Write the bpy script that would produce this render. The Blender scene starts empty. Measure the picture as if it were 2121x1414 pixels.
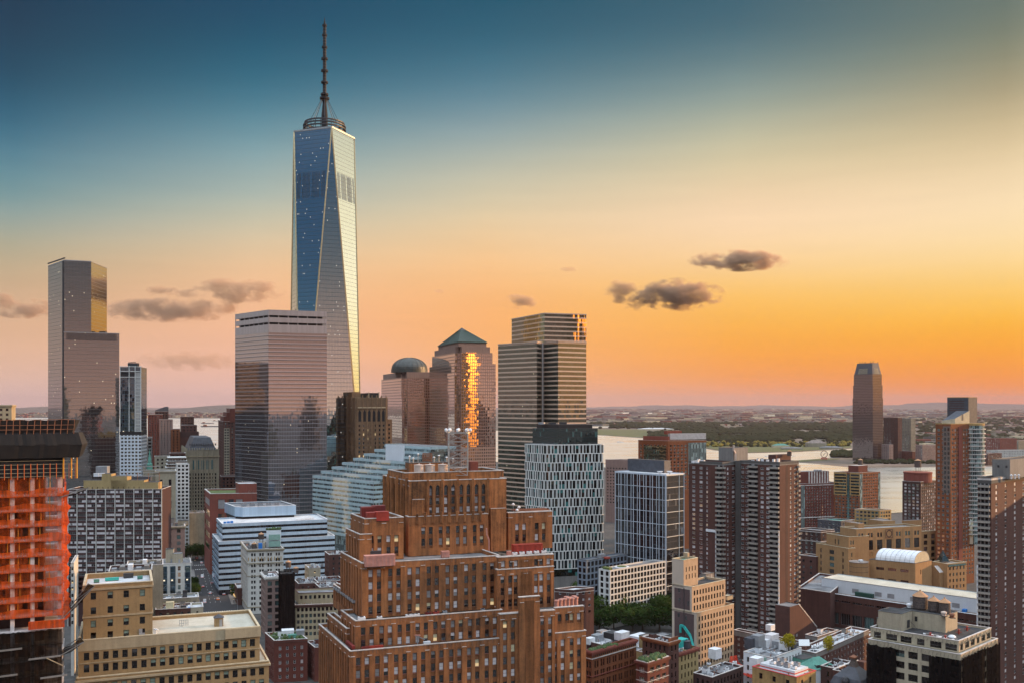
import bpy, math, random
from mathutils import Vector, Matrix
R = math.radians
S = bpy.context.scene
rnd = random.Random(7)
# ------------------------------------------------------------------ camera: a level view-camera on a high roof, metres
F, CX, HY, H = 1980.0, 1060.5, 838.0, 136.0
cam_d = bpy.data.cameras.new('camera'); cam = bpy.data.objects.new('camera', cam_d)
S.collection.objects.link(cam); S.camera = cam
cam.location = (0, 0, H); cam.rotation_euler = (R(90), 0, 0)
cam_d.sensor_width = 36; cam_d.lens = F / 2121 * 36; cam_d.shift_y = (HY - 707) / 2121
cam_d.clip_start = 1; cam_d.clip_end = 90000
# ------------------------------------------------------------------ world, sun, exposure
SUN_AZ, SUN_EL, SUN_E = 76.0, 9.5, 5.0
ZEN = (1.68, 1.92, 2.2)   # sky overhead, above the frame, brightened as unseen fill light
def lin(c): return tuple(((v / 255 / 12.92) if v <= 10 else ((v / 255 + .055) / 1.055) ** 2.4) for v in c)
W = bpy.data.worlds.new('World'); S.world = W; W.use_nodes = True
wt = W.node_tree; wt.nodes.clear()
def wn(t, **k):
    n = wt.nodes.new(t)
    for a, b in k.items(): setattr(n, a, b)
    return n
tc = wn('ShaderNodeTexCoord'); sp = wn('ShaderNodeSeparateXYZ'); wt.links.new(tc.outputs['Generated'], sp.inputs[0])
at2 = wn('ShaderNodeMath', operation='ARCTAN2'); wt.links.new(sp.outputs['X'], at2.inputs[0]); wt.links.new(sp.outputs['Y'], at2.inputs[1])
ramps = [
 (-180, 1.0, [(838,(206,166,152)),(770,(188,150,142)),(650,(144,124,122)),(530,(98,102,110)),(390,(70,94,116)),(250,(30,78,116)),(-700,(70,118,150))]),
 (-138, 1.0, [(838,(166,140,140)),(740,(134,122,132)),(600,(48,96,116)),(450,(0,76,106)),(250,(0,54,90)),(-700,(70,118,150))]),
 (-80, .95, [(838,(205,185,182)),(740,(195,178,172)),(600,(140,160,172)),(420,(70,122,155)),(200,(22,90,138)),(-700,(50,100,135))]),
 (-27.5, 1.0, [(838,(222,190,186)),(780,(231,188,166)),(700,(230,182,146)),(620,(214,174,140)),(560,(198,172,138)),(500,(174,170,146)),(450,(148,164,158)),(400,(113,150,155)),(330,(84,132,150)),(250,(34,98,126)),(150,(0,66,94)),(0,(0,46,74)),(-700,(40,84,112))]),
 (-15, 1.0, [(838,(235,194,188)),(750,(246,188,160)),(650,(250,188,144)),(560,(240,194,148)),(500,(224,200,164)),(450,(198,194,170)),(400,(172,184,174)),(300,(116,158,170)),(200,(48,112,136)),(100,(8,84,112)),(0,(0,66,98)),(-700,(45,88,115))]),
 (-1.5, 1.0, [(838,(242,186,160)),(780,(254,184,128)),(700,(255,178,104)),(620,(255,184,116)),(550,(252,198,138)),(480,(240,206,160)),(420,(220,204,170)),(350,(188,189,170)),(280,(148,168,170)),(200,(88,132,150)),(100,(38,98,122)),(0,(14,80,106)),(-700,(50,92,115))]),
 (13.3, 1.0, [(838,(248,164,124)),(780,(255,156,60)),(700,(255,172,54)),(620,(255,193,88)),(560,(255,208,138)),(480,(255,220,180)),(420,(248,214,174)),(350,(224,205,165)),(280,(194,190,160)),(200,(140,158,152)),(100,(76,112,124)),(0,(50,92,110)),(-700,(60,95,115))]),
 (27.3, 1.0, [(838,(250,132,64)),(815,(255,140,24)),(770,(255,150,12)),(700,(255,168,12)),(640,(255,190,56)),(560,(255,212,132)),(480,(255,225,176)),(400,(253,224,182)),(300,(223,199,155)),(200,(176,161,127)),(100,(126,130,108)),(0,(96,112,106)),(-700,(80,100,112))]),
 (70, 1.7, [(838,(255,186,96)),(760,(255,205,110)),(600,(255,226,160)),(400,(255,240,206)),(200,(255,238,200)),(0,(220,210,184)),(-700,(90,105,120))]),
 (108, 1.5, [(838,(255,188,104)),(700,(255,196,116)),(550,(232,190,140)),(400,(160,160,152)),(200,(70,112,140)),(-700,(70,112,142))]),
 (136, 1.1, [(838,(222,174,146)),(770,(202,156,138)),(650,(150,124,116)),(530,(92,92,96)),(390,(56,78,96)),(200,(20,66,100)),(-700,(70,112,142))]),
 (180, 1.0, [(838,(206,166,152)),(770,(188,150,142)),(650,(144,124,122)),(530,(98,102,110)),(390,(70,94,116)),(250,(30,78,116)),(-700,(70,118,150))]),
]
prev = None; prev_az = None
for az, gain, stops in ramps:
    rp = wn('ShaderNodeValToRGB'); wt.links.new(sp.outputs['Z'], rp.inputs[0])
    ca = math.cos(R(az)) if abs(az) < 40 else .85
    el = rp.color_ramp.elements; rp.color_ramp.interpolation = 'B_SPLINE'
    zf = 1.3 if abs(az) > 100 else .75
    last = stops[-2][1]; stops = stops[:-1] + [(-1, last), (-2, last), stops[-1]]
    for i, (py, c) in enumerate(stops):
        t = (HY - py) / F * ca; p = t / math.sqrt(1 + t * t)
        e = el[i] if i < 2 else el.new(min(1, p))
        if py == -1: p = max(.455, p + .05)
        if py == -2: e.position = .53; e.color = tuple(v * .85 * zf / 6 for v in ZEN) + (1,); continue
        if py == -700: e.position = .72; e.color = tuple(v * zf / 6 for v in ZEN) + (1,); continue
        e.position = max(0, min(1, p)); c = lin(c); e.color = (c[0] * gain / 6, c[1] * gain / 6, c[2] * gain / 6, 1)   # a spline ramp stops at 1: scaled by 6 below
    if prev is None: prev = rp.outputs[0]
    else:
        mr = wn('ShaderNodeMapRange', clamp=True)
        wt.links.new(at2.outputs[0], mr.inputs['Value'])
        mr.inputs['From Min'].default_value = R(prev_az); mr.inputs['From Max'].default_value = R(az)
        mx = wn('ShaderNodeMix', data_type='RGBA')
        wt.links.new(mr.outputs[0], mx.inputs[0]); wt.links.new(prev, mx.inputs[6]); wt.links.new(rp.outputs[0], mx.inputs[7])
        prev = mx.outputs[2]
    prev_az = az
# thin high cirrus streaks, part of the sky
mpn = wn('ShaderNodeMapping'); mpn.inputs['Scale'].default_value = (3, 3, 38); wt.links.new(tc.outputs['Generated'], mpn.inputs[0])
nz = wn('ShaderNodeTexNoise'); nz.inputs['Scale'].default_value = 2.2; nz.inputs['Detail'].default_value = 5; wt.links.new(mpn.outputs[0], nz.inputs[0])
mr = wn('ShaderNodeMapRange'); wt.links.new(nz.outputs[0], mr.inputs['Value'])
for k, v in (('From Min', .3), ('From Max', .75), ('To Min', .982 * 6), ('To Max', 1.02 * 6)): mr.inputs[k].default_value = v
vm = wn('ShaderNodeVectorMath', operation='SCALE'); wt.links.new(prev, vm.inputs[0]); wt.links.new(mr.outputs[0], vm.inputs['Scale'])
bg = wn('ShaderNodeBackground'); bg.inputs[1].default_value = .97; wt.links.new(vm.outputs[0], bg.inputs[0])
sky = wn('ShaderNodeTexSky', sky_type='NISHITA', sun_disc=False); sky.sun_elevation = R(SUN_EL); sky.sun_rotation = R(SUN_AZ); sky.air_density = 1.5; sky.dust_density = 2
bg2 = wn('ShaderNodeBackground'); bg2.inputs[1].default_value = .008; wt.links.new(sky.outputs[0], bg2.inputs[0])
ad = wn('ShaderNodeAddShader'); wt.links.new(bg.outputs[0], ad.inputs[0]); wt.links.new(bg2.outputs[0], ad.inputs[1])
wo = wn('ShaderNodeOutputWorld'); wt.links.new(ad.outputs[0], wo.inputs[0])
W.cycles.sampling_method = 'MANUAL'; W.cycles.sample_map_resolution = 512
sun_d = bpy.data.lights.new('sun', 'SUN'); sun = bpy.data.objects.new('sun', sun_d); S.collection.objects.link(sun)
sun_d.energy = SUN_E; sun_d.color = (1, .56, .25); sun_d.angle = R(.6)
sd = Vector((math.sin(R(SUN_AZ)) * math.cos(R(SUN_EL)), math.cos(R(SUN_AZ)) * math.cos(R(SUN_EL)), math.sin(R(SUN_EL))))
sun.rotation_euler = sd.to_track_quat('Z', 'Y').to_euler()
S.view_settings.view_transform = 'Standard'; S.view_settings.look = 'None'; S.view_settings.exposure = 0.0; S.view_settings.gamma = 1
S.render.engine = 'CYCLES'
cy = S.cycles; cy.max_bounces = 6; cy.diffuse_bounces = 2; cy.glossy_bounces = 3; cy.transmission_bounces = 2; cy.transparent_max_bounces = 6
cy.volume_bounces = 0; cy.caustics_reflective = False; cy.caustics_refractive = False; cy.sample_clamp_indirect = 6
cy.use_denoising = True; cy.use_adaptive_sampling = True; cy.adaptive_threshold = .02
# ------------------------------------------------------------------ materials
MATS = {}
class NT:
    def __init__(s, name):
        s.m = bpy.data.materials.new(name); s.m.use_nodes = True; s.t = s.m.node_tree; s.t.nodes.clear()
        s.out = s.t.nodes.new('ShaderNodeOutputMaterial'); MATS[name] = s.m
    def n(s, t, ins=None, **k):
        nd = s.t.nodes.new(t)
        for a, b in k.items(): setattr(nd, a, b)
        for a, b in (ins or {}).items(): s.set(nd.inputs[a], b)
        return nd
    def set(s, sock, v):
        if isinstance(v, bpy.types.NodeSocket): s.t.links.new(v, sock)
        else:
            if isinstance(v, tuple) and sock.type == 'RGBA' and len(v) == 3: v = v + (1,)
            sock.default_value = v
    def math(s, op, a, b=0.0, c=None):
        nd = s.n('ShaderNodeMath', {0: a, 1: b}, operation=op)
        if c is not None: s.set(nd.inputs[2], c)
        return nd.outputs[0]
    def mix(s, f, a, b): return s.n('ShaderNodeMix', {0: f, 6: a, 7: b}, data_type='RGBA').outputs[2]
    def rng(s, v, a, b, c, d): return s.n('ShaderNodeMapRange', {0: v, 1: a, 2: b, 3: c, 4: d}).outputs[0]
    def noise(s, vec, scale, detail=3, rough=.55): return s.n('ShaderNodeTexNoise', {'Vector': vec, 'Scale': scale, 'Detail': detail, 'Roughness': rough}).outputs[0]
    def mapping(s, vec, sc): return s.n('ShaderNodeMapping', {'Vector': vec, 'Scale': sc}).outputs[0]
    def obj(s): return s.n('ShaderNodeTexCoord').outputs['Object']
    def bsdf(s, **k):
        nd = s.n('ShaderNodeBsdfPrincipled')
        for a, b in k.items(): s.set(nd.inputs[a.replace('_', ' ')], b)
        return nd
    def done(s, sh): s.t.links.new(sh, s.out.inputs[0]); return s.m
def sc(c, k): return tuple(min(1, v * k) for v in c)
def masonry(name, col, var=.35, rough=.88, course=0, streak=1.0):
    if col[2] < .45: col = sc(col, .74)
    n = NT(name); o = n.obj()
    big = n.noise(o, .045, 3); st = n.noise(n.mapping(o, (.9, .9, .05)), 1.0, 4); fine = n.noise(o, 2.2, 4, .7)
    mid = n.noise(o, .42, 5, .7); f = n.math('ADD', n.math('MULTIPLY', big, .40), n.math('ADD', n.math('MULTIPLY', st, .32 * streak), n.math('ADD', n.math('MULTIPLY', fine, .22), n.math('MULTIPLY', mid, .30))))
    f = n.rng(f, .47 + .16 * (streak - 1), .80 + .16 * (streak - 1), 0, 1)
    c = n.mix(f, sc(col, 1 - var), sc(col, 1 + var))
    if course:
        z = n.n('ShaderNodeSeparateXYZ', {0: o}).outputs[2]
        l = n.math('LESS_THAN', n.math('FRACT', n.math('DIVIDE', z, course)), .10)
        c = n.mix(n.math('MULTIPLY', l, .35), c, sc(col, .4))
    b = n.bsdf(Base_Color=c, Roughness=rough)
    bump = n.n('ShaderNodeBump', {'Strength': .25, 'Distance': .05, 'Height': fine}); n.set(b.inputs['Normal'], bump.outputs[0])
    return n.done(b.outputs[0])
def plain(name, col, rough=.6, metal=0, var=.15, scale=.4):
    n = NT(name); f = n.rng(n.noise(n.obj(), scale, 4, .65), .3, .7, 0, 1)
    return n.done(n.bsdf(Base_Color=n.mix(f, sc(col, 1 - var), sc(col, 1 + var)), Roughness=rough, Metallic=metal).outputs[0])
def roofmat(name, col, col2, scale=.12):
    n = NT(name); o = n.obj(); a = n.noise(o, scale, 5, .65); b = n.noise(o, scale * 9, 3)
    f = n.rng(n.math('ADD', a, n.math('MULTIPLY', b, .3)), .5, .85, 0, 1)
    return n.done(n.bsdf(Base_Color=n.mix(f, col, col2), Roughness=.9).outputs[0])
def winglass(name, dark, refl=.25, tint=(1, 1, 1)):
    n = NT(name); rn = n.n('ShaderNodeObjectInfo').outputs['Random']
    d = n.n('ShaderNodeBsdfDiffuse', {0: n.mix(rn, sc(dark, .35), sc(dark, .9))}); g = n.n('ShaderNodeBsdfGlossy', {0: tint, 'Roughness': .06})
    fr = n.n('ShaderNodeFresnel', {0: 1.5}).outputs[0]
    f = n.math('ADD', refl, n.math('MULTIPLY', fr, 1 - refl))
    return n.done(n.n('ShaderNodeMixShader', {0: f, 1: d.outputs[0], 2: g.outputs[0]}).outputs[0])
def emit(name, col, e, base=(.05, .05, .05)):
    n = NT(name); return n.done(n.bsdf(Base_Color=base, Emission_Color=col, Emission_Strength=e).outputs[0])
def glassgrid(name, pw, fh, lu, lv, frame, dark, refl, tint=(1, 1, 1), spf=0, spcol=None, jit=.006, lit=0, rough=.03, litcol=(1, .85, .6), lite=3, vari=.5, wav=0.0, off=0, srefl=.15, blind=0, blindcol=(.3, .32, .32), framemetal=0):
    """curtain wall: mullions every pw m, floors every fh m, lines lu/lv m, spandrel fraction spf"""
    n = NT(name); uv = n.n('ShaderNodeUVMap').outputs[0]; s = n.n('ShaderNodeSeparateXYZ', {0: uv})
    U = n.math('DIVIDE', s.outputs[0], pw); V = n.math('DIVIDE', n.math('ADD', s.outputs[1], off), fh)
    fu = n.math('FRACT', U); fv = n.math('FRACT', V)
    fr = n.math('LESS_THAN', fu, lu / pw) if lu > 0 else 0.0
    fl = n.math('LESS_THAN', fv, lv / fh) if lv > 0 else 0.0
    frm = n.math('MAXIMUM', fr, fl)
    cell = n.n('ShaderNodeCombineXYZ', {0: n.math('FLOOR', U), 1: n.math('FLOOR', V), 2: n.n('ShaderNodeObjectInfo').outputs['Random']})
    wnz = n.n('ShaderNodeTexWhiteNoise', {0: cell.outputs[0]}, noise_dimensions='3D')
    geo = n.n('ShaderNodeNewGeometry')
    j = n.n('ShaderNodeVectorMath', {0: wnz.outputs[1], 1: (.5, .5, .5)}, operation='SUBTRACT')
    j2 = n.n('ShaderNodeVectorMath', {0: j.outputs[0]}, operation='SCALE'); n.set(j2.inputs['Scale'], jit * 2)
    nn = n.n('ShaderNodeVectorMath', {0: geo.outputs['Normal'], 1: j2.outputs[0]}, operation='ADD').outputs[0]
    if wav:
        nv = n.n('ShaderNodeTexNoise', {'Vector': n.obj(), 'Scale': .35, 'Detail': 1}).outputs[1]
        w1 = n.n('ShaderNodeVectorMath', {0: nv, 1: (.5, .5, .5)}, operation='SUBTRACT'); w2 = n.n('ShaderNodeVectorMath', {0: w1.outputs[0]}, operation='SCALE'); n.set(w2.inputs['Scale'], wav)
        nn = n.n('ShaderNodeVectorMath', {0: nn, 1: w2.outputs[0]}, operation='ADD').outputs[0]
    nn = n.n('ShaderNodeVectorMath', {0: nn}, operation='NORMALIZE').outputs[0]
    if dark[2] < .2: dark = sc(dark, .55)
    dk = n.mix(wnz.outputs[0], sc(dark, 1 - vari), sc(dark, 1 + vari))
    if blind:
        dk = n.mix(n.math('GREATER_THAN', wnz.outputs[0], 1 - blind), dk, blindcol)
    gl = n.n('ShaderNodeBsdfGlossy', {0: tint, 'Roughness': rough, 'Normal': nn}); df = n.n('ShaderNodeBsdfDiffuse', {0: dk})
    frs = n.math('ADD', refl, n.math('MULTIPLY', n.n('ShaderNodeFresnel', {0: 1.45}).outputs[0], 1 - refl))
    rf = frs
    if spf:
        issp = n.math('LESS_THAN', fv, spf)
        rf = n.math('MULTIPLY', frs, n.math('SUBTRACT', 1, n.math('MULTIPLY', issp, 1 - srefl)))
        n.set(df.inputs[0], n.mix(issp, dk, spcol))
    sh = n.n('ShaderNodeMixShader', {0: rf, 1: df.outputs[0], 2: gl.outputs[0]}).outputs[0]
    sh = n.n('ShaderNodeMixShader', {0: frm, 1: sh, 2: n.bsdf(Base_Color=frame, Roughness=.45, Metallic=framemetal).outputs[0]}).outputs[0]
    if lit:
        dot = n.math('MULTIPLY', n.math('LESS_THAN', n.math('ABSOLUTE', n.math('SUBTRACT', fu, .5)), .22), n.math('LESS_THAN', n.math('ABSOLUTE', n.math('SUBTRACT', fv, .72)), .12))
        on = n.math('MULTIPLY', dot, n.math('GREATER_THAN', wnz.outputs[0], 1 - lit))
        em = n.n('ShaderNodeEmission', {0: litcol, 1: lite})
        sh = n.n('ShaderNodeMixShader', {0: on, 1: sh, 2: em.outputs[0]}).outputs[0]
    return n.done(sh)
# ------------------------------------------------------------------ mesh helpers
COL = S.collection
class MB:
    def __init__(s): s.v = []; s.f = []; s.m = []; s.uv = []; s.mats = []
    def mi(s, m):
        if m not in s.mats: s.mats.append(m)
        return s.mats.index(m)
    def poly(s, pts, mat, uv=None):
        i = len(s.v); s.v += [tuple(p) for p in pts]; s.f.append(tuple(range(i, i + len(pts)))); s.m.append(s.mi(mat))
        s.uv += list(uv) if uv else [(0, 0)] * len(pts)
    def box(s, cx, cy, z0, sx, sy, sz, mat, rot=0, top=None, bottom=False):
        c, sn = math.cos(rot), math.sin(rot)
        q = [(cx + x * c - y * sn, cy + x * sn + y * c) for x, y in ((-sx / 2, -sy / 2), (sx / 2, -sy / 2), (sx / 2, sy / 2), (-sx / 2, sy / 2))]
        s.prism(q, z0, z0 + sz, mat, top or mat, bottom)
    def prism(s, q, z0, z1, mat, top=None, bottom=True):
        n = len(q); u = 0
        for i in range(n):
            a, b = q[i], q[(i + 1) % n]; L = math.hypot(b[0] - a[0], b[1] - a[1])
            s.poly([(*a, z0), (*b, z0), (*b, z1), (*a, z1)], mat, [(u, z0), (u + L, z0), (u + L, z1), (u, z1)]); u += L
        if top is not False: s.poly([(*p, z1) for p in q], top or mat, [(p[0], p[1]) for p in q])
        if bottom: s.poly([(*p, z0) for p in reversed(q)], mat)
    def bar(s, a, b, w, mat, h=None):
        a, b = Vector(a), Vector(b); d = (b - a).normalized(); h = h or w
        up = Vector((0, 0, 1)) if abs(d.z) < .9 else Vector((1, 0, 0))
        x = d.cross(up).normalized() * (w / 2); y = x.cross(d).normalized() * (h / 2)
        A = [a - x - y, a + x - y, a + x + y, a - x + y]; B = [p + (b - a) for p in A]
        for i in range(4): s.poly([A[i], A[(i + 1) % 4], B[(i + 1) % 4], B[i]], mat)
        s.poly(A[::-1], mat); s.poly(B, mat)
    def lathe(s, cx, cy, prof, mat, n=20, cap=True, sx=1, sy=1, mats=None):
        def ring(r, z): return [(cx + r * sx * math.cos(2 * math.pi * i / n), cy + r * sy * math.sin(2 * math.pi * i / n), z) for i in range(n)]
        for k in range(len(prof) - 1):
            a, b = ring(*prof[k]), ring(*prof[k + 1]); mm = mats[k] if mats else mat
            for i in range(n):
                j = (i + 1) % n; r = prof[k][0]
                s.poly([a[i], a[j], b[j], b[i]], mm, [(i * 6.283 / n * r, a[i][2]), ((i + 1) * 6.283 / n * r, a[i][2]), ((i + 1) * 6.283 / n * r, b[i][2]), (i * 6.283 / n * r, b[i][2])])
        if cap:
            s.poly(ring(*prof[-1]), mats[-1] if mats else mat); s.poly(ring(*prof[0])[::-1], mat)
    def build(s, name, parent=None, org=(0, 0, 0), smooth=False):
        if not s.f: return None
        me = bpy.data.meshes.new(name); ox, oy, oz = org
        me.from_pydata([(x - ox, y - oy, z - oz) for x, y, z in s.v], [], s.f)
        for m in s.mats: me.materials.append(MATS[m])
        me.polygons.foreach_set('material_index', s.m)
        ul = me.uv_layers.new(name='UVMap'); flat = [c for p in s.uv for c in p]; ul.data.foreach_set('uv', flat)
        if smooth: me.polygons.foreach_set('use_smooth', [True] * len(s.f))
        me.update(); o = bpy.data.objects.new(name, me); COL.objects.link(o)
        if parent: o.parent = parent
        else: o.location = org
        return o
def tag(o, label=None, cat=None, group=None, kind=None):
    if label: o['label'] = label
    if cat: o['category'] = cat
    if group: o['group'] = group
    if kind: o['kind'] = kind
    return o
def offs(fp, d):
    n = len(fp); out = []
    for i in range(n):
        p0, p1, p2 = Vector(fp[i - 1]), Vector(fp[i]), Vector(fp[(i + 1) % n])
        a = (p1 - p0).normalized(); b = (p2 - p1).normalized(); na = Vector((a.y, -a.x)); nb = Vector((b.y, -b.x))
        m = na + nb; k = 2 * d / max(.3, m.length_squared) ; q = p1 + m * k; out.append((q.x, q.y))
    return out
def footprint(px, Y, pl, pr, al=110, ar=20, wl=None):
    """near corner seen at column px and depth Y, its two faces run in directions al / ar to columns pl / pr"""
    def run(a, q):
        k = (q - CX) / F; c, s_ = math.cos(R(a)), math.sin(R(a)); X = (px - CX) / F * Y
        return (k * Y - X) / (c - k * s_)
    X = (px - CX) / F * Y; tl = run(al, pl) if wl is None else wl; tr = run(ar, pr)
    A = (X + tl * math.cos(R(al)), Y + tl * math.sin(R(al))); B = (X + tr * math.cos(R(ar)), Y + tr * math.sin(R(ar)))
    if tl > 90 or tl < 0: print('DEPTH', px, Y, pl, round(tl))
    return [A, (X, Y), B, (A[0] + B[0] - X, A[1] + B[1] - Y)]
def rect(px, Y, wl, wr, al=110, ar=20):
    X = (px - CX) / F * Y
    A = (X + wl * math.cos(R(al)), Y + wl * math.sin(R(al))); B = (X + wr * math.cos(R(ar)), Y + wr * math.sin(R(ar)))
    return [A, (X, Y), B, (A[0] + B[0] - X, A[1] + B[1] - Y)]
def wz(py, Y): return H - (py - HY) / F * Y
def wx(px, Y): return (px - CX) / F * Y
class Face:
    def __init__(s, a, b):
        s.a = Vector(a); d = Vector(b) - s.a; s.L = d.length; s.d = d.normalized(); s.n = Vector((s.d.y, -s.d.x)); s.ang = math.atan2(s.d.y, s.d.x)
    def p(s, u, z, o=0): q = s.a + s.d * u + s.n * o; return (q.x, q.y, z)
    def seen(s): m = s.a + s.d * s.L / 2; return s.n.dot(-m) > 0
WM = {}
def wmesh(w, h, style, frame, pm):
    key = (round(w, 2), round(h, 2), style, frame, pm)
    if key in WM: return WM[key]
    m = MB(); fw = min(.11, w * .09)
    def q(x0, z0, x1, z1, y, mat): m.poly([(x0, y, z0), (x1, y, z0), (x1, y, z1), (x0, y, z1)], mat)
    x0, x1 = -w / 2, w / 2
    q(x0, 0, x1, fw, 0, frame); q(x0, h - fw, x1, h, 0, frame); q(x0, fw, x0 + fw, h - fw, 0, frame); q(x1 - fw, fw, x1, h - fw, 0, frame)
    nx, nz = {'hung': (1, 2), 'single': (1, 1), 'pair': (2, 1), 'tri': (3, 1), 'grid': (2, 2), 'pairhung': (2, 2), 'trihung': (3, 2), 'quad': (4, 1), 'slit': (1, 1)}[style]
    iw, ih = (w - 2 * fw) / nx, (h - 2 * fw) / nz; t = fw * .7
    for i in range(nx):
        for j in range(nz):
            a, b = x0 + fw + i * iw, fw + j * ih; mt = pm[j % len(pm)] if nz > 1 else pm[i % len(pm)] if nx == 4 else pm[0]
            q(a, b, a + iw, b + ih, .06 + .03 * (j % 2), mt)
            if i: q(a - t / 2, fw, a + t / 2, h - fw, .01, frame)
            if j and i == 0: q(x0 + fw, b - t / 2, x1 - fw, b + t / 2, .012, frame)
    WM[key] = m; m.key = key; m.me = None
    return m
SILL = {}
class Bld:
    def __init__(s, name, label, cat, fp=None, loc=None, group=None, frame='fr_dark', panes=None, zvis=0, sill=None):
        s.sill = sill
        if loc is None: loc = (sum(p[0] for p in fp) / len(fp), sum(p[1] for p in fp) / len(fp), 0)
        s.o = (loc[0], loc[1], loc[2] if len(loc) > 2 else 0); s.name = name
        s.root = bpy.data.objects.new(name, None); COL.objects.link(s.root); s.root.location = s.o; s.root.empty_display_size = 5
        tag(s.root, label, cat, group); s.parts = {}; s.wins = []; s.frame = frame; s.panes = panes or PAN; s.zvis = zvis; s.host = None
        s.r = random.Random(hash(label) % 9999 if False else sum(map(ord, label)))
    def mb(s, part): return s.parts.setdefault(part, MB())
    def win(s, f, u, z, dep, w, h, style='hung', name='window'):
        p = f.p(u, z, -dep); px = CX + p[0] / p[1] * F; py = HY + (H - z - h / 2) / p[1] * F
        if px < -15 or px > 2136 or py > 1430 or z + h < s.zvis: return
        cosf = abs(f.n.dot(Vector((p[0], p[1])).normalized()))
        s.wins.append((w * h * cosf / p[1] ** 2, p, f.ang, w, h, style, s.r.choice(s.panes), name))
    def punch(s, f, z0, z1, cols, rows, dep=.3, wall='brick', spand=None, style='hung', part='wall', chan=False, chd=.35, reveal=None):
        """a wall with real openings; each opening gets a window set back by dep"""
        m = s.mb(part); reveal = reveal or wall
        def strip(u0, u1, a, b, o=0, mat=wall):
            if u1 - u0 > .01 and b - a > .01: m.poly([f.p(u0, a, o), f.p(u1, a, o), f.p(u1, b, o), f.p(u0, b, o)], mat)
        def hole(u0, u1, a, b, o0, o1, mat):
            m.poly([f.p(u0, a, o0), f.p(u1, a, o0), f.p(u1, a, o1), f.p(u0, a, o1)], mat); m.poly([f.p(u0, b, o1), f.p(u1, b, o1), f.p(u1, b, o0), f.p(u0, b, o0)], mat)
            m.poly([f.p(u0, a, o0), f.p(u0, a, o1), f.p(u0, b, o1), f.p(u0, b, o0)], mat); m.poly([f.p(u1, a, o1), f.p(u1, a, o0), f.p(u1, b, o0), f.p(u1, b, o1)], mat)
        rows = sorted(r for r in rows if r[0] >= z0 - .01 and r[1] <= z1); cols = sorted(c for c in cols if c[0] > 0 and c[1] < f.L)
        if not rows or not cols: strip(0, f.L, z0, z1); return
        if chan:
            zt = rows[-1][1] + .01; zb = max(z0, rows[0][0] - .9); zb = zb if zb > z0 + .5 else z0
            strip(0, f.L, zt, z1); strip(0, f.L, z0, zb)
            u = 0
            for c in cols: strip(u, c[0], zb, zt); u = c[1]
            strip(u, f.L, zb, zt)
            for c in cols:
                hole(c[0], c[1], zb, zt, 0, -chd, reveal); a = zb
                for r in rows:
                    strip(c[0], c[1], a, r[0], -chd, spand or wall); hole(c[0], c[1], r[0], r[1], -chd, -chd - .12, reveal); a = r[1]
                    s.win(f, (c[0] + c[1]) / 2, r[0], chd + .12, c[1] - c[0], r[1] - r[0], style)
                strip(c[0], c[1], a, zt, -chd, spand or wall)
            return
        a = z0
        for r in rows:
            strip(0, f.L, a, r[0]); u = 0
            for c in cols:
                strip(u, c[0], r[0], r[1]); u = c[1]; hole(c[0], c[1], r[0], r[1], 0, -dep, reveal)
                s.win(f, (c[0] + c[1]) / 2, r[0], dep, c[1] - c[0], r[1] - r[0], style)
            strip(u, f.L, r[0], r[1]); a = r[1]
        strip(0, f.L, a, z1)
    def flat(s, f, z0, z1, mat, part='wall', u0=0):
        s.mb(part).poly([f.p(0, z0), f.p(f.L, z0), f.p(f.L, z1), f.p(0, z1)], mat, [(u0, z0), (u0 + f.L, z0), (u0 + f.L, z1), (u0, z1)])
    def ring(s, fp, z0, z1, mat, out=.12, inn=.5, part='coping'):
        m = s.mb(part); a, b = offs(fp, out), offs(fp, -inn); n = len(fp)
        for i in range(n):
            j = (i + 1) % n
            m.poly([(*a[i], z0), (*a[j], z0), (*a[j], z1), (*a[i], z1)], mat); m.poly([(*b[j], z0), (*b[i], z0), (*b[i], z1), (*b[j], z1)], mat)
            m.poly([(*a[i], z1), (*a[j], z1), (*b[j], z1), (*b[i], z1)], mat); m.poly([(*a[j], z0), (*a[i], z0), (*b[i], z0), (*b[j], z0)], mat)
    def tier(s, fp, z0, z1, faces=None, wall='brick', roof='roof_grey', par=1.0, pt=.4, cop='cop_stone', coph=.22, default=None, wallpart='wall'):
        n = len(fp); faces = faces or {}; u = 0
        for i in range(n):
            f = Face(fp[i], fp[(i + 1) % n]); g = faces.get(i, default)
            if callable(g) and f.seen(): g(f)
            else: s.flat(f, z0, z1, g if isinstance(g, str) else wall, wallpart, u)
            u += f.L
        inn = offs(fp, -pt); m = s.mb('roof')
        m.poly([(*p, z1 - par) for p in inn], roof)
        for i in range(n):
            a, b = inn[i], inn[(i + 1) % n]; m.poly([(*b, z1 - par), (*a, z1 - par), (*a, z1), (*b, z1)], wall)
        if cop: s.ring(fp, z1, z1 + coph, cop, .12, pt + .05)
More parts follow.
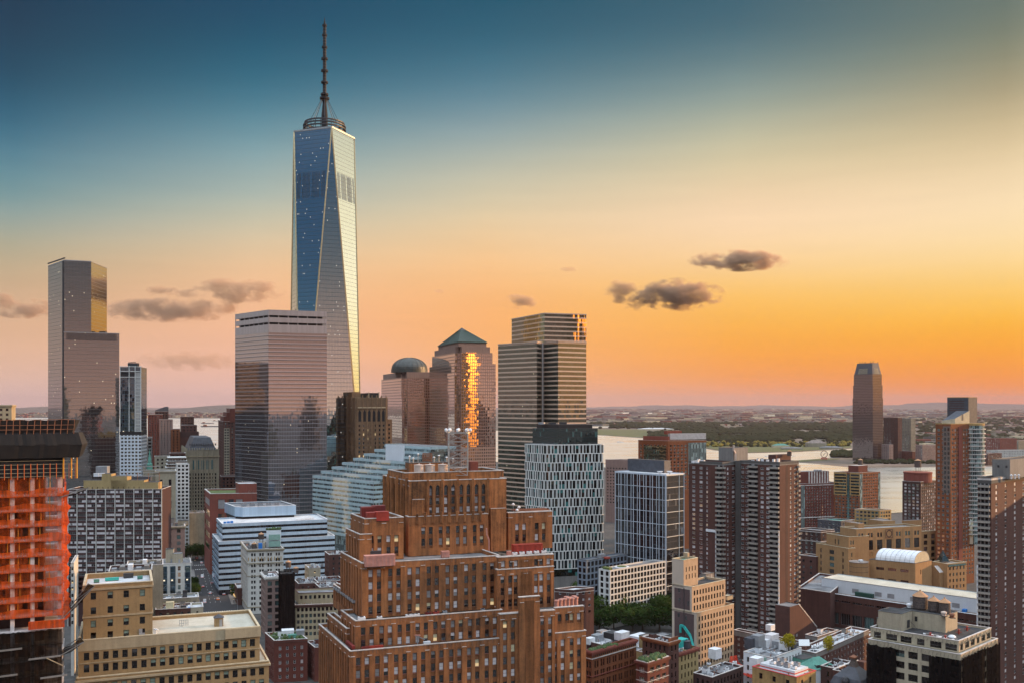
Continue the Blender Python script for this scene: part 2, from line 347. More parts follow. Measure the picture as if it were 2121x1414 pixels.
    def fin(s, maxw=100):
        for k, m in s.parts.items():
            if k not in ('_',): m.build(k, s.root, s.o)
        s.wins.sort(key=lambda t: -t[0]); rest = MB(); byname = {}
        for i, (ar, p, ang, w, h, st, pm, nm) in enumerate(s.wins):
            wm = wmesh(w, h, st, s.frame, pm)
            if i < maxw:
                if wm.me is None:
                    t = wm.build(nm); wm.me = t.data; bpy.data.objects.remove(t)
                o = bpy.data.objects.new(nm, wm.me); COL.objects.link(o); o.parent = s.root
                o.location = (p[0] - s.o[0], p[1] - s.o[1], p[2] - s.o[2]); o.rotation_euler = (0, 0, ang)
                if s.sill:
                    k = (round(w, 2), s.sill)
                    if k not in SILL: t = MB(); t.box(0, -.12, -.14, w + .2, .34, .14, s.sill, bottom=True); t = t.build('sill'); SILL[k] = t.data; bpy.data.objects.remove(t)
                    q = bpy.data.objects.new('sill', SILL[k]); COL.objects.link(q); q.parent = o
            else:
                c, sn = math.cos(ang), math.sin(ang); b = len(rest.v)
                rest.v += [(p[0] + x * c - y * sn, p[1] + x * sn + y * c, p[2] + z) for x, y, z in wm.v]
                rest.f += [tuple(j + b for j in fc) for fc in wm.f]; rest.m += [rest.mi(wm.mats[k]) for k in wm.m]; rest.uv += wm.uv
        if rest.f: tag(rest.build('window', s.root, s.o), kind='stuff')
        return s.root
def cols(L, pitch, w, margin=1.0, n=None, pair=0):
    """window columns of width w; pair>0 groups them two by two with that inner pier"""
    n = n or max(1, int((L - 2 * margin) / pitch)); step = (L - 2 * margin) / n; out = []
    for i in range(n):
        c = margin + (i + .5) * step
        if pair: out += [(c - pair / 2 - w, c - pair / 2), (c + pair / 2, c + pair / 2 + w)]
        else: out.append((c - w / 2, c + w / 2))
    return out
def rows(z1, fh, h, n=None, z0=0):
    out = []; z = z1; k = 0
    while z - h > z0 + .3 and (n is None or k < n): out.append((z - h, z)); z -= fh; k += 1
    return out

def block(label, px, Y, pl, pr, py, wall, al=133, ar=43, fh=3.2, ww=1.3, wh=1.7, pitch=3.0, style='hung', panes=None, frame='fr_dark', pyb=None, cop='cop_stone', roof='roof_grey', pair=0, top=1.8, belts=(), name='brick_building', cat='building', margin=1.0, par=.9, group=None, left=True, chan=False, spand=None, zb=0, cornice=None, lpitch=None, wl=None):
    fp = footprint(px, Y, pl, pr, al, ar, wl); zt = wz(py, Y); zv = wz(pyb, Y) if pyb else 0
    b = Bld(name, label, cat, fp, group=group, frame=frame, panes=panes, zvis=zv, sill=cop if Y < 470 else None); b.fp = fp; b.zt = zt
    def face(f):
        p = lpitch if lpitch and abs(f.ang - R(ar)) > .2 else pitch
        b.punch(f, zb, zt, cols(f.L, p, ww, margin, pair=pair), rows(zt - top, fh, wh, z0=max(zb, zv - 4)), wall=wall, style=style, chan=chan, spand=spand)
    fc = {1: face}
    if left: fc[0] = face
    b.tier(fp, zb, zt, fc, wall=wall, roof=roof, par=par, cop=cop)
    for z, h, o, m in belts: b.ring(fp, zt - z, zt - z + h, m, o, -.0, 'belt_course')
    if name in ('low_building', 'loft_building', 'corner_building'):
        A, C, B_, D = [Vector(p) for p in fp]; r = b.r; wa, wb = (A - C).length, (B_ - C).length; zr = zt - par; an = math.atan2((B_ - C).y, (B_ - C).x)
        P = lambda u, v: C + (A - C) * u + (B_ - C) * v
        if 5 < wa < 60 and wb > 7:
            m = b.mb('roof_duct'); u, v0, v1 = r.uniform(.3, .7), r.uniform(.1, .3), r.uniform(.6, .9); m.bar((*P(u, v0), zr + .5), (*P(u, v1), zr + .5), .6, 'grey_metal', .5); m.bar((*P(u, v1), zr + .1), (*P(u, v1), zr + 1.4), .7, 'grey_metal')
            for k in range(int(wb / 2.2) + 4): q = P(r.uniform(.12, .9), r.uniform(.06, .94)); h = r.uniform(.5, 1.5); mm = MB(); mm.lathe(q.x, q.y, [(.16, zr), (.16, zr + h), (.3, zr + h), (.26, zr + h + .2)], r.choice(('grey_metal', 'white_paint', 'rust_metal')), 7); mm.build('roof_vent', b.root, b.o)
            for k in range(2 + int(wb / 12)): q = P(r.uniform(.2, .8), r.uniform(.1, .9)); mm = MB(); mm.box(q.x, q.y, zr, r.uniform(1.2, 2.4), r.uniform(1, 1.8), .45, 'grey_metal', an, 'gl_sky'); mm.build('skylight', b.root, b.o)
            q = P(.75, r.uniform(.2, .8)); mm = MB(); mm.box(q.x, q.y, zr, 2.6, 2.2, 2.3, r.choice((wall, 'white_paint', 'concrete')), an, 'roof_tar'); mm.build('stair_hut', b.root, b.o)
            t = r.uniform(.15, .85); b.mb('party_wall').bar((*P(.02, t), zr + .25), (*P(.98, t), zr + .25), .35, wall, .55)
            for k in range(6): q = P(r.uniform(.1, .85), r.uniform(.1, .85)); b.mb('roof_patch').box(q.x, q.y, zr, r.uniform(1.5, 5), r.uniform(1, 3), .012, r.choice(('roof_tar', 'roof_grey', 'roof_white')), an)
    if cornice: b.ring(fp, zt - .9, zt - .05, cornice, .7, -.05, 'cornice'); b.ring(fp, zt - 1.5, zt - .92, cornice, .35, -.05, 'cornice')
    return b
# ------------------------------------------------------------------ shared materials
plain('fr_dark', (.03, .03, .03)); plain('fr_white', (.74, .74, .74)); plain('fr_brown', (.10, .055, .035)); plain('fr_green', (.05, .07, .06)); plain('fr_grey', (.3, .31, .33))
winglass('gl_dark', (.016, .016, .018), .10); winglass('gl_mid', (.045, .045, .05), .16); winglass('gl_teal', (.05, .13, .13), .30, (.75, 1, 1)); winglass('gl_sky', (.12, .14, .16), .5)
winglass('gl_black', (.010, .009, .009), .02)
plain('bl_white', (.66, .62, .62), .5, var=.12); plain('bl_cream', (.62, .56, .36), .5, var=.15); plain('bl_grey', (.27, .26, .26), .5, var=.2); plain('bl_green', (.26, .33, .26), .5); plain('bl_red', (.18, .03, .02), .6)
emit('lit_warm', (1, .72, .36), .7); emit('lit_white', (1, .9, .75), 4)
PAN = [('gl_dark', 'gl_dark')] * 4 + [('gl_mid', 'gl_mid')] * 2 * 2 + [('gl_dark', 'bl_grey')] * 2 + [('gl_dark', 'bl_white'), ('gl_mid', 'bl_cream'), ('lit_warm', 'gl_mid')]
PANH = [('gl_dark', 'gl_dark')] * 7 + [('gl_mid', 'gl_mid')] * 4 + [('bl_white', 'bl_white')] * 6 + [('bl_grey', 'bl_grey')] * 4 + [('gl_dark', 'bl_white'), ('gl_dark', 'bl_cream'), ('gl_mid', 'bl_white'), ('bl_grey', 'bl_white'), ('bl_cream', 'bl_cream'), ('gl_dark', 'bl_grey')]
PANH = PANH * 3 + [('lit_warm', 'bl_cream')]
PANG = [('gl_black', 'gl_black')] * 5 + [('gl_black', 'bl_green')] * 3 + [('bl_green', 'bl_green'), ('gl_black', 'gl_mid')]
PANB = [('gl_black', 'gl_black')] * 6 + [('gl_dark', 'gl_dark')]
PANW = [('gl_mid', 'gl_mid')] * 2 + [('bl_white', 'bl_white')] * 2 + [('gl_sky', 'gl_sky')] * 3 + [('bl_grey', 'bl_grey')] * 2
PANT = [('gl_dark', 'gl_dark')] * 4 + [('gl_teal', 'gl_teal')] * 2 + [('gl_sky', 'gl_sky')]
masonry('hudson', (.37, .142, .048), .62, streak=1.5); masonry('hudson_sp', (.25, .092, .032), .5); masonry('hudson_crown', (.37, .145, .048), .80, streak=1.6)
plain('cop_stone', (.50, .46, .43), .8, var=.3); plain('cop_tan', (.52, .44, .30), .8); plain('cop_dark', (.10, .10, .10), .8)
masonry('tanbrick', (.40, .27, .13), .28); masonry('tanstone', (.52, .42, .27), .25); masonry('cream', (.55, .47, .34), .25); masonry('creamdark', (.36, .32, .24), .35)
masonry('redbrick', (.17, .045, .030), .35); masonry('brownbrick', (.125, .050, .038), .35); masonry('orangebrick', (.27, .085, .030), .35); masonry('darkbrick', (.085, .04, .034), .4)
masonry('pinkbrick', (.36, .25, .22), .25); masonry('concrete', (.27, .255, .24), .3); masonry('concrete_dark', (.12, .115, .11), .3); masonry('whitestone', (.56, .55, .51), .22); masonry('granite', (.36, .23, .18), .2)
masonry('deco', (.26, .155, .085), .4); masonry('rust', (.28, .075, .05), .25); masonry('peach', (.60, .42, .27), .25); masonry('mauve', (.13, .085, .085), .2); masonry('stuy', (.46, .26, .115), .22)
roofmat('roof_grey', (.11, .11, .115), (.27, .27, .28)); roofmat('roof_white', (.42, .43, .45), (.68, .69, .70)); roofmat('roof_tar', (.014, .014, .015), (.055, .055, .06)); roofmat('roof_cream', (.42, .39, .31), (.58, .55, .46))
roofmat('roof_green', (.05, .08, .02), (.14, .17, .05), .5); roofmat('roof_brown', (.16, .12, .10), (.32, .26, .22))
plain('white_paint', (.72, .73, .75), .5); plain('grey_metal', (.32, .33, .35), .45, .3); plain('dark_metal', (.05, .05, .055), .5, .3); plain('black', (.012, .012, .013), .8); plain('steel', (.55, .54, .52), .35, .7)
plain('pink_metal', (.50, .23, .18), .6, var=.25); plain('red_paint', (.30, .035, .022), .5, var=.3); plain('darkred_paint', (.16, .02, .018), .5, var=.3); plain('rust_metal', (.25, .10, .05), .7, var=.4); plain('orange_paint', (.6, .14, .03), .6)
plain('tank_wood', (.10, .075, .065), .85, var=.5, scale=1.5); plain('tank_roof', (.42, .22, .11), .8, var=.3); plain('tank_white', (.60, .46, .38), .7, var=.25); plain('copper', (.08, .24, .19), .7, var=.25); plain('copper_dark', (.018, .042, .028), .6, var=.3); plain('blue_tarp', (.02, .18, .55), .6); plain('teal', (.03, .42, .38), .6); plain('slate', (.06, .065, .08), .6, var=.3)
# curtain walls
GG = glassgrid
GG('gl_wtc', 1.53, 4.06, .14, .34, (.03, .06, .08), (.003, .008, .012), .86, (.88, .98, 1.0), jit=.002, lit=.04, lite=.75, litcol=(1, .95, .85), wav=.010)
GG('gl_four', 1.5, 4.1, .12, .30, (.12, .115, .11), (.02, .02, .02), .44, (.86, .86, .86), jit=.0015, lit=.014, lite=1.2, wav=.008)
GG('gl_seven', 1.5, 3.7, .10, .55, (.07, .065, .065), (.03, .03, .035), .52, (1, .93, .90), spf=.45, spcol=(.36, .29, .28), srefl=.75, jit=.002, wav=.008)
GG('gl_seven_dim_refl', 1.5, 3.7, .10, .25, (.30, .31, .34), (.012, .015, .02), .34, (.85, .87, .95), spf=.16, spcol=(.07, .08, .10), srefl=.6, jit=.003, lit=.01, lite=1.0, wav=.012)  # darker lower copy: dim reflections put into the facade colour
GG('gl_gold_sheen', 1.5, 4.0, .12, 0, (.12, .10, .08), (.035, .05, .04), .15, (.95, .88, .70), spf=.32, spcol=(.60, .43, .33), srefl=.5, jit=.008, vari=.7, lit=.004, lite=.6)  # dark reflective glass, golden sun glint put into its warm tint
GG('gl_granite', 2.6, 3.6, .7, .8, (.26, .155, .12), (.02, .018, .018), .66, (1, .88, .80), jit=.0035, wav=.012)
GG('gl_granite_low', 2.6, 3.6, 1.3, 1.7, (.34, .215, .165), (.02, .018, .018), .12, jit=.006)
GG('gl_black_grid', 1.2, 3.9, .10, .35, (.03, .035, .035), (.012, .02, .02), .12, (.8, 1, 1), jit=.006, blind=.12, blindcol=(.06, .12, .11))
GG('gl_bluetower', 2.2, 3.4, .22, .30, (.06, .09, .12), (.015, .04, .06), .16, (.7, .9, 1), jit=.012, lit=.012, lite=1.2, vari=.8)
GG('gl_whitegrid', 3.2, 3.3, 1.2, 1.5, (.58, .63, .68), (.02, .035, .045), .2, jit=.01)
GG('gl_band_green', 1.6, 3.95, .12, 0, (.50, .58, .58), (.05, .10, .11), .24, (.8, 1, 1), jit=.012, blind=.25, blindcol=(.22, .30, .30))
GG('gl_band_blue', 1.6, 4.0, .10, 0, (.06, .07, .09), (.010, .012, .018), .05, (.8, .9, 1), jit=.012)
GG('gl_white_panel', 2.4, 3.95, .06, .06, (.30, .36, .38), (.42, .55, .58), .06, vari=.06, jit=.004)
GG('gl_darkfar', 2.4, 3.6, .8, 1.2, (.16, .12, .10), (.02, .02, .02), .15, jit=.01, lit=.01, lite=1)
GG('gl_js', 2.2, 3.9, .12, .35, (.10, .07, .07), (.02, .015, .016), .15, (1, .82, .74), jit=.006, spf=.2, spcol=(.15, .10, .10), wav=.01)
GG('gl_office', 3.0, 3.9, .9, .0, (.34, .32, .30), (.03, .035, .04), .2, spf=.35, spcol=(.34, .32, .30), jit=.01)
# ------------------------------------------------------------------ the supertall glass tower
def tower_one():
    Yc = 955; X = wx(687, Yc); c0 = (X - 12.7, Yc + 28.5); zb, zt = 57.0, 412.5
    b = Bld('glass_tower', 'tallest blue and gold glass tower with ringed roof and black spire', 'skyscraper', loc=(c0[0], c0[1], 0))
    top = [(c0[0] + 31.2 * math.cos(R(a)), c0[1] + 31.2 * math.sin(R(a))) for a in (-66, 24, 114, 204)]
    base = [(c0[0] + 43.8 * math.cos(R(a)), c0[1] + 43.8 * math.sin(R(a))) for a in (-21, 69, 159, 249)]
    m = b.mb('facade')
    def tri(p, e):
        e = Vector((e[0], e[1])).normalized(); m.poly(p, 'gl_wtc', [(q[0] * e.x + q[1] * e.y, q[2]) for q in p])
    for i in range(4):
        j = (i + 1) % 4; t0, t1, bc = top[i], top[j], base[i]; k = (i + 3) % 4
        tri([(*bc, zb), (*t1, zt), (*t0, zt)], (t1[0] - t0[0], t1[1] - t0[1]))
        b0, b1 = base[k], base[i]
        tri([(*b0, zb), (*b1, zb), (*t0, zt)], (b1[0] - b0[0], b1[1] - b0[1]))
        b.flat(Face(b0, b1), 0, zb, 'gl_wtc', 'podium')
    # steel edges with the sun glint put into their colour, parapet frame, louvres
    for i in range(4):
        b.mb('edge_trim').bar((*base[i], zb), (*top[i], zt), 1.1, 'edge_glint'); b.mb('edge_trim').bar((*base[i], zb), (*top[(i + 1) % 4], zt), 1.1, 'edge_glint')
        b.mb('parapet').bar((*top[i], zt + .6), (*top[(i + 1) % 4], zt + .6), 1.6, 'steel')
    b.mb('roof').poly([(*p, zt - 2) for p in top], 'dark_metal')
    for i, mat, w, st in ((3, 'dark_metal', .5, 1.53), (0, 'grey_metal', .35, 1.6)):
        a, c, bc = Vector(top[i]), Vector(top[(i + 1) % 4]), Vector(base[i])
        for zl0, zl1 in ((343, 369),):
            n = int((c - a).length / st)
            for q in range(2, n - 2):
                t = q / n
                def pt(z):
                    k = (z - zb) / (zt - zb); l = bc + (a - bc) * k; r_ = bc + (c - bc) * k
                    s0 = (a + (c - a) * t - l); e = (c - a).normalized(); u = (a + (c - a) * t).dot(e) ; lu, ru = l.dot(e), r_.dot(e)
                    if u < lu + 1 or u > ru - 1: return None
                    p = l + e * (u - lu); nn = Vector((e.y, -e.x)) * .12; return (p.x + nn.x, p.y + nn.y, z)
                p0, p1 = pt(zl0), pt(zl1)
                if p0 and p1 and q % 7: b.mb('louvre_slats').bar(p0, p1, w, mat, .2)
    cx, cy = c0; r = b.mb('roof_ring')
    for z, rr in ((414.5, 21.5), (418, 21.8), (421, 21.8), (424, 20.5)):
        r.lathe(cx, cy, [(rr - 1.6, z), (rr, z), (rr, z + 1.2), (rr - 1.6, z + 1.2), (rr - 1.6, z)], 'dark_metal', 40, cap=False)
    for i in range(24):
        a = i * math.pi / 12; r.bar((cx + 20.6 * math.cos(a), cy + 20.6 * math.sin(a), 413), (cx + 20.4 * math.cos(a), cy + 20.4 * math.sin(a), 424.5), .5, 'dark_metal')
    for i in range(6):
        a = i * math.pi / 3; r.bar((cx, cy, 417), (cx + 20.6 * math.cos(a), cy + 20.6 * math.sin(a), 417), .8, 'dark_metal')
    k = 983 / 1980; Z = lambda py: 136 + (838 - py) * k
    SP = []; s = b.mb('spire'); s.lathe(cx, cy, [(3.4, 413), (3.2, Z(238)), (2.0, Z(215)), (2.4, Z(206)), (1.9, Z(200)), (1.7, Z(122)), (1.5, Z(60)), (1.2, Z(52)), (.05, Z(35))], 'black', 12)
    for py, rr in ((204, 4.0), (196, 3.2), (171, 2.9), (147, 2.9), (122, 2.7), (98, 2.3), (73, 2.1), (53, 1.9)):
        s2 = MB(); SP.append(s2); rr *= 1.25; s2.lathe(cx, cy, [(rr * .5, Z(py) - 1.2), (rr, Z(py) - .9), (rr, Z(py) + .9), (rr * .5, Z(py) + 1.2)], 'black', 12)
    for py in range(60, 196, 6): s.lathe(cx, cy, [(2.0, Z(py)), (2.0, Z(py) + .5)], 'dark_metal', 8)
    for i in range(8):
        a = i * math.pi / 4 + .2; b.mb('stay_cable').bar((cx + 2.6 * math.cos(a), cy + 2.6 * math.sin(a), Z(204)), (cx + 16 * math.cos(a), cy + 16 * math.sin(a), 424.5), .35, 'dark_metal')
    b.fin(); sp = [o for o in b.root.children if o.name.startswith('spire')][0]
    for s2 in SP: s2.build('collar', sp, b.o)
plain('edge_glint', (.85, .66, .36), .3, .8)  # gold colour stands in for sun glint on the steel
tower_one()
# ------------------------------------------------------------------ twin-level glass tower at the far left
def tower_four():
    Y0 = 1065; k = Y0 / F
    N = Vector((-927.5 * k, Y0)); P = N + Vector((math.cos(R(128)), math.sin(R(128)))) * 9; L = N + Vector((math.cos(R(131)), math.sin(R(131)))) * 62
    B = N + Vector((math.cos(R(23)), math.sin(R(23)))) * 27.5; D = B + Vector((math.cos(R(94)), math.sin(R(94)))) * 50; E = L + (D - B)
    Q = N + Vector((math.cos(R(23)), math.sin(R(23)))) * 57; Q2 = Q + Vector((math.cos(R(116)), math.sin(R(116)))) * 48
    b = Bld('glass_tower', 'twin-level grey glass tower with golden chamfer and lower front block, far side of downtown', 'skyscraper', loc=(N.x, N.y + 30, 0))
    zu, zl = wz(539, Y0), wz(688, Y0)
    def T(v): return (v.x, v.y)
    up = [T(L), T(P), T(N), T(B), T(D), T(E)]
    for i in range(6):
        f = Face(up[i], up[(i + 1) % 6]); b.flat(f, 0 if i < 2 or i > 3 else zl - 8, zu, 'black' if i == 1 else 'gl_four', 'corner_slot' if i == 1 else 'upper_shaft')
    b.mb('roof').poly([(*p, zu - .5) for p in up], 'dark_metal'); b.ring(up, zu - .4, zu + .5, 'grey_metal', .2, 1.2, 'parapet')
    b.mb('roof').bar((*up[0], zu + 3), (*T(P + Vector((3, 0))), zu + 3.5), 1.2, 'dark_metal')
    O_ = Vector((-.12, -.35)); N2 = N + O_; lo = [T(N2), T(Q + O_), T(Q2), T(N + (D - B))]
    for i in range(4):
        f = Face(lo[i], lo[(i + 1) % 4]); b.flat(f, 0, zl, 'gl_four', 'lower_block')
    f = Face(lo[0], lo[1]); m = b.mb('louvre_slats')
    for i in range(44):
        u = 3 + i * (f.L - 5) / 44; m.bar(f.p(u, zl - 8.5, .3), f.p(u, zl - .5, .3), .62, 'dark_metal', .5)
    b.mb('lower_roof').poly([(*p, zl - .3) for p in lo], 'roof_grey'); b.ring(lo, zl - .2, zl + .5, 'grey_metal', .25, 1, 'lower_parapet')
    b.mb('roof_plant').box(Q.x - 22, Q.y + 8, zl, 7, 5, 3, 'dark_metal'); b.mb('roof_mast').bar((Q.x - 30, Q.y + 5, zl), (Q.x - 30, Q.y + 5, zl + 6), .5, 'dark_metal')
    b.fin()
tower_four()
# ------------------------------------------------------------------ broad striped office tower in front of the supertall
def tower_seven():
    fp = footprint(556, 890, 487, 677, 134, 20); zt = wz(641.6, 890)
    b = Bld('office_tower', 'broad pinkish striped glass office tower in front of the spired tower', 'skyscraper', fp)
    for i in range(4):
        f = Face(fp[i], fp[(i + 1) % 4]); b.flat(f, 128, zt - 21, 'gl_seven', 'facade'); b.flat(f, 0, 128, 'gl_seven_dim_refl', 'facade')
        for z0, z1, mt in ((zt - 21, zt - 13.5, 'crown_metal'), (zt - 11.5, zt - 7, 'crown_metal'), (zt - 5, zt, 'crown_metal')): b.flat(f, z0, z1, mt, 'crown')
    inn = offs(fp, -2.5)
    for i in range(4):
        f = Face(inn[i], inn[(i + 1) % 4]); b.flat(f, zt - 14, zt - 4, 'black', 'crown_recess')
    for z in (zt - 13.5, zt - 11.5, zt - 7, zt - 5): b.mb('crown').poly([(*p, z) for p in fp], 'crown_metal')
    for i in range(4):
        f = Face(fp[i], fp[(i + 1) % 4]); n = int(f.L / 9)
        for q in range(n + 1):
            for a, c in ((zt - 13.5, zt - 11.5), (zt - 7, zt - 5)): b.mb('crown').bar(f.p(q * f.L / n * .98 + .5, a, -.4), f.p(q * f.L / n * .98 + .5, c, -.4), .7, 'crown_metal')
    b.mb('roof').poly([(*p, zt) for p in fp], 'roof_grey')
    x, y = fp[1][0] + 20, fp[1][1] + 30
    for dx in (-2, 2): b.mb('crown').bar((x, y, zt), (x + dx, y, zt + 4), .4, 'dark_metal')
    b.fin()
GG('crown_metal', 1.5, 50, .12, 0, (.26, .22, .21), (.36, .32, .31), .18, (1, .9, .88), vari=.08, jit=.003)
tower_seven()
# ------------------------------------------------------------------ banded tower in the middle of the skyline
def tower_bank():
    b = Bld('banded_tower', 'dark banded glass tower with taller rear block and golden lit side', 'skyscraper', loc=(wx(1127, 843), 851, 0)); K = .86
    up = footprint(1127.7, 975 * K, 1059.8, 1214.4, 116, 19); zu = wz(649.5, 975 * K)
    for i in range(4): b.flat(Face(up[i], up[(i + 1) % 4]), 60, zu, 'gl_gold_sheen', 'rear_block')
    b.mb('roof').poly([(*p, zu - .4) for p in up], 'roof_tar'); b.ring(up, zu - .3, zu + .6, 'bandstone', .2, 1.5, 'parapet')
    Pp = [(1031.6, 988), (1112, 948), (1124, 963), (1156, 938), (1214.3, 955)]
    lo = [(wx(p, y * K), y * K) for p, y in Pp]; lo += [(lo[4][0] + 1, 868), (lo[0][0] + 4, 900)]
    zl = wz(708, 948 * K)
    for i in range(7): b.flat(Face(lo[i], lo[(i + 1) % 7]), 0, zl, 'gl_gold_sheen', 'front_block')
    b.mb('roof').poly([(*p, zl - .4) for p in lo], 'roof_tar')
    for i in range(5):
        f = Face(lo[i], lo[i + 1]); b.mb('parapet').bar(f.p(0, zl, .1), f.p(f.L, zl, .1), .8, 'bandstone')
    b.mb('front_block').bar((lo[2][0], lo[2][1] - 1, 0), (lo[2][0], lo[2][1] - 1, zl), 1.2, 'steel')
    b.fin()
plain('bandstone', (.5, .36, .28), .6)
tower_bank()
# ------------------------------------------------------------------ two granite towers, one domed, one with a pyramid
def granite(kind):
    if kind == 'pyramid':
        b = Bld('granite_tower', 'pink granite tower topped by a green copper pyramid', 'skyscraper', loc=(wx(958, 1110), 1110, 0)); Y = 1078
        tiers = [(889.5, 946, 1026.8, 752, Y), (895, 947, 1020, 729, Y + 3), (900, 948, 1015, 717, Y + 5), (908, 950, 1007.5, 709, Y + 9)]
    else:
        b = Bld('granite_tower', 'pink granite tower topped by a dark green dome', 'skyscraper', loc=(wx(848, 1230), 1230, 0)); Y = 1190
        tiers = [(781, 836, 905, 822, Y - 2), (790, 835, 900, 781, Y), (793.5, 834.7, 897, 769.5, Y + 3)]
    z0 = 0
    for k, (l, c, r_, py, y) in enumerate(tiers):
        fp = footprint(c, y, l, r_, 110, 20); zt = wz(py, y)
        A, C, B_, D = [Vector(q) for q in fp]
        dl = (A - C).normalized(); dr = (B_ - C).normalized(); nt = 5.0 if k < 3 else 0
        if nt: fp = [tuple(A), tuple(C + dl * 9), tuple(C + dl * 9 + dr * nt), tuple(C + dr * nt), tuple(B_), tuple(D)]
        for i in range(len(fp)):
            f = Face(fp[i], fp[(i + 1) % len(fp)])
            if z0 == 0: b.flat(f, 0, wz(925, y), 'gl_granite_low', 'base_storeys'); b.flat(f, wz(925, y), zt, 'gl_granite', 'facade')
            else: b.flat(f, z0, zt, 'gl_granite' if k < len(tiers) - 1 and k < 2 else 'granite', 'upper_tier')
        b.mb('roof').poly([(*p, zt) for p in fp], 'roof_brown'); z0 = zt - .1
    if kind == 'pyramid':
        q = offs(fp, .8); cx = sum(p[0] for p in q) / 4; cy_ = sum(p[1] for p in q) / 4; za = wz(676, Y + 35); zm = z0 + (za - z0) * .82
        qm = [(cx + (p[0] - cx) * .18, cy_ + (p[1] - cy_) * .18) for p in q]
        for i in range(4):
            j = (i + 1) % 4
            b.mb('pyramid_roof').poly([(*q[i], z0 + 1), (*q[j], z0 + 1), (*qm[j], zm), (*qm[i], zm)], 'copper_dark')
            b.mb('pyramid_cap').poly([(*qm[i], zm), (*qm[j], zm), (cx, cy_, za)], 'dark_metal')
            for t in range(1, 12):
                a = Vector(q[i]).lerp(Vector(q[j]), t / 12); c_ = Vector(qm[i]).lerp(Vector(qm[j]), t / 12); b.mb('pyramid_roof').bar((a.x, a.y, z0 + 1.1), (c_.x, c_.y, zm + .05), .3, 'copper_dark')
        b.mb('pyramid_roof').prism(q, z0, z0 + 1, 'copper_dark')
    else:
        cx, cy_ = wx(848, Y + 30), Y + 30; r0 = 22.6
        b.mb('dome').lathe(cx, cy_, [(r0 + .6, z0), (r0 + .6, z0 + 4.5), (r0, z0 + 4.6)] + [(r0 * math.cos(a * .1571), z0 + 4.6 + 14.6 * math.sin(a * .1571)) for a in range(1, 10)] + [(.05, z0 + 19.2)], 'dome_green', 40)
        for i in range(20):
            a = i * math.pi / 10; p0 = None
            for t in range(0, 10):
                rr = (r0 + .15) * math.cos(t * .1571); p1 = (cx + rr * math.cos(a), cy_ + rr * math.sin(a), z0 + 4.7 + 14.65 * math.sin(t * .1571))
                if p0: b.mb('dome_rib').bar(p0, p1, .3, 'dome_green')
                p0 = p1
    b.fin()
plain('dome_green', (.055, .058, .05), .45, var=.3)
granite('pyramid'); granite('dome')
# ------------------------------------------------------------------ brown art deco tower beside the striped office tower
def deco_tower():
    b = Bld('deco_tower', 'brown art deco brick tower with arched crown windows right of the striped office tower', 'skyscraper', fp := footprint(736, 925, 677, 803, 112, 20), frame='fr_brown')
    zt = wz(823, 925)
    def face(f):
        c = cols(f.L, 3.9, 1.7, 2.0); b.punch(f, 0, zt - 8, c, rows(zt - 26, 4.2, 2.3, z0=20), wall='deco', style='single', dep=.4)
        n = 6; cc = cols(f.L, f.L / n, 2.6, 2, n=n); b.punch(f, zt - 8, zt, [], [], wall='deco')
        for u0, u1 in cc:
            b.mb('wall').poly([f.p(u0, zt - 23, .03), f.p(u1, zt - 23, .03), f.p(u1, zt - 14, .03), f.p((u0 + u1) / 2, zt - 11.5, .03), f.p(u0, zt - 14, .03)], 'black')
            b.mb('wall').bar(f.p(u1 + 1.3, 60, .4), f.p(u1 + 1.3, zt + 2.5, .4), 1.1, 'deco', .9); b.mb('wall').bar(f.p(u0 - 1.3, 60, .4), f.p(u0 - 1.3, zt + 1.2, .4), .7, 'deco', .7)
            b.mb('wall').bar(f.p(u0 - .8, zt - 9.5, .5), f.p(u1 + .8, zt - 9.5, .5), 1.2, 'tanstone')
    b.tier(fp, 0, zt, {0: face, 1: face}, wall='deco', roof='roof_brown', cop='tanstone')
    A, C, B_, D = [Vector(p) for p in fp]
    def inset(a0, a1, b0, b1): return [tuple(C + (A - C) * a1 + (B_ - C) * b0), tuple(C + (A - C) * a0 + (B_ - C) * b0), tuple(C + (A - C) * a0 + (B_ - C) * b1), tuple(C + (A - C) * a1 + (B_ - C) * b1)]
    b.mb('penthouse').prism(inset(.15, .5, .05, .3), zt - 1, zt + 6, 'deco'); b.mb('penthouse').prism(inset(.1, .6, .5, .85), zt - 1, zt + 5, 'black')
    for t in (.52, .84): b.mb('penthouse').bar((*(C + (B_ - C) * t + (A - C) * .1), zt), (*(C + (B_ - C) * t + (A - C) * .1), zt + 6), .7, 'tanstone')
    q = footprint(800, 940, 775, 812, 110, 20)
    b.tier(q, 0, wz(868, 940), {1: lambda f: b.punch(f, 0, wz(868, 940), cols(f.L, 3.9, 1.7), rows(wz(868, 940) - 4, 4.2, 2.3, z0=20), wall='deco', style='single')}, wall='deco', roof='roof_brown', cop='tanstone')
    b.fin()
deco_tower()
plain('sill_red', (.30, .12, .09))
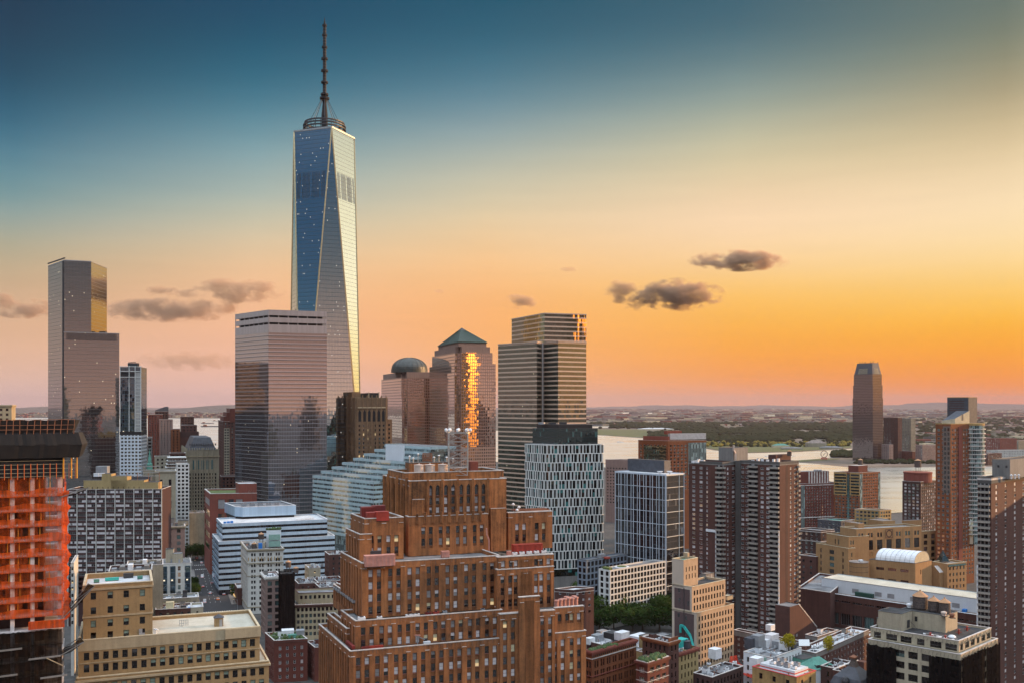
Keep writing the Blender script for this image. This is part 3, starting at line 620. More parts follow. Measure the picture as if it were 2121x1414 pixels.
# ------------------------------------------------------------------ rooftop things
def lab(*a): return ' '.join(a)
def water_tank(x, y, z, r, h, label, group=None, legs=2.0, wood='tank_wood', roof='tank_roof', rh=None, leg='dark_metal', hoops=5):
    b = Bld('water_tank', label, 'water tank', loc=(x, y, z), group=group); rh = r * .55 if rh is None else rh
    HP = []; b.mb('tank').lathe(x, y, [(r, z + legs), (r * .97, z + legs + h)], wood, 20)
    for i in range(hoops): hp = MB(); HP.append(hp); hp.lathe(x, y, [(r * 1.015, z + legs + h * (i + .5) / hoops), (r * 1.015, z + legs + h * (i + .5) / hoops + .09)], 'dark_metal', 20, cap=False)
    if rh: b.mb('conical_roof').lathe(x, y, [(r * 1.08, z + legs + h), (r * .12, z + legs + h + rh), (r * .1, z + legs + h + rh + .35), (.02, z + legs + h + rh + .5)], roof, 20)
    if legs:
        for i in range(4):
            a = math.pi / 4 + i * math.pi / 2; m = MB(); m.bar((x + r * .75 * math.cos(a), y + r * .75 * math.sin(a), z), (x + r * .75 * math.cos(a), y + r * .75 * math.sin(a), z + legs), .22, leg); m.build('leg', b.root, b.o)
        b.mb('platform').lathe(x, y, [(r * .95, z + legs - .25), (r * .95, z + legs)], leg, 12)
    b.fin(); tk = [o for o in b.root.children if o.name.startswith('tank')][0]
    for hp in HP: hp.build('hoop', tk, b.o)
    return b.root
def ac_unit(x, y, z, sx, sy, sz, rot, label, group=None, mat='grey_metal', fans=1):
    b = Bld('air_conditioner', label, 'rooftop unit', loc=(x, y, z), group=group)
    b.mb('casing').box(x, y, z + .25, sx, sy, sz - .25, mat, rot); b.mb('casing').box(x, y, z, sx * .9, sy * .8, .25, 'dark_metal', rot)
    for i in range(fans):
        u = (i + .5) / fans * sx - sx / 2; b.mb('fan').lathe(x + u * math.cos(rot), y + u * math.sin(rot), [(min(sx / fans, sy) * .38, z + sz), (min(sx / fans, sy) * .38, z + sz + .18), (.2, z + sz + .16)], 'dark_metal', 14)
    return b.fin()
def bulkhead(x, y, z, sx, sy, sz, rot, label, mat='concrete', roof='roof_tar', door=True, group=None, name='roof_hut'):
    b = Bld(name, label, 'roof hut', loc=(x, y, z), group=group)
    b.mb('wall').box(x, y, z, sx, sy, sz, mat, rot, top=roof)
    q = [(x + a * math.cos(rot) - c * math.sin(rot), y + a * math.sin(rot) + c * math.cos(rot)) for a, c in ((-sx / 2, -sy / 2), (sx / 2, -sy / 2), (sx / 2, sy / 2), (-sx / 2, sy / 2))]
    b.ring(q, z + sz, z + sz + .25, 'cop_dark', .1, .3)
    if door:
        f = Face(q[0], q[1]); u = f.L * .62; b.mb('door').prism([f.p(u, 0, .0)[:2], f.p(u, 0, .06)[:2], f.p(u + 1, 0, .06)[:2], f.p(u + 1, 0, 0)[:2]], z + .05, z + 2.1, 'grey_metal')
    return b.fin()
def crate(x, y, z, sx, sy, sz, rot, label, mat, name='equipment_box', cat='equipment', group=None, ribs=0):
    b = Bld(name, label, cat, loc=(x, y, z), group=group); m = b.mb('casing'); m.box(x, y, z + .2, sx, sy, sz - .2, mat, rot)
    m.box(x, y, z, sx * .92, sy * .9, .2, 'dark_metal', rot); m.box(x, y, z + sz, sx * 1.02, sy * 1.02, .1, mat, rot)
    for i in range(ribs):
        u = (i + .5) / ribs * sx - sx / 2; v = -sy / 2 - .05
        m.box(x + u * math.cos(rot) - v * math.sin(rot), y + u * math.sin(rot) + v * math.cos(rot), z + .3, .12, .1, sz - .5, mat, rot)
    return b.fin()
# ------------------------------------------------------------------ the stepped brown brick block in the middle
RB = R(20)
def hudson():
    b = Bld('stepped_building', 'huge stepped orange brown brick building with pale copings in the middle foreground', 'building', loc=(-10, 380, 0), frame='fr_brown', panes=PANH, sill='sill_red')
    def FP(pxn, Y, pl, pr): return footprint(pxn, Y, pl, pr, 115, 20)
    def mk(fp, z0, z1, front='win', left='pier', zb=None, n=None, wall='hudson', top=2.3, par=1.2, fh=4.3, nrows=None, marks=True, roof='roof_grey'):
        def fr(f):
            nn = n if n is not None else max(1, round((f.L - 2) / 6.55))
            c = cols(f.L, 6.55, 1.55, 1.0, n=nn, pair=1.4) if front == 'win' else []
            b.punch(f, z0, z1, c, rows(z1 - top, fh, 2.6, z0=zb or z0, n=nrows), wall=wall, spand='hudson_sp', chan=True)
            if marks: mark(f, z1, nn)
        def lf(f):
            if left != 'pier' or f.L < 5: b.flat(f, z0, z1, wall)
            else:
                nn = max(1, int((f.L - 1.4) / 3.1)); b.punch(f, z0, z1, cols(f.L, 3.1, 1.5, .7, n=nn), rows(z1 - top, fh, 2.6, z0=z0), wall=wall, spand='hudson_sp', chan=True, chd=.6)
            if marks: mark(f, z1, max(1, int(f.L / 6)))
        b.tier(fp, z0, z1, {0: lf, 1: front if callable(front) else fr}, wall=wall, roof=roof, par=par, cop='cop_stone', coph=.3)
    def mark(f, z1, nn):
        m = b.mb('coping'); st = f.L / max(1, nn)
        for i in range(nn + 1):
            u = min(max(i * st, .9), f.L - .9); a = f.p(u - .8, z1 - 1.75, .07); c = f.p(u + .8, z1 - 1.75, .07); m.bar(a, c, .16, 'cop_stone', .2)
        w = b.mb('wall'); r_ = b.r; u = .8
        while u < f.L - .6:
            z = z1 - .1 - r_.random() * .25; l = r_.uniform(.7, 1.3); w.poly([f.p(u, z - l, .012), f.p(u + .09, z - l, .012), f.p(u + .09, z, .012), f.p(u, z, .012)], 'cop_dark'); u += r_.uniform(1.1, 2.3)
        for i in range(1, nn):   # projecting pier at every pair
            pass
    mk(FP(725, 318, 660, 1214), 0, 54, zb=20)
    mk(FP(718, 331, 678, 734), 53, 58.5, front='none')
    mk(FP(736, 325, 706, 1040), 53, 62.5)
    fp = FP(1036, 335.3, 1032, 1149.5); 
    def fr(f):
        cc = [c for c in cols(f.L, 6.55, 1.55, 1.0, n=4, pair=1.4)]; cc = cc[:4] + cc[4:]
        mid = f.L * .5; cc = [c for c in cc if abs((c[0] + c[1]) / 2 - mid) > 4.4]
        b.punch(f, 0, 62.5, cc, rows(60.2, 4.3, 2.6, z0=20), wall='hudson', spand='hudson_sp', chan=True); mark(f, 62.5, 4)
    b.tier(fp, 0, 62.5, {1: fr, 0: lambda f: b.flat(f, 0, 62.5, 'hudson')}, wall='hudson', par=1.1, coph=.3)
    mk(FP(1149.5, 344, 1147, 1209), 0, 62.9, zb=53.5, left='none', n=2)
    fp = FP(1076, 336.6, 1073.5, 1118); b.tier(fp, 0, 68.2, {}, wall='hudson', par=.4, coph=.3); f = Face(fp[1], fp[2]); mark(f, 68.2, 1)
    for i in range(7):
        u = f.L * (.3 + i * .067); b.mb('wall').bar(f.p(u, 20, .12), f.p(u, 67, .12), .2, 'hudson', .25)
    mk(FP(742, 339, 690, 756), 58, 66.5, front='none')
    mk(FP(750, 331.5, 705, 1036), 62, 81)
    cc = lambda f: [c for c in cols(f.L, 6.55, 1.55, 1.0, n=4, pair=1.4) if abs((c[0] + c[1]) / 2 - f.L * .5) > 3.4]
    def bay(z0, z1, top, hh):
        def g(f):
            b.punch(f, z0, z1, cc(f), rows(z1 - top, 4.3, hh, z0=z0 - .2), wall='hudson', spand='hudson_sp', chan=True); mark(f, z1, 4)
            for i in range(7): u = f.L * (.42 + i * .03); b.mb('wall').bar(f.p(u, z0 + .5, .15), f.p(u, z1 - 1, .15), .2, 'hudson', .25)
        return g
    b.tier(FP(1030, 343.6, 1026, 1147.5), 62, 76.7, {1: bay(62, 76.7, 2.3, 2.6)}, wall='hudson', par=.3, coph=.3)
    b.tier(FP(1031.5, 344.8, 1027, 1146.8), 76.6, 81, {1: bay(76.6, 81, 1.3, 2.3)}, wall='hudson', par=1.1, coph=.3)
    mk(FP(745, 343, 716, 770), 80, 89.5, front='none')
    mk(FP(754.6, 344, 726, 836), 80, 95, n=2, nrows=2, top=6.2)
    mk(FP(1053, 369, 1049, 1144), 80, 94.3, n=2, nrows=2, top=4.2, wall='hudson', left='none')
    # tower
    fpc = FP(846, 353.5, 839, 1011); f = Face(fpc[1], fpc[2])
    def cf(f):
        c = cols(f.L - 4, 6.2, 1.5, .2, n=4, pair=1.35); c = [(a + 3.6, d + 3.6) for a, d in c]
        b.punch(f, 80, 94.6, c, rows(90.6, 4.3, 2.7, z0=80), wall='hudson', spand='hudson_sp', chan=True)
        for i in range(9):
            u = 3.3 + (f.L - 5) * i / 8.4; b.mb('wall').bar(f.p(u, 92, .0), f.p(u, 95.6 + (i % 2) * .5, .0), 1.1, 'hudson_crown', .9)
    b.tier(fpc, 80, 94.6, {1: cf}, wall='hudson', par=.6, coph=.2)
    def tf(f):
        c = cols(f.L * .63, 6.2, 1.5, 0, n=4, pair=1.35); c = [(a + f.L * .17, d + f.L * .17) for a, d in c]; b.punch(f, 80, 94, [], [], wall='hudson_crown'); b.punch(f, 94, 107.6, c, [(95.4, 97.6), (98.6, 101.2), (102.0, 105.2)], wall='hudson_crown', spand='hudson_sp', chan=True, chd=.5)
        for u0, u1 in c: b.mb('wall').poly([f.p(u0, 105.2, .01), f.p((u0 + u1) / 2, 106.1, .01), f.p(u1, 105.2, .01)], 'black')
        b.win(f, f.L * .085, 100.2, -.01, 1.5, 2.2)
    mk(FP(848, 356, 793, 1049), 80, 107.6, front=tf, wall='hudson_crown')
    ft = Face(*FP(848, 356, 793, 1049)[1:3])
    for i in range(5):
        u = ft.L * .17 + ft.L * .63 * (i + .0) / 4 + (.4 if i == 0 else 0); b.mb('wall').bar(ft.p(u + .1, 94, .35), ft.p(u + .1, 107.9, .35), .9, 'hudson_crown', .9)
    for u0, u1, zt in ((.02, .14, 101), (.82, .98, 96.5)):
        m = b.mb('wall'); q = [ft.p(ft.L * u0, 0, 0)[:2], ft.p(ft.L * u0, 0, 1.6)[:2], ft.p(ft.L * u1, 0, 1.6)[:2], ft.p(ft.L * u1, 0, 0)[:2]]; q = [q[1], q[2], q[3], q[0]]
        m.prism(q, 80, zt, 'hudson_crown'); b.mb('coping').bar(ft.p(ft.L * u0, zt, 1.6), ft.p(ft.L * u1, zt, 1.6), .2, 'cop_stone')
    fl = Face(*FP(848, 356, 793, 1049)[0:2])
    for i in range(6): b.mb('wall').bar(fl.p(fl.L * (.08 + .17 * i), 90, .3), fl.p(fl.L * (.08 + .17 * i), 107.8 + (i % 2), .3), 1.2, 'hudson_crown', 1.0)
    mk(FP(838, 361, 803, 1043), 106.3, 110.3, front='none', left='none', wall='hudson_crown', marks=False)
    b.fin()
    # ---- everything standing on its roofs
    def at(px, Y): return wx(px, Y), Y
    x, y = at(884, 384); crx = bulkhead(x, y, 109, 16, 7, 4.0, RB, 'low brown brick penthouse under the tank row on the stepped building', 'hudson', 'roof_brown', False)
    for i, px in enumerate((868, 890.5, 917.5)):
        x, y = at(px, 368 + i * 1.5); water_tank(x, y, 109.1, 1.95, 2.6, ('cream water tank on legs, first from the orange fan on the brown stepped roof', 'middle cream water tank of the row on the brown stepped roof', 'cream water tank on legs standing next to the lattice mast')[i], 'cream water tanks in a row', 1.3, 'tank_white', 'tank_white', .25, 'steel', 0)
    # lattice mast
    x, y = at(949, 371); m = Bld('lattice_mast', 'grey steel lattice mast with ring of dishes on the brown stepped building', 'mast', loc=(x, y, 109)); zb, zt = 109, 127; r0 = 3.7; L = m.mb('lattice')
    P4 = lambda z, k=1: [(x + r0 * k * sx, y + r0 * k * sy * .8, z) for sx, sy in ((-1, -1), (1, -1), (1, 1), (-1, 1))]
    levels = [109, 112.2, 115.4, 118.6, 121.8, 125.0]
    for a in range(4): m.mb('lattice').bar(P4(zb)[a], P4(zt, 1.0)[a], .32, 'steel')
    for k, z in enumerate(levels):
        q = P4(z)
        for a in range(4):
            L.bar(q[a], q[(a + 1) % 4], .2, 'steel')
            if k < 5:
                q2 = P4(levels[k + 1]); L.bar(q[a], q2[(a + 1) % 4], .15, 'steel'); L.bar(q2[a], q[(a + 1) % 4], .15, 'steel')
    for a in range(8):
        d = MB(); an = a * math.pi / 4; cx, cy_ = x + 4.7 * math.cos(an), y + 3.9 * math.sin(an); d.lathe(cx, cy_, [(.15, 125.6), (.6, 125.9), (.65, 126.6), (.2, 127)], 'white_paint', 10); d.build('dish', m.root, m.o)
    L.lathe(x, y, [(4.6, 125.2), (4.8, 125.2), (4.8, 125.45), (4.6, 125.45), (4.6, 125.2)], 'steel', 16, cap=False, sy=.82)
    for a in range(3): m.mb('whip_antenna').bar((x - 2 + a * 2, y, 125), (x - 2 + a * 2, y, 128.5 + a % 2), .12, 'steel')
    m.fin()
    x, y = at(980, 378); crate(x, y, 109, 3.2, 3, 4.6, RB, 'tall rust red plant box beside the lattice mast', 'rust')
    x, y = at(839, 366); crate(x, y, 107.2, 2.2, 2, 2.0, RB, 'small bright orange cooling fan unit on the brown tower roof', 'orange_paint')
    x, y = at(885, 386); cg = Bld('cage', 'rusty red steel screen cage above the brown penthouse', 'cage', loc=(x, y, 113)); 
    for i in range(9): cg.mb('frame').bar((x - 1.8 + i * .45, y - 1, 113.4), (x - 1.8 + i * .45, y - 1, 116.6), .14, 'rust_metal'); cg.mb('frame').bar((x - 1.8 + i * .45, y + 1, 113.4), (x - 1.8 + i * .45, y + 1, 116.6), .14, 'rust_metal')
    for z in (113.6, 115, 116.5): cg.mb('frame').bar((x - 1.9, y - 1, z), (x + 1.9, y - 1, z), .2, 'rust_metal'); cg.mb('frame').bar((x - 1.9, y + 1, z), (x + 1.9, y + 1, z), .2, 'rust_metal')
    for sx in (-1.8, 1.8): cg.mb('frame').bar((x + sx, y, 113), (x + sx, y, 116.5), .25, 'rust_metal')
    cg.fin()
    for i, (px, h) in enumerate(((848, 2.4), (856, 1.6), (866, 3.2), (899, 2), (909, 2.6), (925, 1.8), (938, 1.5))):
        x, y = at(px, 382 + i % 3); a = Bld('vent_pipe', 'small pale vent stack with cap among the clutter on the brown penthouse', 'vent', loc=(x, y, 113), group='vents on the brown penthouse'); a.mb('pipe').lathe(x, y, [(.22, 113), (.22, 113 + h)], 'steel', 8); a.mb('cap').lathe(x, y, [(.45, 113 + h), (.5, 113.2 + h), (.05, 113.5 + h)], 'white_paint', 8); a.fin()
    x, y = at(786, 333); crate(x, y, 79.9, 10.6, 3.0, 3.9, RB, 'long pink plant housing on the terrace of the brown stepped building', 'pink_metal', ribs=8)
    x, y = at(778, 334.5); b2 = Bld('exhaust_duct', 'black exhaust duct lying on top of the pink plant housing', 'duct', loc=(x, y, 83.8)); b2.mb('duct').bar((x - 1.7, y - .5, 84.5), (x + 1.7, y + .6, 84.5), 1.1, 'dark_metal'); b2.mb('stand').box(x, y, 83.9, 2.4, .6, .2, 'dark_metal', RB); b2.fin()
    x, y = at(922, 352); crate(x, y, 79.9, 2.9, 2, 2.3, RB, 'small pink plant box in front of the central brown shaft', 'pink_metal', ribs=3)
    x, y = at(1092, 362); crate(x, y, 79.9, 11.6, 3, 3.5, RB, 'long bright red plant housing on the terrace', 'red_paint', ribs=6)
    for i in range(5):
        x, y = at(1066 + i * 15, 357.5 + i * 1.2); ac_unit(x, y, 79.9, 1.9, 1.2, 1.1, RB, 'white box cooling unit in the row along the red plant housing', 'cooling units along the red housing', 'white_paint')
    x, y = at(1054, 356); crate(x, y, 79.9, 1.5, 1.2, 1.6, RB, 'tiny pink vent box at the end of the white cooling units', 'pink_metal')
    for i, (px, Y, w, h, mt, lb) in enumerate(((762, 352, 5.2, 4.6, 'darkred_paint', 'dark red ribbed cooling tower at the rear of the terrace cluster'), (783, 355, 5.0, 4.8, 'darkred_paint', 'dark red cooling tower rear of the cluster, next to the brown tower'), (769, 347.5, 3.6, 3.1, 'red_paint', 'square red metal tank at the terrace corner'), (791, 347.5, 4.6, 3.4, 'red_paint', 'red metal plant box in front of dark red cooling towers'))):
        x, y = at(px, Y); crate(x, y, 93.9, w, 3, h, RB, lb, mt, ribs=4 if i < 2 else 0, name='cooling_tower' if i < 2 else 'equipment_box', cat='cooling tower' if i < 2 else 'equipment')
    x, y = at(1100, 377); g = Bld('roof_grating', 'rusty brown steel grating deck on the top of the shorter brown wing', 'grating', loc=(x, y, 94)); c_, s_ = math.cos(RB), math.sin(RB)
    for i in range(16): u = -6.5 + i * .87; g.mb('grating').bar((x + u * c_ + 2 * s_, y + u * s_ - 2 * c_, 94.9), (x + u * c_ - 3 * s_, y + u * s_ + 3 * c_, 94.9), .3, 'rust_metal')
    for v in (-2, .5, 3): g.mb('frame').bar((x - 7 * c_ - v * s_, y - 7 * s_ + v * c_, 94.6), (x + 7 * c_ - v * s_, y + 7 * s_ + v * c_, 94.6), .4, 'rust_metal')
    for u in (-6, 0, 6): g.mb('frame').bar((x + u * c_ + 2 * s_, y + u * s_ - 2 * c_, 93.2), (x + u * c_ + 2 * s_, y + u * s_ - 2 * c_, 94.6), .3, 'rust_metal')
    g.fin()
    for i, px in enumerate((1071, 1075, 1063)):
        x, y = at(px, 372 + i); a = Bld('globe_light', 'white ball roof light on the corner of the shorter brown wing', 'lamp', loc=(x, y, 93.3), group='ball lights on the brown wing'); a.mb('globe').lathe(x, y, [(.05, 94.6 + i), (.6, 95 + i), (.62, 95.3 + i), (.05, 95.8 + i)], 'white_paint', 10); a.mb('post').bar((x, y, 93.3), (x, y, 94.8 + i), .15, 'steel'); a.fin()
    x, y = at(1013, 361.5); a = Bld('drain_pipe', 'pinkish bent pipe running down the dark flank of the brown tower', 'pipe', loc=(x, y, 80)); p = [(x, y, 79.9), (x, y, 85), (x - .8, y - .3, 87), (x - 1, y - .3, 89.5)]
    for i in range(3): a.mb('pipe').bar(p[i], p[i + 1], .5, 'pink_metal')
    a.mb('flange').bar((x, y - .3, 80), (x, y + .3, 80), .8, 'pink_metal'); a.fin()
    # T3 roof strip
    x, y = at(749, 327.5); ac_unit(x, y, 61.4, 2.4, 2, 2.1, RB, 'white round-fan cooling unit at the corner of the middle setback', None, 'white_paint')
    for i, (px, Y, w, mt, lb) in enumerate(((786, 332, 1.8, 'white_paint', 'white air unit alone on the middle setback'), (846, 335, 2.0, 'white_paint', 'white slatted air unit, first in the middle setback row'), (856, 335.7, 2.0, 'white_paint', 'white slatted air unit, second in the middle setback row'), (864, 336.4, 1.6, 'white_paint', 'white slatted air unit, third in the middle setback row'), (887, 338.5, 2.2, 'darkred_paint', 'dark red pump skid beside the white slatted units'), (903, 339.8, 2.2, 'red_paint', 'red pump skid on the middle setback'), (921, 341.2, 1.6, 'grey_metal', 'grey air unit on the middle setback beside red pumps'), (1000, 344.5, 1.4, 'grey_metal', 'small grey air unit at the far end of the middle setback'))):
        x, y = at(px, Y); ac_unit(x, y, 61.4, w, 1.3, 1.3, RB, lb, None, mt)
    for i, (px, w) in enumerate(((757, 2.6), (768, 2.6), (784, 3.2))):
        x, y = at(px, 322.5 + i * 1.0); crate(x, y, 52.9, w, 1.1, 1.5, RB, ('dark red planter box nearest the corner of the lowest setback', 'red box in the middle of three on the lowest setback', 'longest red box of three on the lowest setback')[i], 'red_paint' if i else 'darkred_paint')
    b3 = Bld('pipe_run', 'dark red insulated pipe along the side edge of the lowest setback', 'pipe', loc=(wx(718, 325), 326, 52.9)); b3.mb('pipe').bar((wx(731.5, 320.5), 321.5, 54.4), (wx(717, 328), 329.5, 54.4), 1.0, 'darkred_paint', 1.2); b3.mb('support').bar((wx(726, 324), 325, 52.9), (wx(726, 324), 325, 54), .5, 'dark_metal'); b3.fin()
    x, y = at(884, 332.5); crate(x, y, 52.9, 2.4, 1.2, .9, RB, 'flat white box on the lowest setback', 'white_paint')
    x, y = at(865, 331.5); a = Bld('vent_pipe', 'grey goose-neck vent pipe on the lowest setback', 'vent', loc=(x, y, 52.9)); a.mb('pipe').bar((x, y, 52.9), (x, y, 56), .35, 'grey_metal'); a.mb('pipe').bar((x - .5, y, 56), (x + 2.4, y + .8, 54.6), .3, 'grey_metal'); a.mb('cap').bar((x - 1, y, 56.2), (x + 1, y, 56.2), .4, 'pink_metal'); a.fin()
    r = random.Random(5)
    for k in range(11):
        i, j = k % 6, k // 6; px = 1153 + i * 8 + j * 4; x, y = at(px, 347 + j * 3 + i * .8)
        a = Bld('vent_pot', 'salmon pink louvred roof ventilator in the cluster beside the park', 'ventilator', loc=(x, y, 61.8), group='pink ventilators on the brown setback'); h = 2.2 + r.random() * 1.2
        a.mb('drum').lathe(x, y, [(.75, 61.8), (.75, 61.8 + h)], 'pink_metal', 10); a.mb('louvred_hood').lathe(x, y, [(.95, 61.8 + h), (.95, 62.3 + h), (.85, 62.35 + h)], 'pink_metal', 10)
        for q in range(3): a.mb('drum').lathe(x, y, [(.82, 62 + h * q / 3), (.82, 62.2 + h * q / 3)], 'pink_metal', 10)
        a.fin()
    for i in range(9):
        x, y = at(696 + i * 4.8, 366 - i * 3.1); ac_unit(x, y, 65.4, 1.9, 2.2, 1.0, RB, 'dark ribbed condenser in the long row on the side wing roof', 'condensers on the side wing roof', 'grey_metal')
hudson()
def netmat(name, col, a0, a1, sx=1.2):
    n = NT(name); o = n.obj(); v = n.noise(n.mapping(o, (sx, sx, .12)), 1.0, 4, .7); h = n.noise(n.mapping(o, (.3, .3, 1.2)), 1.0, 3)
    a = n.rng(n.math('ADD', n.math('MULTIPLY', v, .7), n.math('MULTIPLY', h, .3)), .36, .64, a0, a1)
    c = n.mix(n.rng(v, .35, .65, 0, 1), sc(col, .75), sc(col, 1.25)); d = n.n('ShaderNodeBsdfDiffuse', {0: c}); t = n.n('ShaderNodeBsdfTranslucent', {0: c}); m = n.n('ShaderNodeMixShader', {0: .35, 1: d.outputs[0], 2: t.outputs[0]})
    return n.done(n.n('ShaderNodeMixShader', {0: a, 1: n.n('ShaderNodeBsdfTransparent').outputs[0], 2: m.outputs[0]}).outputs[0])
netmat('net_orange', (.66, .105, .02), .50, .95); netmat('net_thin', (.60, .095, .015), .0, .55, 2.5); netmat('net_black', (.02, .014, .011), .75, 1.0); netmat('net_red', (.65, .06, .03), .5, .95)
plain('con_white', (.66, .60, .58), .8, var=.2); plain('amber', (.75, .33, .02), .6); plain('wrap', (.010, .007, .006), .7, var=.5, scale=.3)
# ------------------------------------------------------------------ tower under construction, wrapped in orange net
def construction():
    A = Vector((wx(-60, 258), 258)); d = Vector((math.cos(R(24)), math.sin(R(24)))); k = (130 - CX) / F; t = (k * A.y - A.x) / (d.x - k * d.y)
    fp = [tuple(A), tuple(A + d * t), tuple(A + d * t + Vector((-d.y, d.x)) * 24), tuple(A + Vector((-d.y, d.x)) * 24)]
    b = Bld('construction_building', 'unfinished concrete tower wrapped in orange safety netting with black shrouded top', 'building', fp); f = Face(fp[0], fp[1]); g = Face(fp[1], fp[2]); r = b.r
    zs = [111.2 - 4.15 * i for i in range(24)]
    inn = offs(fp, -5); b.mb('core_wall').prism(inn, 0, 122, 'darkbrick')
    for i, z in enumerate(zs):
        m = MB(); m.prism(offs(fp, .05), z - .38, z, 'con_white' if i < 9 or i % 2 else 'concrete'); m.build('floor_slab', b.root, b.o)
    for u in (.2, .44, .66, .965):
        m = MB(); q = f.p(f.L * u, 0, -.9); m.box(q[0], q[1], 0, 1.0, .9, 116, 'con_white', f.ang); m.build('column', b.root, b.o)
    for q in range(3):
        m = MB(); p = g.p(g.L * (.3 + .3 * q), 0, -.9); m.box(p[0], p[1], 0, 1, 1, 116, 'con_white', g.ang); m.build('column', b.root, b.o)
    for i in range(9):
        net = thin = MB()
        z = zs[i]; zt = (zs[i - 1] - .4) if i else 116
        for ff in (f, g):
            n = max(4, int(ff.L / 1.2)); prev = None
            for q in range(n + 1):
                u = ff.L * q / n; o = .25 + r.random() * .18; hh = z + 1.35 + r.random() * .35 + .35 * math.sin(q * .5 + i * 2); cur = (u, o, hh)
                if prev:
                    net.poly([ff.p(prev[0], z - .55, prev[1]), ff.p(u, z - .55, o), ff.p(u, hh, o + .05), ff.p(prev[0], prev[2], prev[1] + .05)], 'net_orange')
                    if r.random() < .88: thin.poly([ff.p(prev[0], prev[2], prev[1]), ff.p(u, hh, o), ff.p(u, zt, .2), ff.p(prev[0], zt, .2)], 'net_thin')
                prev = cur
        for q in range(9):
            u = f.L * (.04 + q * .115 + r.random() * .03)
            if r.random() < .7: net.bar(f.p(u, z, -.5), f.p(u, zt, -.5), .12, 'amber')
        net.build('safety_net', b.root, b.o)
    # billowing edge net at the corner
    m = b.mb('edge_net'); prev = None; c = Vector(fp[1])
    for j in range(41):
        z = 112 - j * .9; o = 1.1 + .45 * math.sin(j * 1.35 + r.random()) + r.random() * .9; p = (f.p(f.L - .3, z, .3), f.p(f.L + o, z, -.5 + .3 * math.sin(j)), g.p(2.5, z, .3 + o * .3))
        if prev:
            m.poly([prev[0], prev[1], p[1], p[0]], 'net_orange'); m.poly([prev[1], prev[2], p[2], p[1]], 'net_orange')
        prev = p
    # black climbing shroud above
    m = b.mb('shroud')
    def drape(z0, z1, o0, o1, e0, e1, n=26, mat='wrap'):
        pr = None
        for q in range(n + 1):
            u = (f.L + e0) * q / n; w = r.random() * .18; a_ = f.p(u, z0 - r.random() * .25, o0 + w); c_ = f.p(u * (f.L + e1) / (f.L + e0), z1 + r.random() * .25, o1 + w * .7)
            if pr: m.poly([pr[0], a_, c_, pr[1]], mat)
            pr = (a_, c_)
        m.poly([pr[0], g.p(9, z0, o0 + e0), g.p(9, z1, o1 + e1), pr[1]], mat)
        return pr
    drape(121.5, 125.0, .8, 1.4, 4.2, 5.0); drape(125.0, 128.2, 1.4, 1.0, 5.0, 4.0); drape(128.0, 131.7, .5, .9, 2.2, 3.4)
    m.poly([f.p(0, 128.3, 1), f.p(f.L + 4, 128.3, 1), g.p(14, 128.3, 3), (*fp[3], 128.3)], 'wrap'); m.poly([f.p(0, 121.4, 1), f.p(f.L + 4, 121.4, 1), g.p(9, 121.4, 3), (*fp[3], 121.4)], 'wrap')
    m.poly([f.p(0, 131.2, .5), f.p(f.L + 3, 131.2, .5), g.p(14, 131.2, 2), (*fp[3], 131.2)], 'wrap')
    ra = b.mb('guard_rail')
    for z in (131.9, 130.4, 129.2): ra.bar(f.p(0, z, 1.2), f.p(f.L + 2.8, z + .1, 1.2), .14, 'rust_metal')
    for q in range(16): ra.bar(f.p((f.L + 2.8) * q / 15, 128, 1.2), f.p((f.L + 2.8) * q / 15 + r.random() * .4, 132.1, 1.2), .12, 'rust_metal')
    dk = b.mb('work_deck'); dk.prism(offs(fp, .0), 116.0, 121.3, 'black')
    for z in (120.6, 119.6, 118.4, 117.3, 116.3): dk.bar(f.p(0, z, .35), f.p(f.L + 3.6, z, .35), .10, 'tanstone'); 
    for q in range(17): dk.bar(f.p(f.L * q / 14, 115.5, .4), f.p(f.L * q / 14, 119.8, .4), .14, 'orange_paint')
    for u in (f.L + .2, f.L + 2.2, f.L + 3.6): dk.bar(f.p(u, 115.5, .5), f.p(u, 121.5, .5), .25, 'amber')
    # outrigger catch nets
    for z, l, rise in ((110.2, 7.0, 2.6), (75.5, 8.2, 9.5), (66, 5.5, 3.5)):
        c_ = MB(); P0, P1, P2, P3 = f.p(f.L - 1, z, .4), f.p(f.L + l, z + rise, .8), g.p(10, z + rise - 1, l * .8), g.p(10, z, .2)
        mid = [(Vector(P0) + Vector(P1)) / 2 + Vector((0, 0, -.8)), (Vector(P2) + Vector(P3)) / 2 + Vector((0, 0, -.8))]
        c_.poly([P0, mid[0], mid[1], P3], 'net_black'); c_.poly([mid[0], P1, P2, mid[1]], 'net_black')
        c_.bar(P0, P1, .22, 'concrete'); c_.bar(f.p(f.L - 1, z + rise * .2, -3), P1, .16, 'concrete'); c_.bar(P3, P2, .2, 'concrete'); c_.build('catch_net', b.root, b.o)
    lw = b.mb('black_net')
    pr = None
    for q in range(40):
        u = f.L * q / 39 - .2; a_, c_ = f.p(u, 20, .2 + r.random() * .3), f.p(u, 73.5 + r.random() * .4, .2 + r.random() * .3)
        if pr: lw.poly([pr[0], a_, c_, pr[1]], 'net_black')
        pr = (a_, c_)
    for z, u0, u1 in ((69.0, .18, .55), (66.0, .62, .98), (62.0, .18, .5), (60.5, .75, 1.05)): m_ = MB(); m_.bar(f.p(f.L * u0, z, .75), f.p(f.L * u1, z + .25, .75), .42, 'concrete'); m_.build('edge_beam', b.root, b.o)
    ob = b.mb('debris_chute_box'); q = [f.p(f.L * .62, 0, 1.6)[:2], f.p(f.L * 1.02, 0, 1.6)[:2], f.p(f.L * 1.02, 0, .6)[:2], f.p(f.L * .62, 0, .6)[:2]]; ob.prism(q, 74.3, 76.4, 'net_orange')
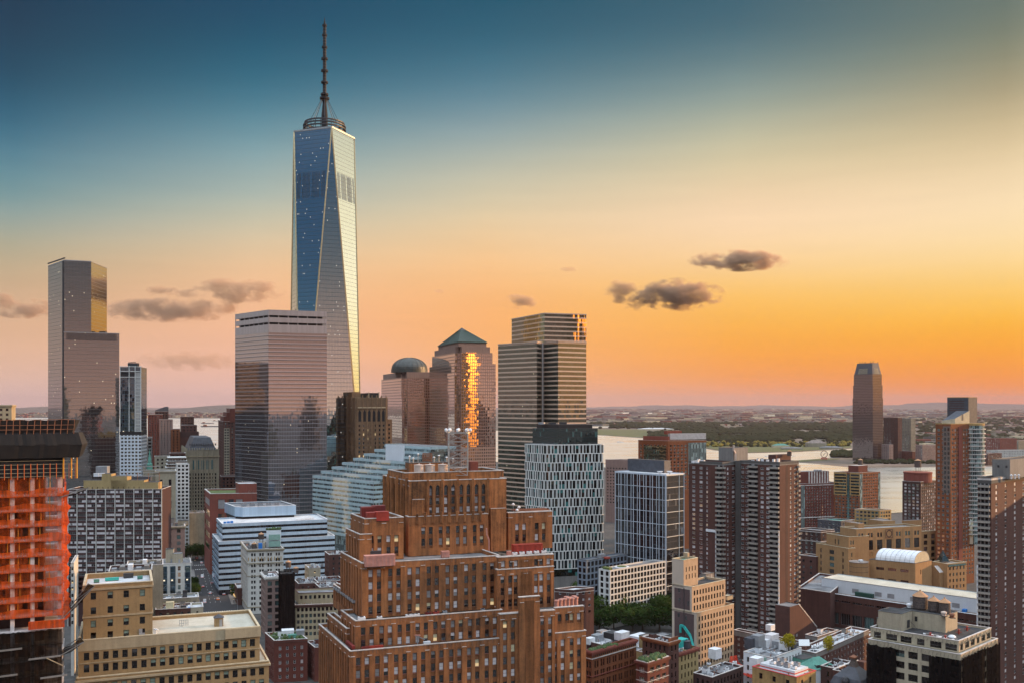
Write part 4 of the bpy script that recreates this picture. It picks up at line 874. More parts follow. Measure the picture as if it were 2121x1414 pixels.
    b.mb('outrigger').bar(f.p(f.L * .82, 66, 1), f.p(f.L * 1.0, 63.5, 1), .2, 'tanstone')
    b.fin()
construction()
# ------------------------------------------------------------------ tan brick block, lower left
def tan_building():
    fu = footprint(172, 284, 165, 316, 112, 22, 21); fl = footprint(162, 279.5, 155, 538, 112, 20.6, 26); fb = footprint(159, 278, 150, 557, 112, 20.6, 32)
    b = Bld('tan_building', 'tan brick building with taller four-window block and pale cream roof, near lower edge', 'building', loc=(fl[1][0] + 25, 300, 0), frame='fr_dark', panes=PANG, sill='cop_tan')
    def up(f): b.punch(f, 60, 82.3, [(f.L * k - .75, f.L * k + .75) for k in (.145, .385, .615, .85)], [(78.0, 80.1), (73.7, 75.7), (69.7, 71.8), (66.0, 68.2)], wall='tanbrick', style='hung')
    b.tier(fu, 60, 82.3, {1: up}, wall='tanbrick', roof='roof_white', par=1.4, pt=.5, cop='cop_tan'); b.ring(fu, 80.75, 81.35, 'tanstone', .3, -.02, 'belt_course'); b.ring(fu, 72.6, 73.1, 'tanstone', .2, -.02, 'belt_course')
    fu_ = Face(fu[1], fu[2]); b.mb('service_door').prism([fu_.p(fu_.L * .80, 0, 0)[:2], fu_.p(fu_.L * .80, 0, .08)[:2], fu_.p(fu_.L * .85, 0, .08)[:2], fu_.p(fu_.L * .85, 0, 0)[:2]], 66.1, 68.2, 'grey_metal')
    def lo(f): b.punch(f, 56.4, 67.0, cols(f.L, 2.52, 1.5, .9), rows(63.4, 3.55, 2.25, z0=56.5), wall='tanbrick', style='hung')
    b.tier(fl, 56.4, 67.0, {1: lo}, wall='tanbrick', roof='roof_cream', par=.9, pt=.5, cop='cop_tan', coph=.3); b.ring(fl, 63.9, 66.9, 'tanstone', .12, -.02, 'frieze'); b.ring(fl, 60.2, 60.45, 'tanstone', .15, -.02, 'belt_course')
    f_ = Face(fl[1], fl[2]); q = [f_.p(f_.L * .80, 0, 0)[:2], f_.p(f_.L * .80, 0, .45)[:2], f_.p(f_.L + .3, 0, .45)[:2], f_.p(f_.L + .3, 0, 0)[:2]]; b.mb('frieze').prism(q, 64.1, 67.05, 'tanstone')
    def bo(f): b.punch(f, 0, 56.4, cols(f.L, 2.52, 1.5, .9), rows(54.6, 3.5, 2.2, z0=30), wall='tanbrick', style='hung')
    b.tier(fb, 0, 56.4, {1: bo}, wall='tanbrick', roof='roof_cream', par=.4, cop='cop_tan', coph=.3); b.ring(fb, 55.2, 55.8, 'tanstone', .5, -.02, 'belt_course'); b.ring(fb, 48.2, 48.6, 'tanstone', .2, -.02, 'belt_course')
    b.fin()
    x, y = wx(453, 303), 303; h = Bld('roof_hut', 'tan brick stair hut with dark pyramid roof and blue-grey door on the cream roof', 'roof hut', loc=(x, y, 66.1)); h.mb('wall').box(x, y, 66.1, 2.7, 2.4, 2.7, 'tanbrick', R(20)); a = R(20)
    q = [(x + c * math.cos(a) - s_ * math.sin(a), y + c * math.sin(a) + s_ * math.cos(a)) for c, s_ in ((-1.6, -1.4), (1.6, -1.4), (1.6, 1.4), (-1.6, 1.4))]
    for i in range(4): h.mb('roof').poly([(*q[i], 68.8), (*q[(i + 1) % 4], 68.8), (x, y, 69.9)], 'slate')
    h.mb('roof').poly([(*p, 68.8) for p in q[::-1]], 'slate'); f = Face(q[0], q[1]); h.mb('door').prism([f.p(1.75, 0, -.18)[:2], f.p(1.75, 0, -.1)[:2], f.p(2.65, 0, -.1)[:2], f.p(2.65, 0, -.18)[:2]], 66.15, 68.3, 'grey_metal'); h.fin()
    r = random.Random(3)
    for i, (px, Y, w, mt, lb) in enumerate(((232, 300, 4, 'teal', 'turquoise skylight strip on the white tan-block roof'), (200, 297, 1.6, 'copper', 'small green vent on the white tan-block roof'), (290, 303, 1.6, 'copper', 'green vent near the far corner of the white tan-block roof'), (266, 305, 3, 'dark_metal', 'black air handler on the white tan-block roof'))):
        x, y = wx(px, Y), Y; crate(x, y, 80.9, w, 1.2, .9 if i < 3 else 1.4, R(22), lb, mt)
    for i in range(2):
        x, y = wx(318 + i * 4, 291), 291.5; a = Bld('vent_pipe', 'white goose-neck roof vent at the foot of the tan four-window block', 'vent', loc=(x, y, 66.1), group='white goose-neck vents'); a.mb('pipe').bar((x, y, 66.1), (x, y, 67.8), .3, 'white_paint'); a.mb('pipe').bar((x, y, 67.8), (x + .7, y - .2, 67.5), .3, 'white_paint'); a.fin()
    x, y = wx(372, 303), 303; a = Bld('roof_rack', 'grey steel frame rack standing on the cream roof edge', 'rack', loc=(x, y, 66.1))
    for i in range(5): a.mb('frame').bar((x + i * .6, y + i * .2, 66.1), (x + i * .6, y + i * .2, 67.9), .12, 'grey_metal')
    for z in (66.8, 67.8): a.mb('frame').bar((x, y, z), (x + 2.4, y + .8, z), .12, 'grey_metal')
    a.mb('frame').bar((x + 1.2, y + .4, 66.2), (x + 1.2, y - 1.4, 66.2), .12, 'grey_metal'); a.fin()
    x, y = wx(295, 289), 288.6; crate(x + .0, y, 66.1, 1.6, .8, 1.0, R(22), 'grey electrical cabinet against the tan four-window block', 'grey_metal', name='cabinet', cat='cabinet')
tan_building()
# ------------------------------------------------------------------ apartment slab with white and dark window strips
PANQ = [tuple(q) for q in (('bl_white',) * 4, ('bl_white', 'gl_sky', 'bl_white', 'bl_white'), ('gl_dark', 'gl_dark', 'bl_white', 'bl_white'), ('gl_sky', 'gl_sky', 'gl_dark', 'gl_dark'), ('gl_dark', 'gl_dark', 'gl_mid', 'gl_dark'), ('bl_white', 'bl_white', 'gl_sky', 'bl_white'), ('gl_sky', 'gl_sky', 'gl_sky', 'gl_sky'), ('bl_white', 'bl_white', 'gl_dark', 'gl_dark'), ('bl_white', 'bl_white', 'bl_white', 'bl_white'), ('gl_dark', 'bl_white', 'bl_white', 'gl_dark'), ('gl_mid', 'gl_mid', 'gl_dark', 'gl_dark'), ('bl_grey', 'gl_sky', 'gl_sky', 'gl_dark'), ('gl_dark', 'bl_white', 'gl_dark', 'bl_white'), ('gl_sky', 'gl_sky', 'bl_white', 'bl_white'), ('bl_white', 'bl_white', 'bl_white', 'gl_dark'), ('gl_dark',) * 4, ('gl_mid', 'gl_dark', 'gl_dark', 'gl_mid'))]
def slab():
    fp = footprint(140, 588, 139, 336, 96, 3, 22); zt = wz(1013, 588)
    b = Bld('apartment_block', 'wide apartment slab with dark red spandrels, white window strips and yellow penthouse', 'apartment block', fp, frame='fr_grey', panes=PANQ, zvis=wz(1190, 588))
    def face(f):
        n = 10; b.punch(f, 0, zt, [(f.L * i / n + .35, f.L * (i + 1) / n - .35) for i in range(n)], rows(zt - .7, 2.82, 1.62, z0=12), wall='darkred_wall', style='quad', dep=.12)
        for i in range(n + 1): b.mb('pier').bar(f.p(min(max(f.L * i / n, .3), f.L - .3), 0, .12), f.p(min(max(f.L * i / n, .3), f.L - .3), zt, .12), .5, 'whitestone', .45)
    b.tier(fp, 0, zt, {1: face}, wall='darkred_wall', roof='roof_tar', par=.8, cop='cop_stone')
    f = Face(fp[1], fp[2])
    for u0, u1, h in ((.16, .80, 5.5), (.35, .45, 9.5), (.45, .62, 8), (.80, .95, 4.2)):
        q = [f.p(f.L * u0, 0, -1.2 - (u0 == .35) * .3)[:2], f.p(f.L * u1, 0, -1.2 - (u0 == .35) * .3)[:2], f.p(f.L * u1, 0, -9)[:2], f.p(f.L * u0, 0, -9)[:2]]; b.mb('penthouse').prism(q, zt - .6, zt + h, 'yellowbrick', 'roof_tar', False)
    for i in range(11): b.mb('penthouse').bar(f.p(f.L * (.2 + i * .055), zt + .4, -1.15), f.p(f.L * (.2 + i * .055), zt + 1.6, -1.15), .7, 'black', .1)
    for z in (zt + 8.2, zt + 10.2): b.mb('roof_frame').bar(f.p(f.L * .5, z, -1.5), f.p(f.L * .96, z, -1.5), .3, 'steel')
    for i in range(5): b.mb('roof_frame').bar(f.p(f.L * (.5 + i * .115), zt, -1.5), f.p(f.L * (.5 + i * .115), zt + 10.3, -1.5), .25, 'rust_metal')
    b.fin()
masonry('darkred_wall', (.07, .028, .026), .3); masonry('yellowbrick', (.50, .37, .17), .2)
slab()
x, y = wx(213, 610), 610; crate(x, y, 92, 7, 5, 5, R(3), 'pale blue-grey plant box behind the yellow penthouse', 'grey_metal', ribs=5)
crate(wx(200, 600), 600, 91, 3, 2, 2.2, R(3), 'white cube cooling unit in front of the pale plant box', 'white_paint'); crate(wx(211, 601), 601, 91, 3, 2, 2.2, R(3), 'second white cube cooling unit beside the tall yellow penthouse', 'white_paint')
crate(wx(290, 606), 606, 88, 14, 3, 2.6, R(3), 'long dark green plant deck under the steel frame', 'slate')
# ------------------------------------------------------------------ blue-white banded office block, red block, stepped bank block
def banded(b, f, z0, z1, fh, hband, glass, panel, proj=.25, part='spandrel', z0v=None):
    """real projecting spandrel bands over recessed ribbon glass"""
    b.flat(f, z0, z1, glass, 'ribbon_glass'); z = z1
    while z - hband > max(z0, z0v or z0) - .1:
        m = b.mb(part); a, c = f.p(0, z - hband, proj), f.p(f.L, z - hband, proj)
        m.poly([f.p(0, z - hband, proj), f.p(f.L, z - hband, proj), f.p(f.L, z, proj), f.p(0, z, proj)], panel, [(0, z - hband), (f.L, z - hband), (f.L, z), (0, z)])
        m.poly([f.p(0, z, proj), f.p(f.L, z, proj), f.p(f.L, z, -.1), f.p(0, z, -.1)], panel); m.poly([f.p(0, z - hband, -.1), f.p(f.L, z - hband, -.1), f.p(f.L, z - hband, proj), f.p(0, z - hband, proj)], panel)
        for u in (0, f.L): m.poly([f.p(u, z - hband, -.1), f.p(u, z - hband, proj), f.p(u, z, proj), f.p(u, z, -.1)], panel)
        z -= fh
def blue_block():
    b = Bld('office_block', 'low blue and white banded office block with rounded plant box on top', 'office block', loc=(wx(560, 720), 720, 0))
    for px, Y, pl, pr, z0, z1 in ((453, 684, 440, 693.5, 0, 38.5), (460.6, 689, 449, 678, 38.4, 50.5)):
        fp = footprint(px, Y, pl, pr, 113, 22)
        for i in range(4):
            f = Face(fp[i], fp[(i + 1) % 4])
            if f.seen(): banded(b, f, z0, z1, 4.07, 2.3, 'gl_band_blue', 'gl_blue_panel', .3)
            else: b.flat(f, z0, z1, 'gl_blue_panel', 'rear_wall')
        b.mb('roof').poly([(*p, z1 - .8) for p in fp], 'roof_white'); b.ring(fp, z1, z1 + .1, 'white_paint', .3, .5)
    q = footprint(490, 722, 465, 613, 120, 20)
    A, C, B_, D = q; d = Vector(B_) - Vector(C)
    ch = [A, tuple(Vector(C).lerp(Vector(A), .15)), tuple(Vector(C).lerp(Vector(B_), .1)), B_, D]
    z1 = wz(1050, 722)
    for i in range(5): f = Face(ch[i], ch[(i + 1) % 5]); b.flat(f, 51.5, z1, 'gl_blue_panel', 'plant_box')
    b.mb('plant_box').prism(offs(ch, -1), 49.5, 51.6, 'black'); b.mb('roof').poly([(*p, z1 - .7) for p in ch], 'roof_grey'); b.ring(ch, z1, z1 + .3, 'white_paint', .1, .8)
    b.fin()
    for i in range(5): x, y = wx(505 + i * 17, 738), 738; ac_unit(x, y, z1 - .7, 4, 3, 2.4, R(20), 'grey roof chiller sunk behind the blue plant box parapet', 'chillers on the blue block', 'grey_metal', 2)
    for i in range(3): x, y = wx(466 + i * 7, 694 + i * 2), 694 + i * 2; crate(x, y, 49.7, 2, 1.5, 1.6, R(20), 'small bright blue tarpaulin-covered unit on the blue block terrace', 'blue_tarp', group='blue covered units')
    for i in range(4): x, y = wx(618 + i * 9, 716 + i * 3), 716 + i * 3; crate(x, y, 49.7, 3.5, 2, 1.2, R(20), 'pale roof duct box on the white roof of the blue banded block', 'white_paint', group='duct boxes on the blue banded block')
GG('gl_blue_panel', 1.6, 50, .07, 0, (.26, .34, .42), (.36, .50, .64), .10, (.9, .95, 1), vari=.07, jit=.004)
blue_block()
def red_block():
    fp = footprint(435, 768, 423.5, 532, 113, 10); zt = wz(1022, 768)
    b = Bld('academic_building', 'rust red block with big square grey windows and green roof behind the banded block', 'building', fp, frame='fr_dark', panes=[('gl_dark',), ('bl_grey',), ('gl_mid',)])
    def face(f): b.punch(f, 0, zt, [(f.L * k, f.L * k + 5.2) for k in (.17, .36, .55)], [(zt - 12, zt - 4.5), (zt - 25, zt - 16), (zt - 37, zt - 29)], wall='rust', style='single')
    def lf(f): b.punch(f, 0, zt, [(f.L * .08, f.L * .92)], rows(zt - 5, 9, 5.5, z0=10), wall='rust', style='quad')
    b.tier(fp, 0, zt, {1: face, 0: lf}, wall='rust', roof='roof_green', par=1.0, pt=1.0, cop='cop_stone', coph=.4)
    q = footprint(494, 772, 488, 531.5, 113, 10); b.tier(q, zt - .9, wz(1001, 772), {}, wall='rust', roof='roof_white', par=.4, cop='cop_stone')
    f = Face(q[1], q[2])
    for k in range(5): b.mb('mural').bar(f.p(f.L * (.55 + .07 * k), zt + 1 + (k % 3), .08), f.p(f.L * (.6 + .07 * k), zt + 2.5 - (k % 2), .08), .6, 'creamdark', .1)
    b.fin()
red_block()
def bank_block():
    b = Bld('stepped_office_block', 'pale green-white banded office building stepping up in terraces to a white box', 'office block', loc=(wx(740, 830), 860, 0))
    steps = [(648, 992), (665, 982), (687.5, 972.5), (709, 963), (732, 953.5), (754, 944), (776, 934.5), (797, 926)]
    ztop = None
    for i, (pl, py) in enumerate(steps):
        Y = 790 + i * 2.5; fp = footprint(774 + i * 17, Y, pl, 860 + i * 12, 133, 43); z1 = wz(996 - i * 10.2, Y); z0 = 0 if i == 0 else z1 - 4.4
        for k in range(4):
            f = Face(fp[k], fp[(k + 1) % 4])
            if f.seen(): banded(b, f, z0, z1, 3.95, 2.25, 'gl_band_green', 'gl_white_panel', .3, z0v=20)
            else: b.flat(f, z0, z1, 'gl_white_panel', 'rear_wall')
        b.mb('roof').poly([(*p, z1 - .3) for p in fp], 'roof_grey'); ztop = z1
    fp = footprint(900, 830, 799, 926, 133, 43); z1 = wz(923, 830)
    for k in range(4):
        f = Face(fp[k], fp[(k + 1) % 4]); banded(b, f, 40, z1, 3.95, 2.6, 'gl_band_green', 'gl_white_panel', .3, z0v=75)
    b.mb('roof').poly([(*p, z1 - .3) for p in fp], 'roof_grey')
    q = footprint(835, 812, 798.5, 838, 133, 43); b.mb('lift_tower').prism(q, 40, wz(921.5, 812), 'white_panel_wall', 'roof_white', False)
    for i, (pl, py) in enumerate(steps[:6]):
        Y = 850 - i * 2; 
        for j in range(2): x = wx(pl + 6 + 9 * j, Y); z = wz(py + 1, Y); b.mb('terrace_rail').bar((x, Y - 10, z - 3), (x, Y - 10, z + 2), .3, 'steel'); b.mb('terrace_rail').bar((x, Y - 10, z + 2), (x + 2, Y - 10, z + 2), .3, 'steel')
    b.fin()
masonry('white_panel_wall', (.66, .70, .74), .08)
bank_block()
GG('gl_v', 2.62, 6.2, 0, 0, (.1,) * 3, (.020, .024, .024), .10, (.8, 1, 1), jit=.012, blind=.14, blindcol=(.06, .20, .19), vari=.8)
GG('gl_w', 1.6, 3.9, .06, .12, (.06, .06, .07), (.016, .017, .020), .10, (.9, .95, 1), jit=.010, blind=.04, blindcol=(.10, .10, .10))
plain('fin_white', (.66, .66, .63), .6, var=.06); plain('fin_blue', (.52, .57, .64), .6, var=.08); plain('peach_stucco', (.50, .42, .34), .85, var=.1, scale=.1); masonry('ocher', (.52, .33, .13), .2)
def quadpart(b, part, f, u0, u1, z0, z1, mat, o0=0.0, o1=.3):
    q = [f.p(u0, 0, o1)[:2], f.p(u1, 0, o1)[:2], f.p(u1, 0, o0)[:2], f.p(u0, 0, o0)[:2]]; b.mb(part).prism(q, z0, z1, mat)
def upx(f, px):
    k = (px - CX) / F; return (k * f.a.y - f.a.x) / (f.d.x - k * f.d.y)
# ------------------------------------------------------------------ white gridded tower
def grid_tower():
    fp0 = footprint(1130, 667, 1084, 1256, 128, 14); A, C, B_, D = [Vector(p) for p in fp0]
    def rc(P, a, c, r, n=5):
        s, e = P + (a - P).normalized() * r, P + (c - P).normalized() * r
        return [tuple((1 - t) ** 2 * s + 2 * t * (1 - t) * P + t * t * e) for t in [i / n for i in range(n + 1)]]
    fp = rc(A, D, C, 3) + rc(C, A, B_, 3.5) + rc(B_, C, D, 5) + rc(D, B_, A, 3)
    zt = wz(920, 667); b = Bld('grid_tower', 'tower with white grid of staggered fins and dark set-back glass top', 'skyscraper', fp0); per = 0; zb = 16
    nfl = int((zt - zb) / 6.2)
    m = b.mb('fin_grid')
    for i in range(len(fp)):
        f = Face(fp[i], fp[(i + 1) % len(fp)]); m2 = b.mb('glass')
        m2.poly([f.p(0, zb, -.35), f.p(f.L, zb, -.35), f.p(f.L, zt, -.35), f.p(0, zt, -.35)], 'gl_v', [(per, zb), (per + f.L, zb), (per + f.L, zt), (per, zt)])
        if f.seen():
            for k in range(nfl + 1):
                z = zt - k * 6.2; m.bar(f.p(-.02, z - .3, 0), f.p(f.L + .02, z - .3, 0), .45, 'fin_white', .55)
                if k == nfl: break
                off = (k * 1.37) % 2.62
                for j in range(int(per / 2.62) - 1, int((per + f.L) / 2.62) + 2):
                    for du, w in ((0, .42), (.72, .30)) if (j + k) % 3 else ((0, .62),):
                        u = j * 2.62 + off + du - per
                        if 0 < u < f.L: m.bar(f.p(u, z - 6.2, 0), f.p(u, z - .3, 0), w, 'fin_white', .5)
        b.flat(f, 0, zb, 'concrete', 'base'); per += f.L
    b.mb('roof').poly([(*p, zt) for p in fp], 'roof_grey')
    for px, Y, l, r_, z0, z1, mt in ((1152, 676, 1103, 1238, zt, wz(887, 676), 'gl_black_grid'), (1157, 680, 1112, 1227, wz(887, 676), wz(878.5, 680), 'black_panel')):
        q = footprint(px, Y, l, r_, 128, 14); b.mb('glass_crown' if mt[0] == 'g' else 'top_screen').prism(q, z0, z1, mt, 'roof_tar', False)
    for i in range(3): x, y = wx(1122 + i * 22, 690), 690; b.mb('roof_drum').lathe(x, y, [(2.6, wz(878.5, 680)), (2.6, wz(878.5, 680) + 1.4)], 'grey_metal', 14) if i == 0 else b.mb('roof_drum').box(x, y, wz(878.5, 680), 5, 3, 1 + i * .3, 'dark_metal', R(14))
    b.fin()
plain('black_panel', (.03, .024, .022), .5)
grid_tower()
# ------------------------------------------------------------------ dark glass tower with white frame, and its podium
def frame_tower():
    b = Bld('frame_tower', 'dark glass tower framed with thin white lines and topped by a black box', 'office tower', footprint(1379, 620, 1274, 1417, 134, 42)); fp = footprint(1379, 620, 1274, 1417, 134, 42); zt = wz(983, 620)
    for i in range(4):
        f = Face(fp[i], fp[(i + 1) % 4]); b.flat(f, 0, zt, 'gl_w', 'glass')
        if not f.seen(): continue
        m = b.mb('frame'); dark = i == 0
        z = zt - .3; k = 0
        while z > 10: m.bar(f.p(0, z, .12), f.p(f.L, z, .12), .30, 'fin_blue' if dark else 'fin_white', .5 if k == 0 else .32); z -= 8.0; k += 1
        n = 8 if i == 0 else 1
        for j in range(n + 1):
            u = min(max(f.L * (j / n), .3), f.L - .3)
            m.bar(f.p(u, 8, .14), f.p(u, zt, .14), .45, 'fin_blue', .45)
            if i == 0 and j: m.bar(f.p(u - f.L / n * .38, 8, .14), f.p(u - f.L / n * .38, zt, .14), .30, 'fin_blue', .35)
        if i == 1: m.bar(f.p(f.L * .72, 8, .14), f.p(f.L * .72, zt, .14), .4, 'fin_white', .4)
    b.mb('roof').poly([(*p, zt) for p in fp], 'roof_white'); b.ring(fp, zt, zt + .5, 'fin_blue', .2, .6)
    q = footprint(1376, 638, 1300, 1389, 134, 42); b.mb('black_box').prism(q, zt, wz(953, 638), 'slate', 'roof_tar', False)
    b.fin()
    for i, px in enumerate((1367, 1387)):
        x, y = wx(px, 630), 630; d = Bld('dish_vent', ('white round roof bowl nearer the black box', 'white round roof bowl nearer the corner of the framed tower')[i], 'roof bowl', loc=(x, y, zt)); d.mb('bowl').lathe(x, y, [(.8, zt + .6), (1.9, zt + 1.6), (2.0, zt + 1.9), (1.2, zt + 1.3)], 'white_paint', 14); d.mb('stand').bar((x, y, zt), (x, y, zt + .7), .5, 'grey_metal'); d.fin()
    b = block('low gridded podium block with roof garden, in front of the white-lined dark tower', 1264, 582, 1240, 1379, 1180, 'fin_white_wall', 134, 42, 3.65, 2.35, 2.75, 3.05, 'pair', PANB, 'fr_dark', 1330, name='podium_building', top=1.0, margin=.4, cop=None, roof='roof_grey', belts=()); b.fin(); zt = b.zt
    c = Vector((sum(p[0] for p in b.fp) / 4, sum(p[1] for p in b.fp) / 4)); g = Bld('roof_garden', 'round hedged roof garden on the gridded podium', 'roof garden', loc=(c.x, c.y, zt - .8))
    x, y = wx(1288, 597), 597; g.mb('terrace').lathe(x, y, [(4.6, zt - .8), (4.6, zt - .2)], 'white_paint', 24); g.mb('lawn').lathe(x, y, [(3.0, zt - .2), (3.0, zt + .05)], 'roof_green', 20)
    g.mb('hedge').box(wx(1258, 588), 590, zt - .8, 6, 3, 1.4, 'roof_green', R(134)); g.fin()
    b = block('blue-grey gridded low block between the white fin tower and the garden podium', 1215, 606, 1196, 1300, 1160, 'fin_blue_wall', 134, 42, 4.0, 2.5, 3.0, 3.3, 'single', PANB, 'fr_dark', 1330, name='podium_building', top=1.0, margin=.3, cop='cop_dark'); b.fin()
    crate(wx(1256, 618), 618, b.zt - .9, 4, 3, 1.2, R(42), 'small red painted roof deck on the blue-grey low block', 'red_paint'); crate(wx(1246, 622), 622, b.zt - .9, 5, 3, 2.6, R(42), 'grey stair box on the blue-grey low block', 'grey_metal')
masonry('fin_white_wall', (.62, .62, .60), .08); masonry('fin_blue_wall', (.26, .30, .36), .12)
frame_tower()
b = block('small brick school with flat white roof beside the park trees', 1187, 545, 1149, 1230, 1221, 'brownbrick', 158, 30, 3.6, 1.6, 1.4, 3.2, 'single', PANW, 'fr_white', 1260, name='school_building', roof='roof_white', belts=((1.8, .3, .1, 'cop_stone'),)); b.fin()
# ------------------------------------------------------------------ twin brick apartment towers with balconies
def brick_towers():
    def balcs(b, f, u0, u1, zt, n, proj=1.3, z0=3, fh=2.7):
        for k in range(n):
            z = zt - 3.6 - k * fh
            if z < z0: break
            m = MB(); q = [f.p(u0, 0, proj)[:2], f.p(u1, 0, proj)[:2], f.p(u1, 0, .02)[:2], f.p(u0, 0, .02)[:2]]; m.prism(q, z, z + 1.15, 'balcony', 'concrete_dark'); m.build('balcony', b.root, b.o)
            quadpart(b, 'wall', f, u0 + .2, u1 - .2, z + 1.16, z + fh - .1, 'black', .0, .02)  # black strip paints the shaded gap above each balcony parapet
            if k % 2 == 0: quadpart(b, 'wall', f, u0 + (u1 - u0) * .3, u0 + (u1 - u0) * .62, z + 1.2, z + fh - .2, 'bl_grey', .02, .05)
    def tower(label, near, Y, pl, pr, zt, lcols, rcols, lb, rb, blank, lx):
        fp = footprint(near, Y, pl, pr, 133, 43); b = Bld('apartment_tower', label, 'apartment tower', fp, frame='fr_white', panes=PANW * 2 + PANT[:2], zvis=wz(1345, Y)); rw = rows(zt - 3.0, 2.7, 1.45, z0=3)
        def cs(f, l): return [(upx(f, p) - w * .6, upx(f, p) + w * .6) for p, w in l]
        def lf(f):
            b.punch(f, 0, zt, cs(f, lcols), rw, wall='brownbrick', style='pair', dep=.12)
            for p0, p1 in lb: balcs(b, f, upx(f, p0), upx(f, p1), zt, 36)
            for p0, p1, m in blank: quadpart(b, 'wall', f, upx(f, p0), upx(f, p1), 0, zt - 1.5, m, 0, .06)  # darker brick paints the shade of a recess that is not cut
            p0, p1 = lx; zl = wz(1103, Y); quadpart(b, 'white_trim', f, upx(f, p0), upx(f, p1), zl, zl + 1.4, 'white_paint', 0, .5)
            quadpart(b, 'white_trim', f, upx(f, p1) - .6, upx(f, p1), 0, zl, 'white_paint', 0, .6)
        def rf(f):
            b.punch(f, 0, zt, cs(f, rcols), rw, wall='brownbrick', style='pair', dep=.12)
            for p0, p1 in rb: balcs(b, f, upx(f, p0), upx(f, p1), zt, 36)
        b.tier(fp, 0, zt, {0: lf, 1: rf}, wall='brownbrick', roof='roof_tar', par=1.0, cop='cop_dark', coph=.3); b.ring(fp, zt - 1.6, zt - 1.1, 'concrete', .15, -.02, 'belt_course'); b.ring(fp, zt - 1.05, zt - .02, 'concrete_dark', .1, -.02, 'parapet')
        return b, fp
    z1 = wz(957, 540); z2 = wz(957, 528)
    b, fp = tower('brown brick apartment tower with curved balconies, beside the dark concrete shaft', 1496, 540, 1427, 1528, z1, ((1437, 1.7), (1452, 1.7), (1464.5, .9)), ((1507.5, 1.3), (1519, 2.3)), ((1484, 1495.5),), (), ((1456.5, 1462, 'darkbrick'),), (1463, 1484.5))
    f = Face(fp[1], fp[2]); balcs(b, f, .0, 1.7, z1, 36, 1.2); b.fin()
    b, fp = tower('brown brick apartment tower with two balcony stacks and sunlit narrow side', 1615, 528, 1534, 1654, z2, ((1538.5, 1.6), (1547.5, 1.6), (1578.5, 1.6), (1590.5, 1.7)), ((1638, 1.4), (1646.5, 1.4)), ((1551, 1570), (1594.5, 1614.6)), ((1650.6, 1653.9),), (), (1600, 1614.7))
    f = Face(fp[1], fp[2]); quadpart(b, 'painted_slot_shade', f, upx(f, 1627.5), upx(f, 1632), 0, z2 - 2, 'darkbrick', 0, .05)  # flat dark strip, the shade of a recess painted on the wall
    q = [f.p(upx(f, 1632), 0, 14)[:2]]; b.fin()
    # concrete service shaft and penthouses
    fp = footprint(1532, 545, 1523, 1541, 133, 43); b = Bld('concrete_shaft', 'dark concrete service shaft between the two brown brick towers', 'shaft', fp); b.tier(fp, 0, wz(956, 545) + .5, {}, wall='concrete_dark', roof='roof_tar', cop='cop_dark')
    f = Face(fp[0], fp[1])
    for k in range(8): b.mb('pour_joint').bar(f.p(0, 12 * k + 6, .02), f.p(f.L, 12 * k + 6, .02), .12, 'cop_dark')
    b.fin()
    fp = footprint(1519, 560, 1488.5, 1549, 133, 43); b = Bld('roof_plant_house', 'big bare concrete plant house on top of the brown brick towers', 'plant house', fp, loc=None); b.tier(fp, z1 - 1, wz(926.5, 560), {}, wall='concrete', roof='roof_tar', par=.5, cop=None); f = Face(fp[1], fp[2])
    b.mb('flue').bar(f.p(1, z1 - 1, .8), f.p(1, wz(938, 560), .8), .9, 'tank_white'); b.mb('flue').bar(f.p(1, wz(938, 560), .8), f.p(-.6, wz(931, 560), .6), .9, 'tank_white'); b.mb('flue').bar(f.p(-.6, wz(931, 560), .6), f.p(-.6, wz(921, 560), .6), .9, 'tank_white'); b.fin()
    x, y = wx(1617, 550), 552; crate(x, y, z2 - 1, 16, 5, 4.2, R(43), 'flat brick penthouse under the round tank on the sunlit tower', 'brownbrick')
    x, y = wx(1635, 549), 549; water_tank(x, y, z2 + 2.6, 1.3, 2.3, 'small grey water tank on the sunlit brick tower', None, .3, rh=.7)
    r = random.Random(4)
    for i in range(12):
        px = 1436 + i * 4.6 if i < 6 else 1560 + (i - 6) * 11; Y = 549 if i < 6 else 541; x, y = wx(px, Y), Y + r.random() * 4; ac_unit(x, y, (z1 if i < 6 else z2) - 1, 1.4, 1.2, 1.5 + r.random(), R(43), 'small pale roof fan on the balcony brick tower' if i < 6 else 'small pale roof fan on the sunlit brick tower', 'roof fans, balcony tower' if i < 6 else 'roof fans, sunlit tower', 'white_paint')
plain('balcony', (.30, .27, .235), .8, var=.2)
brick_towers()
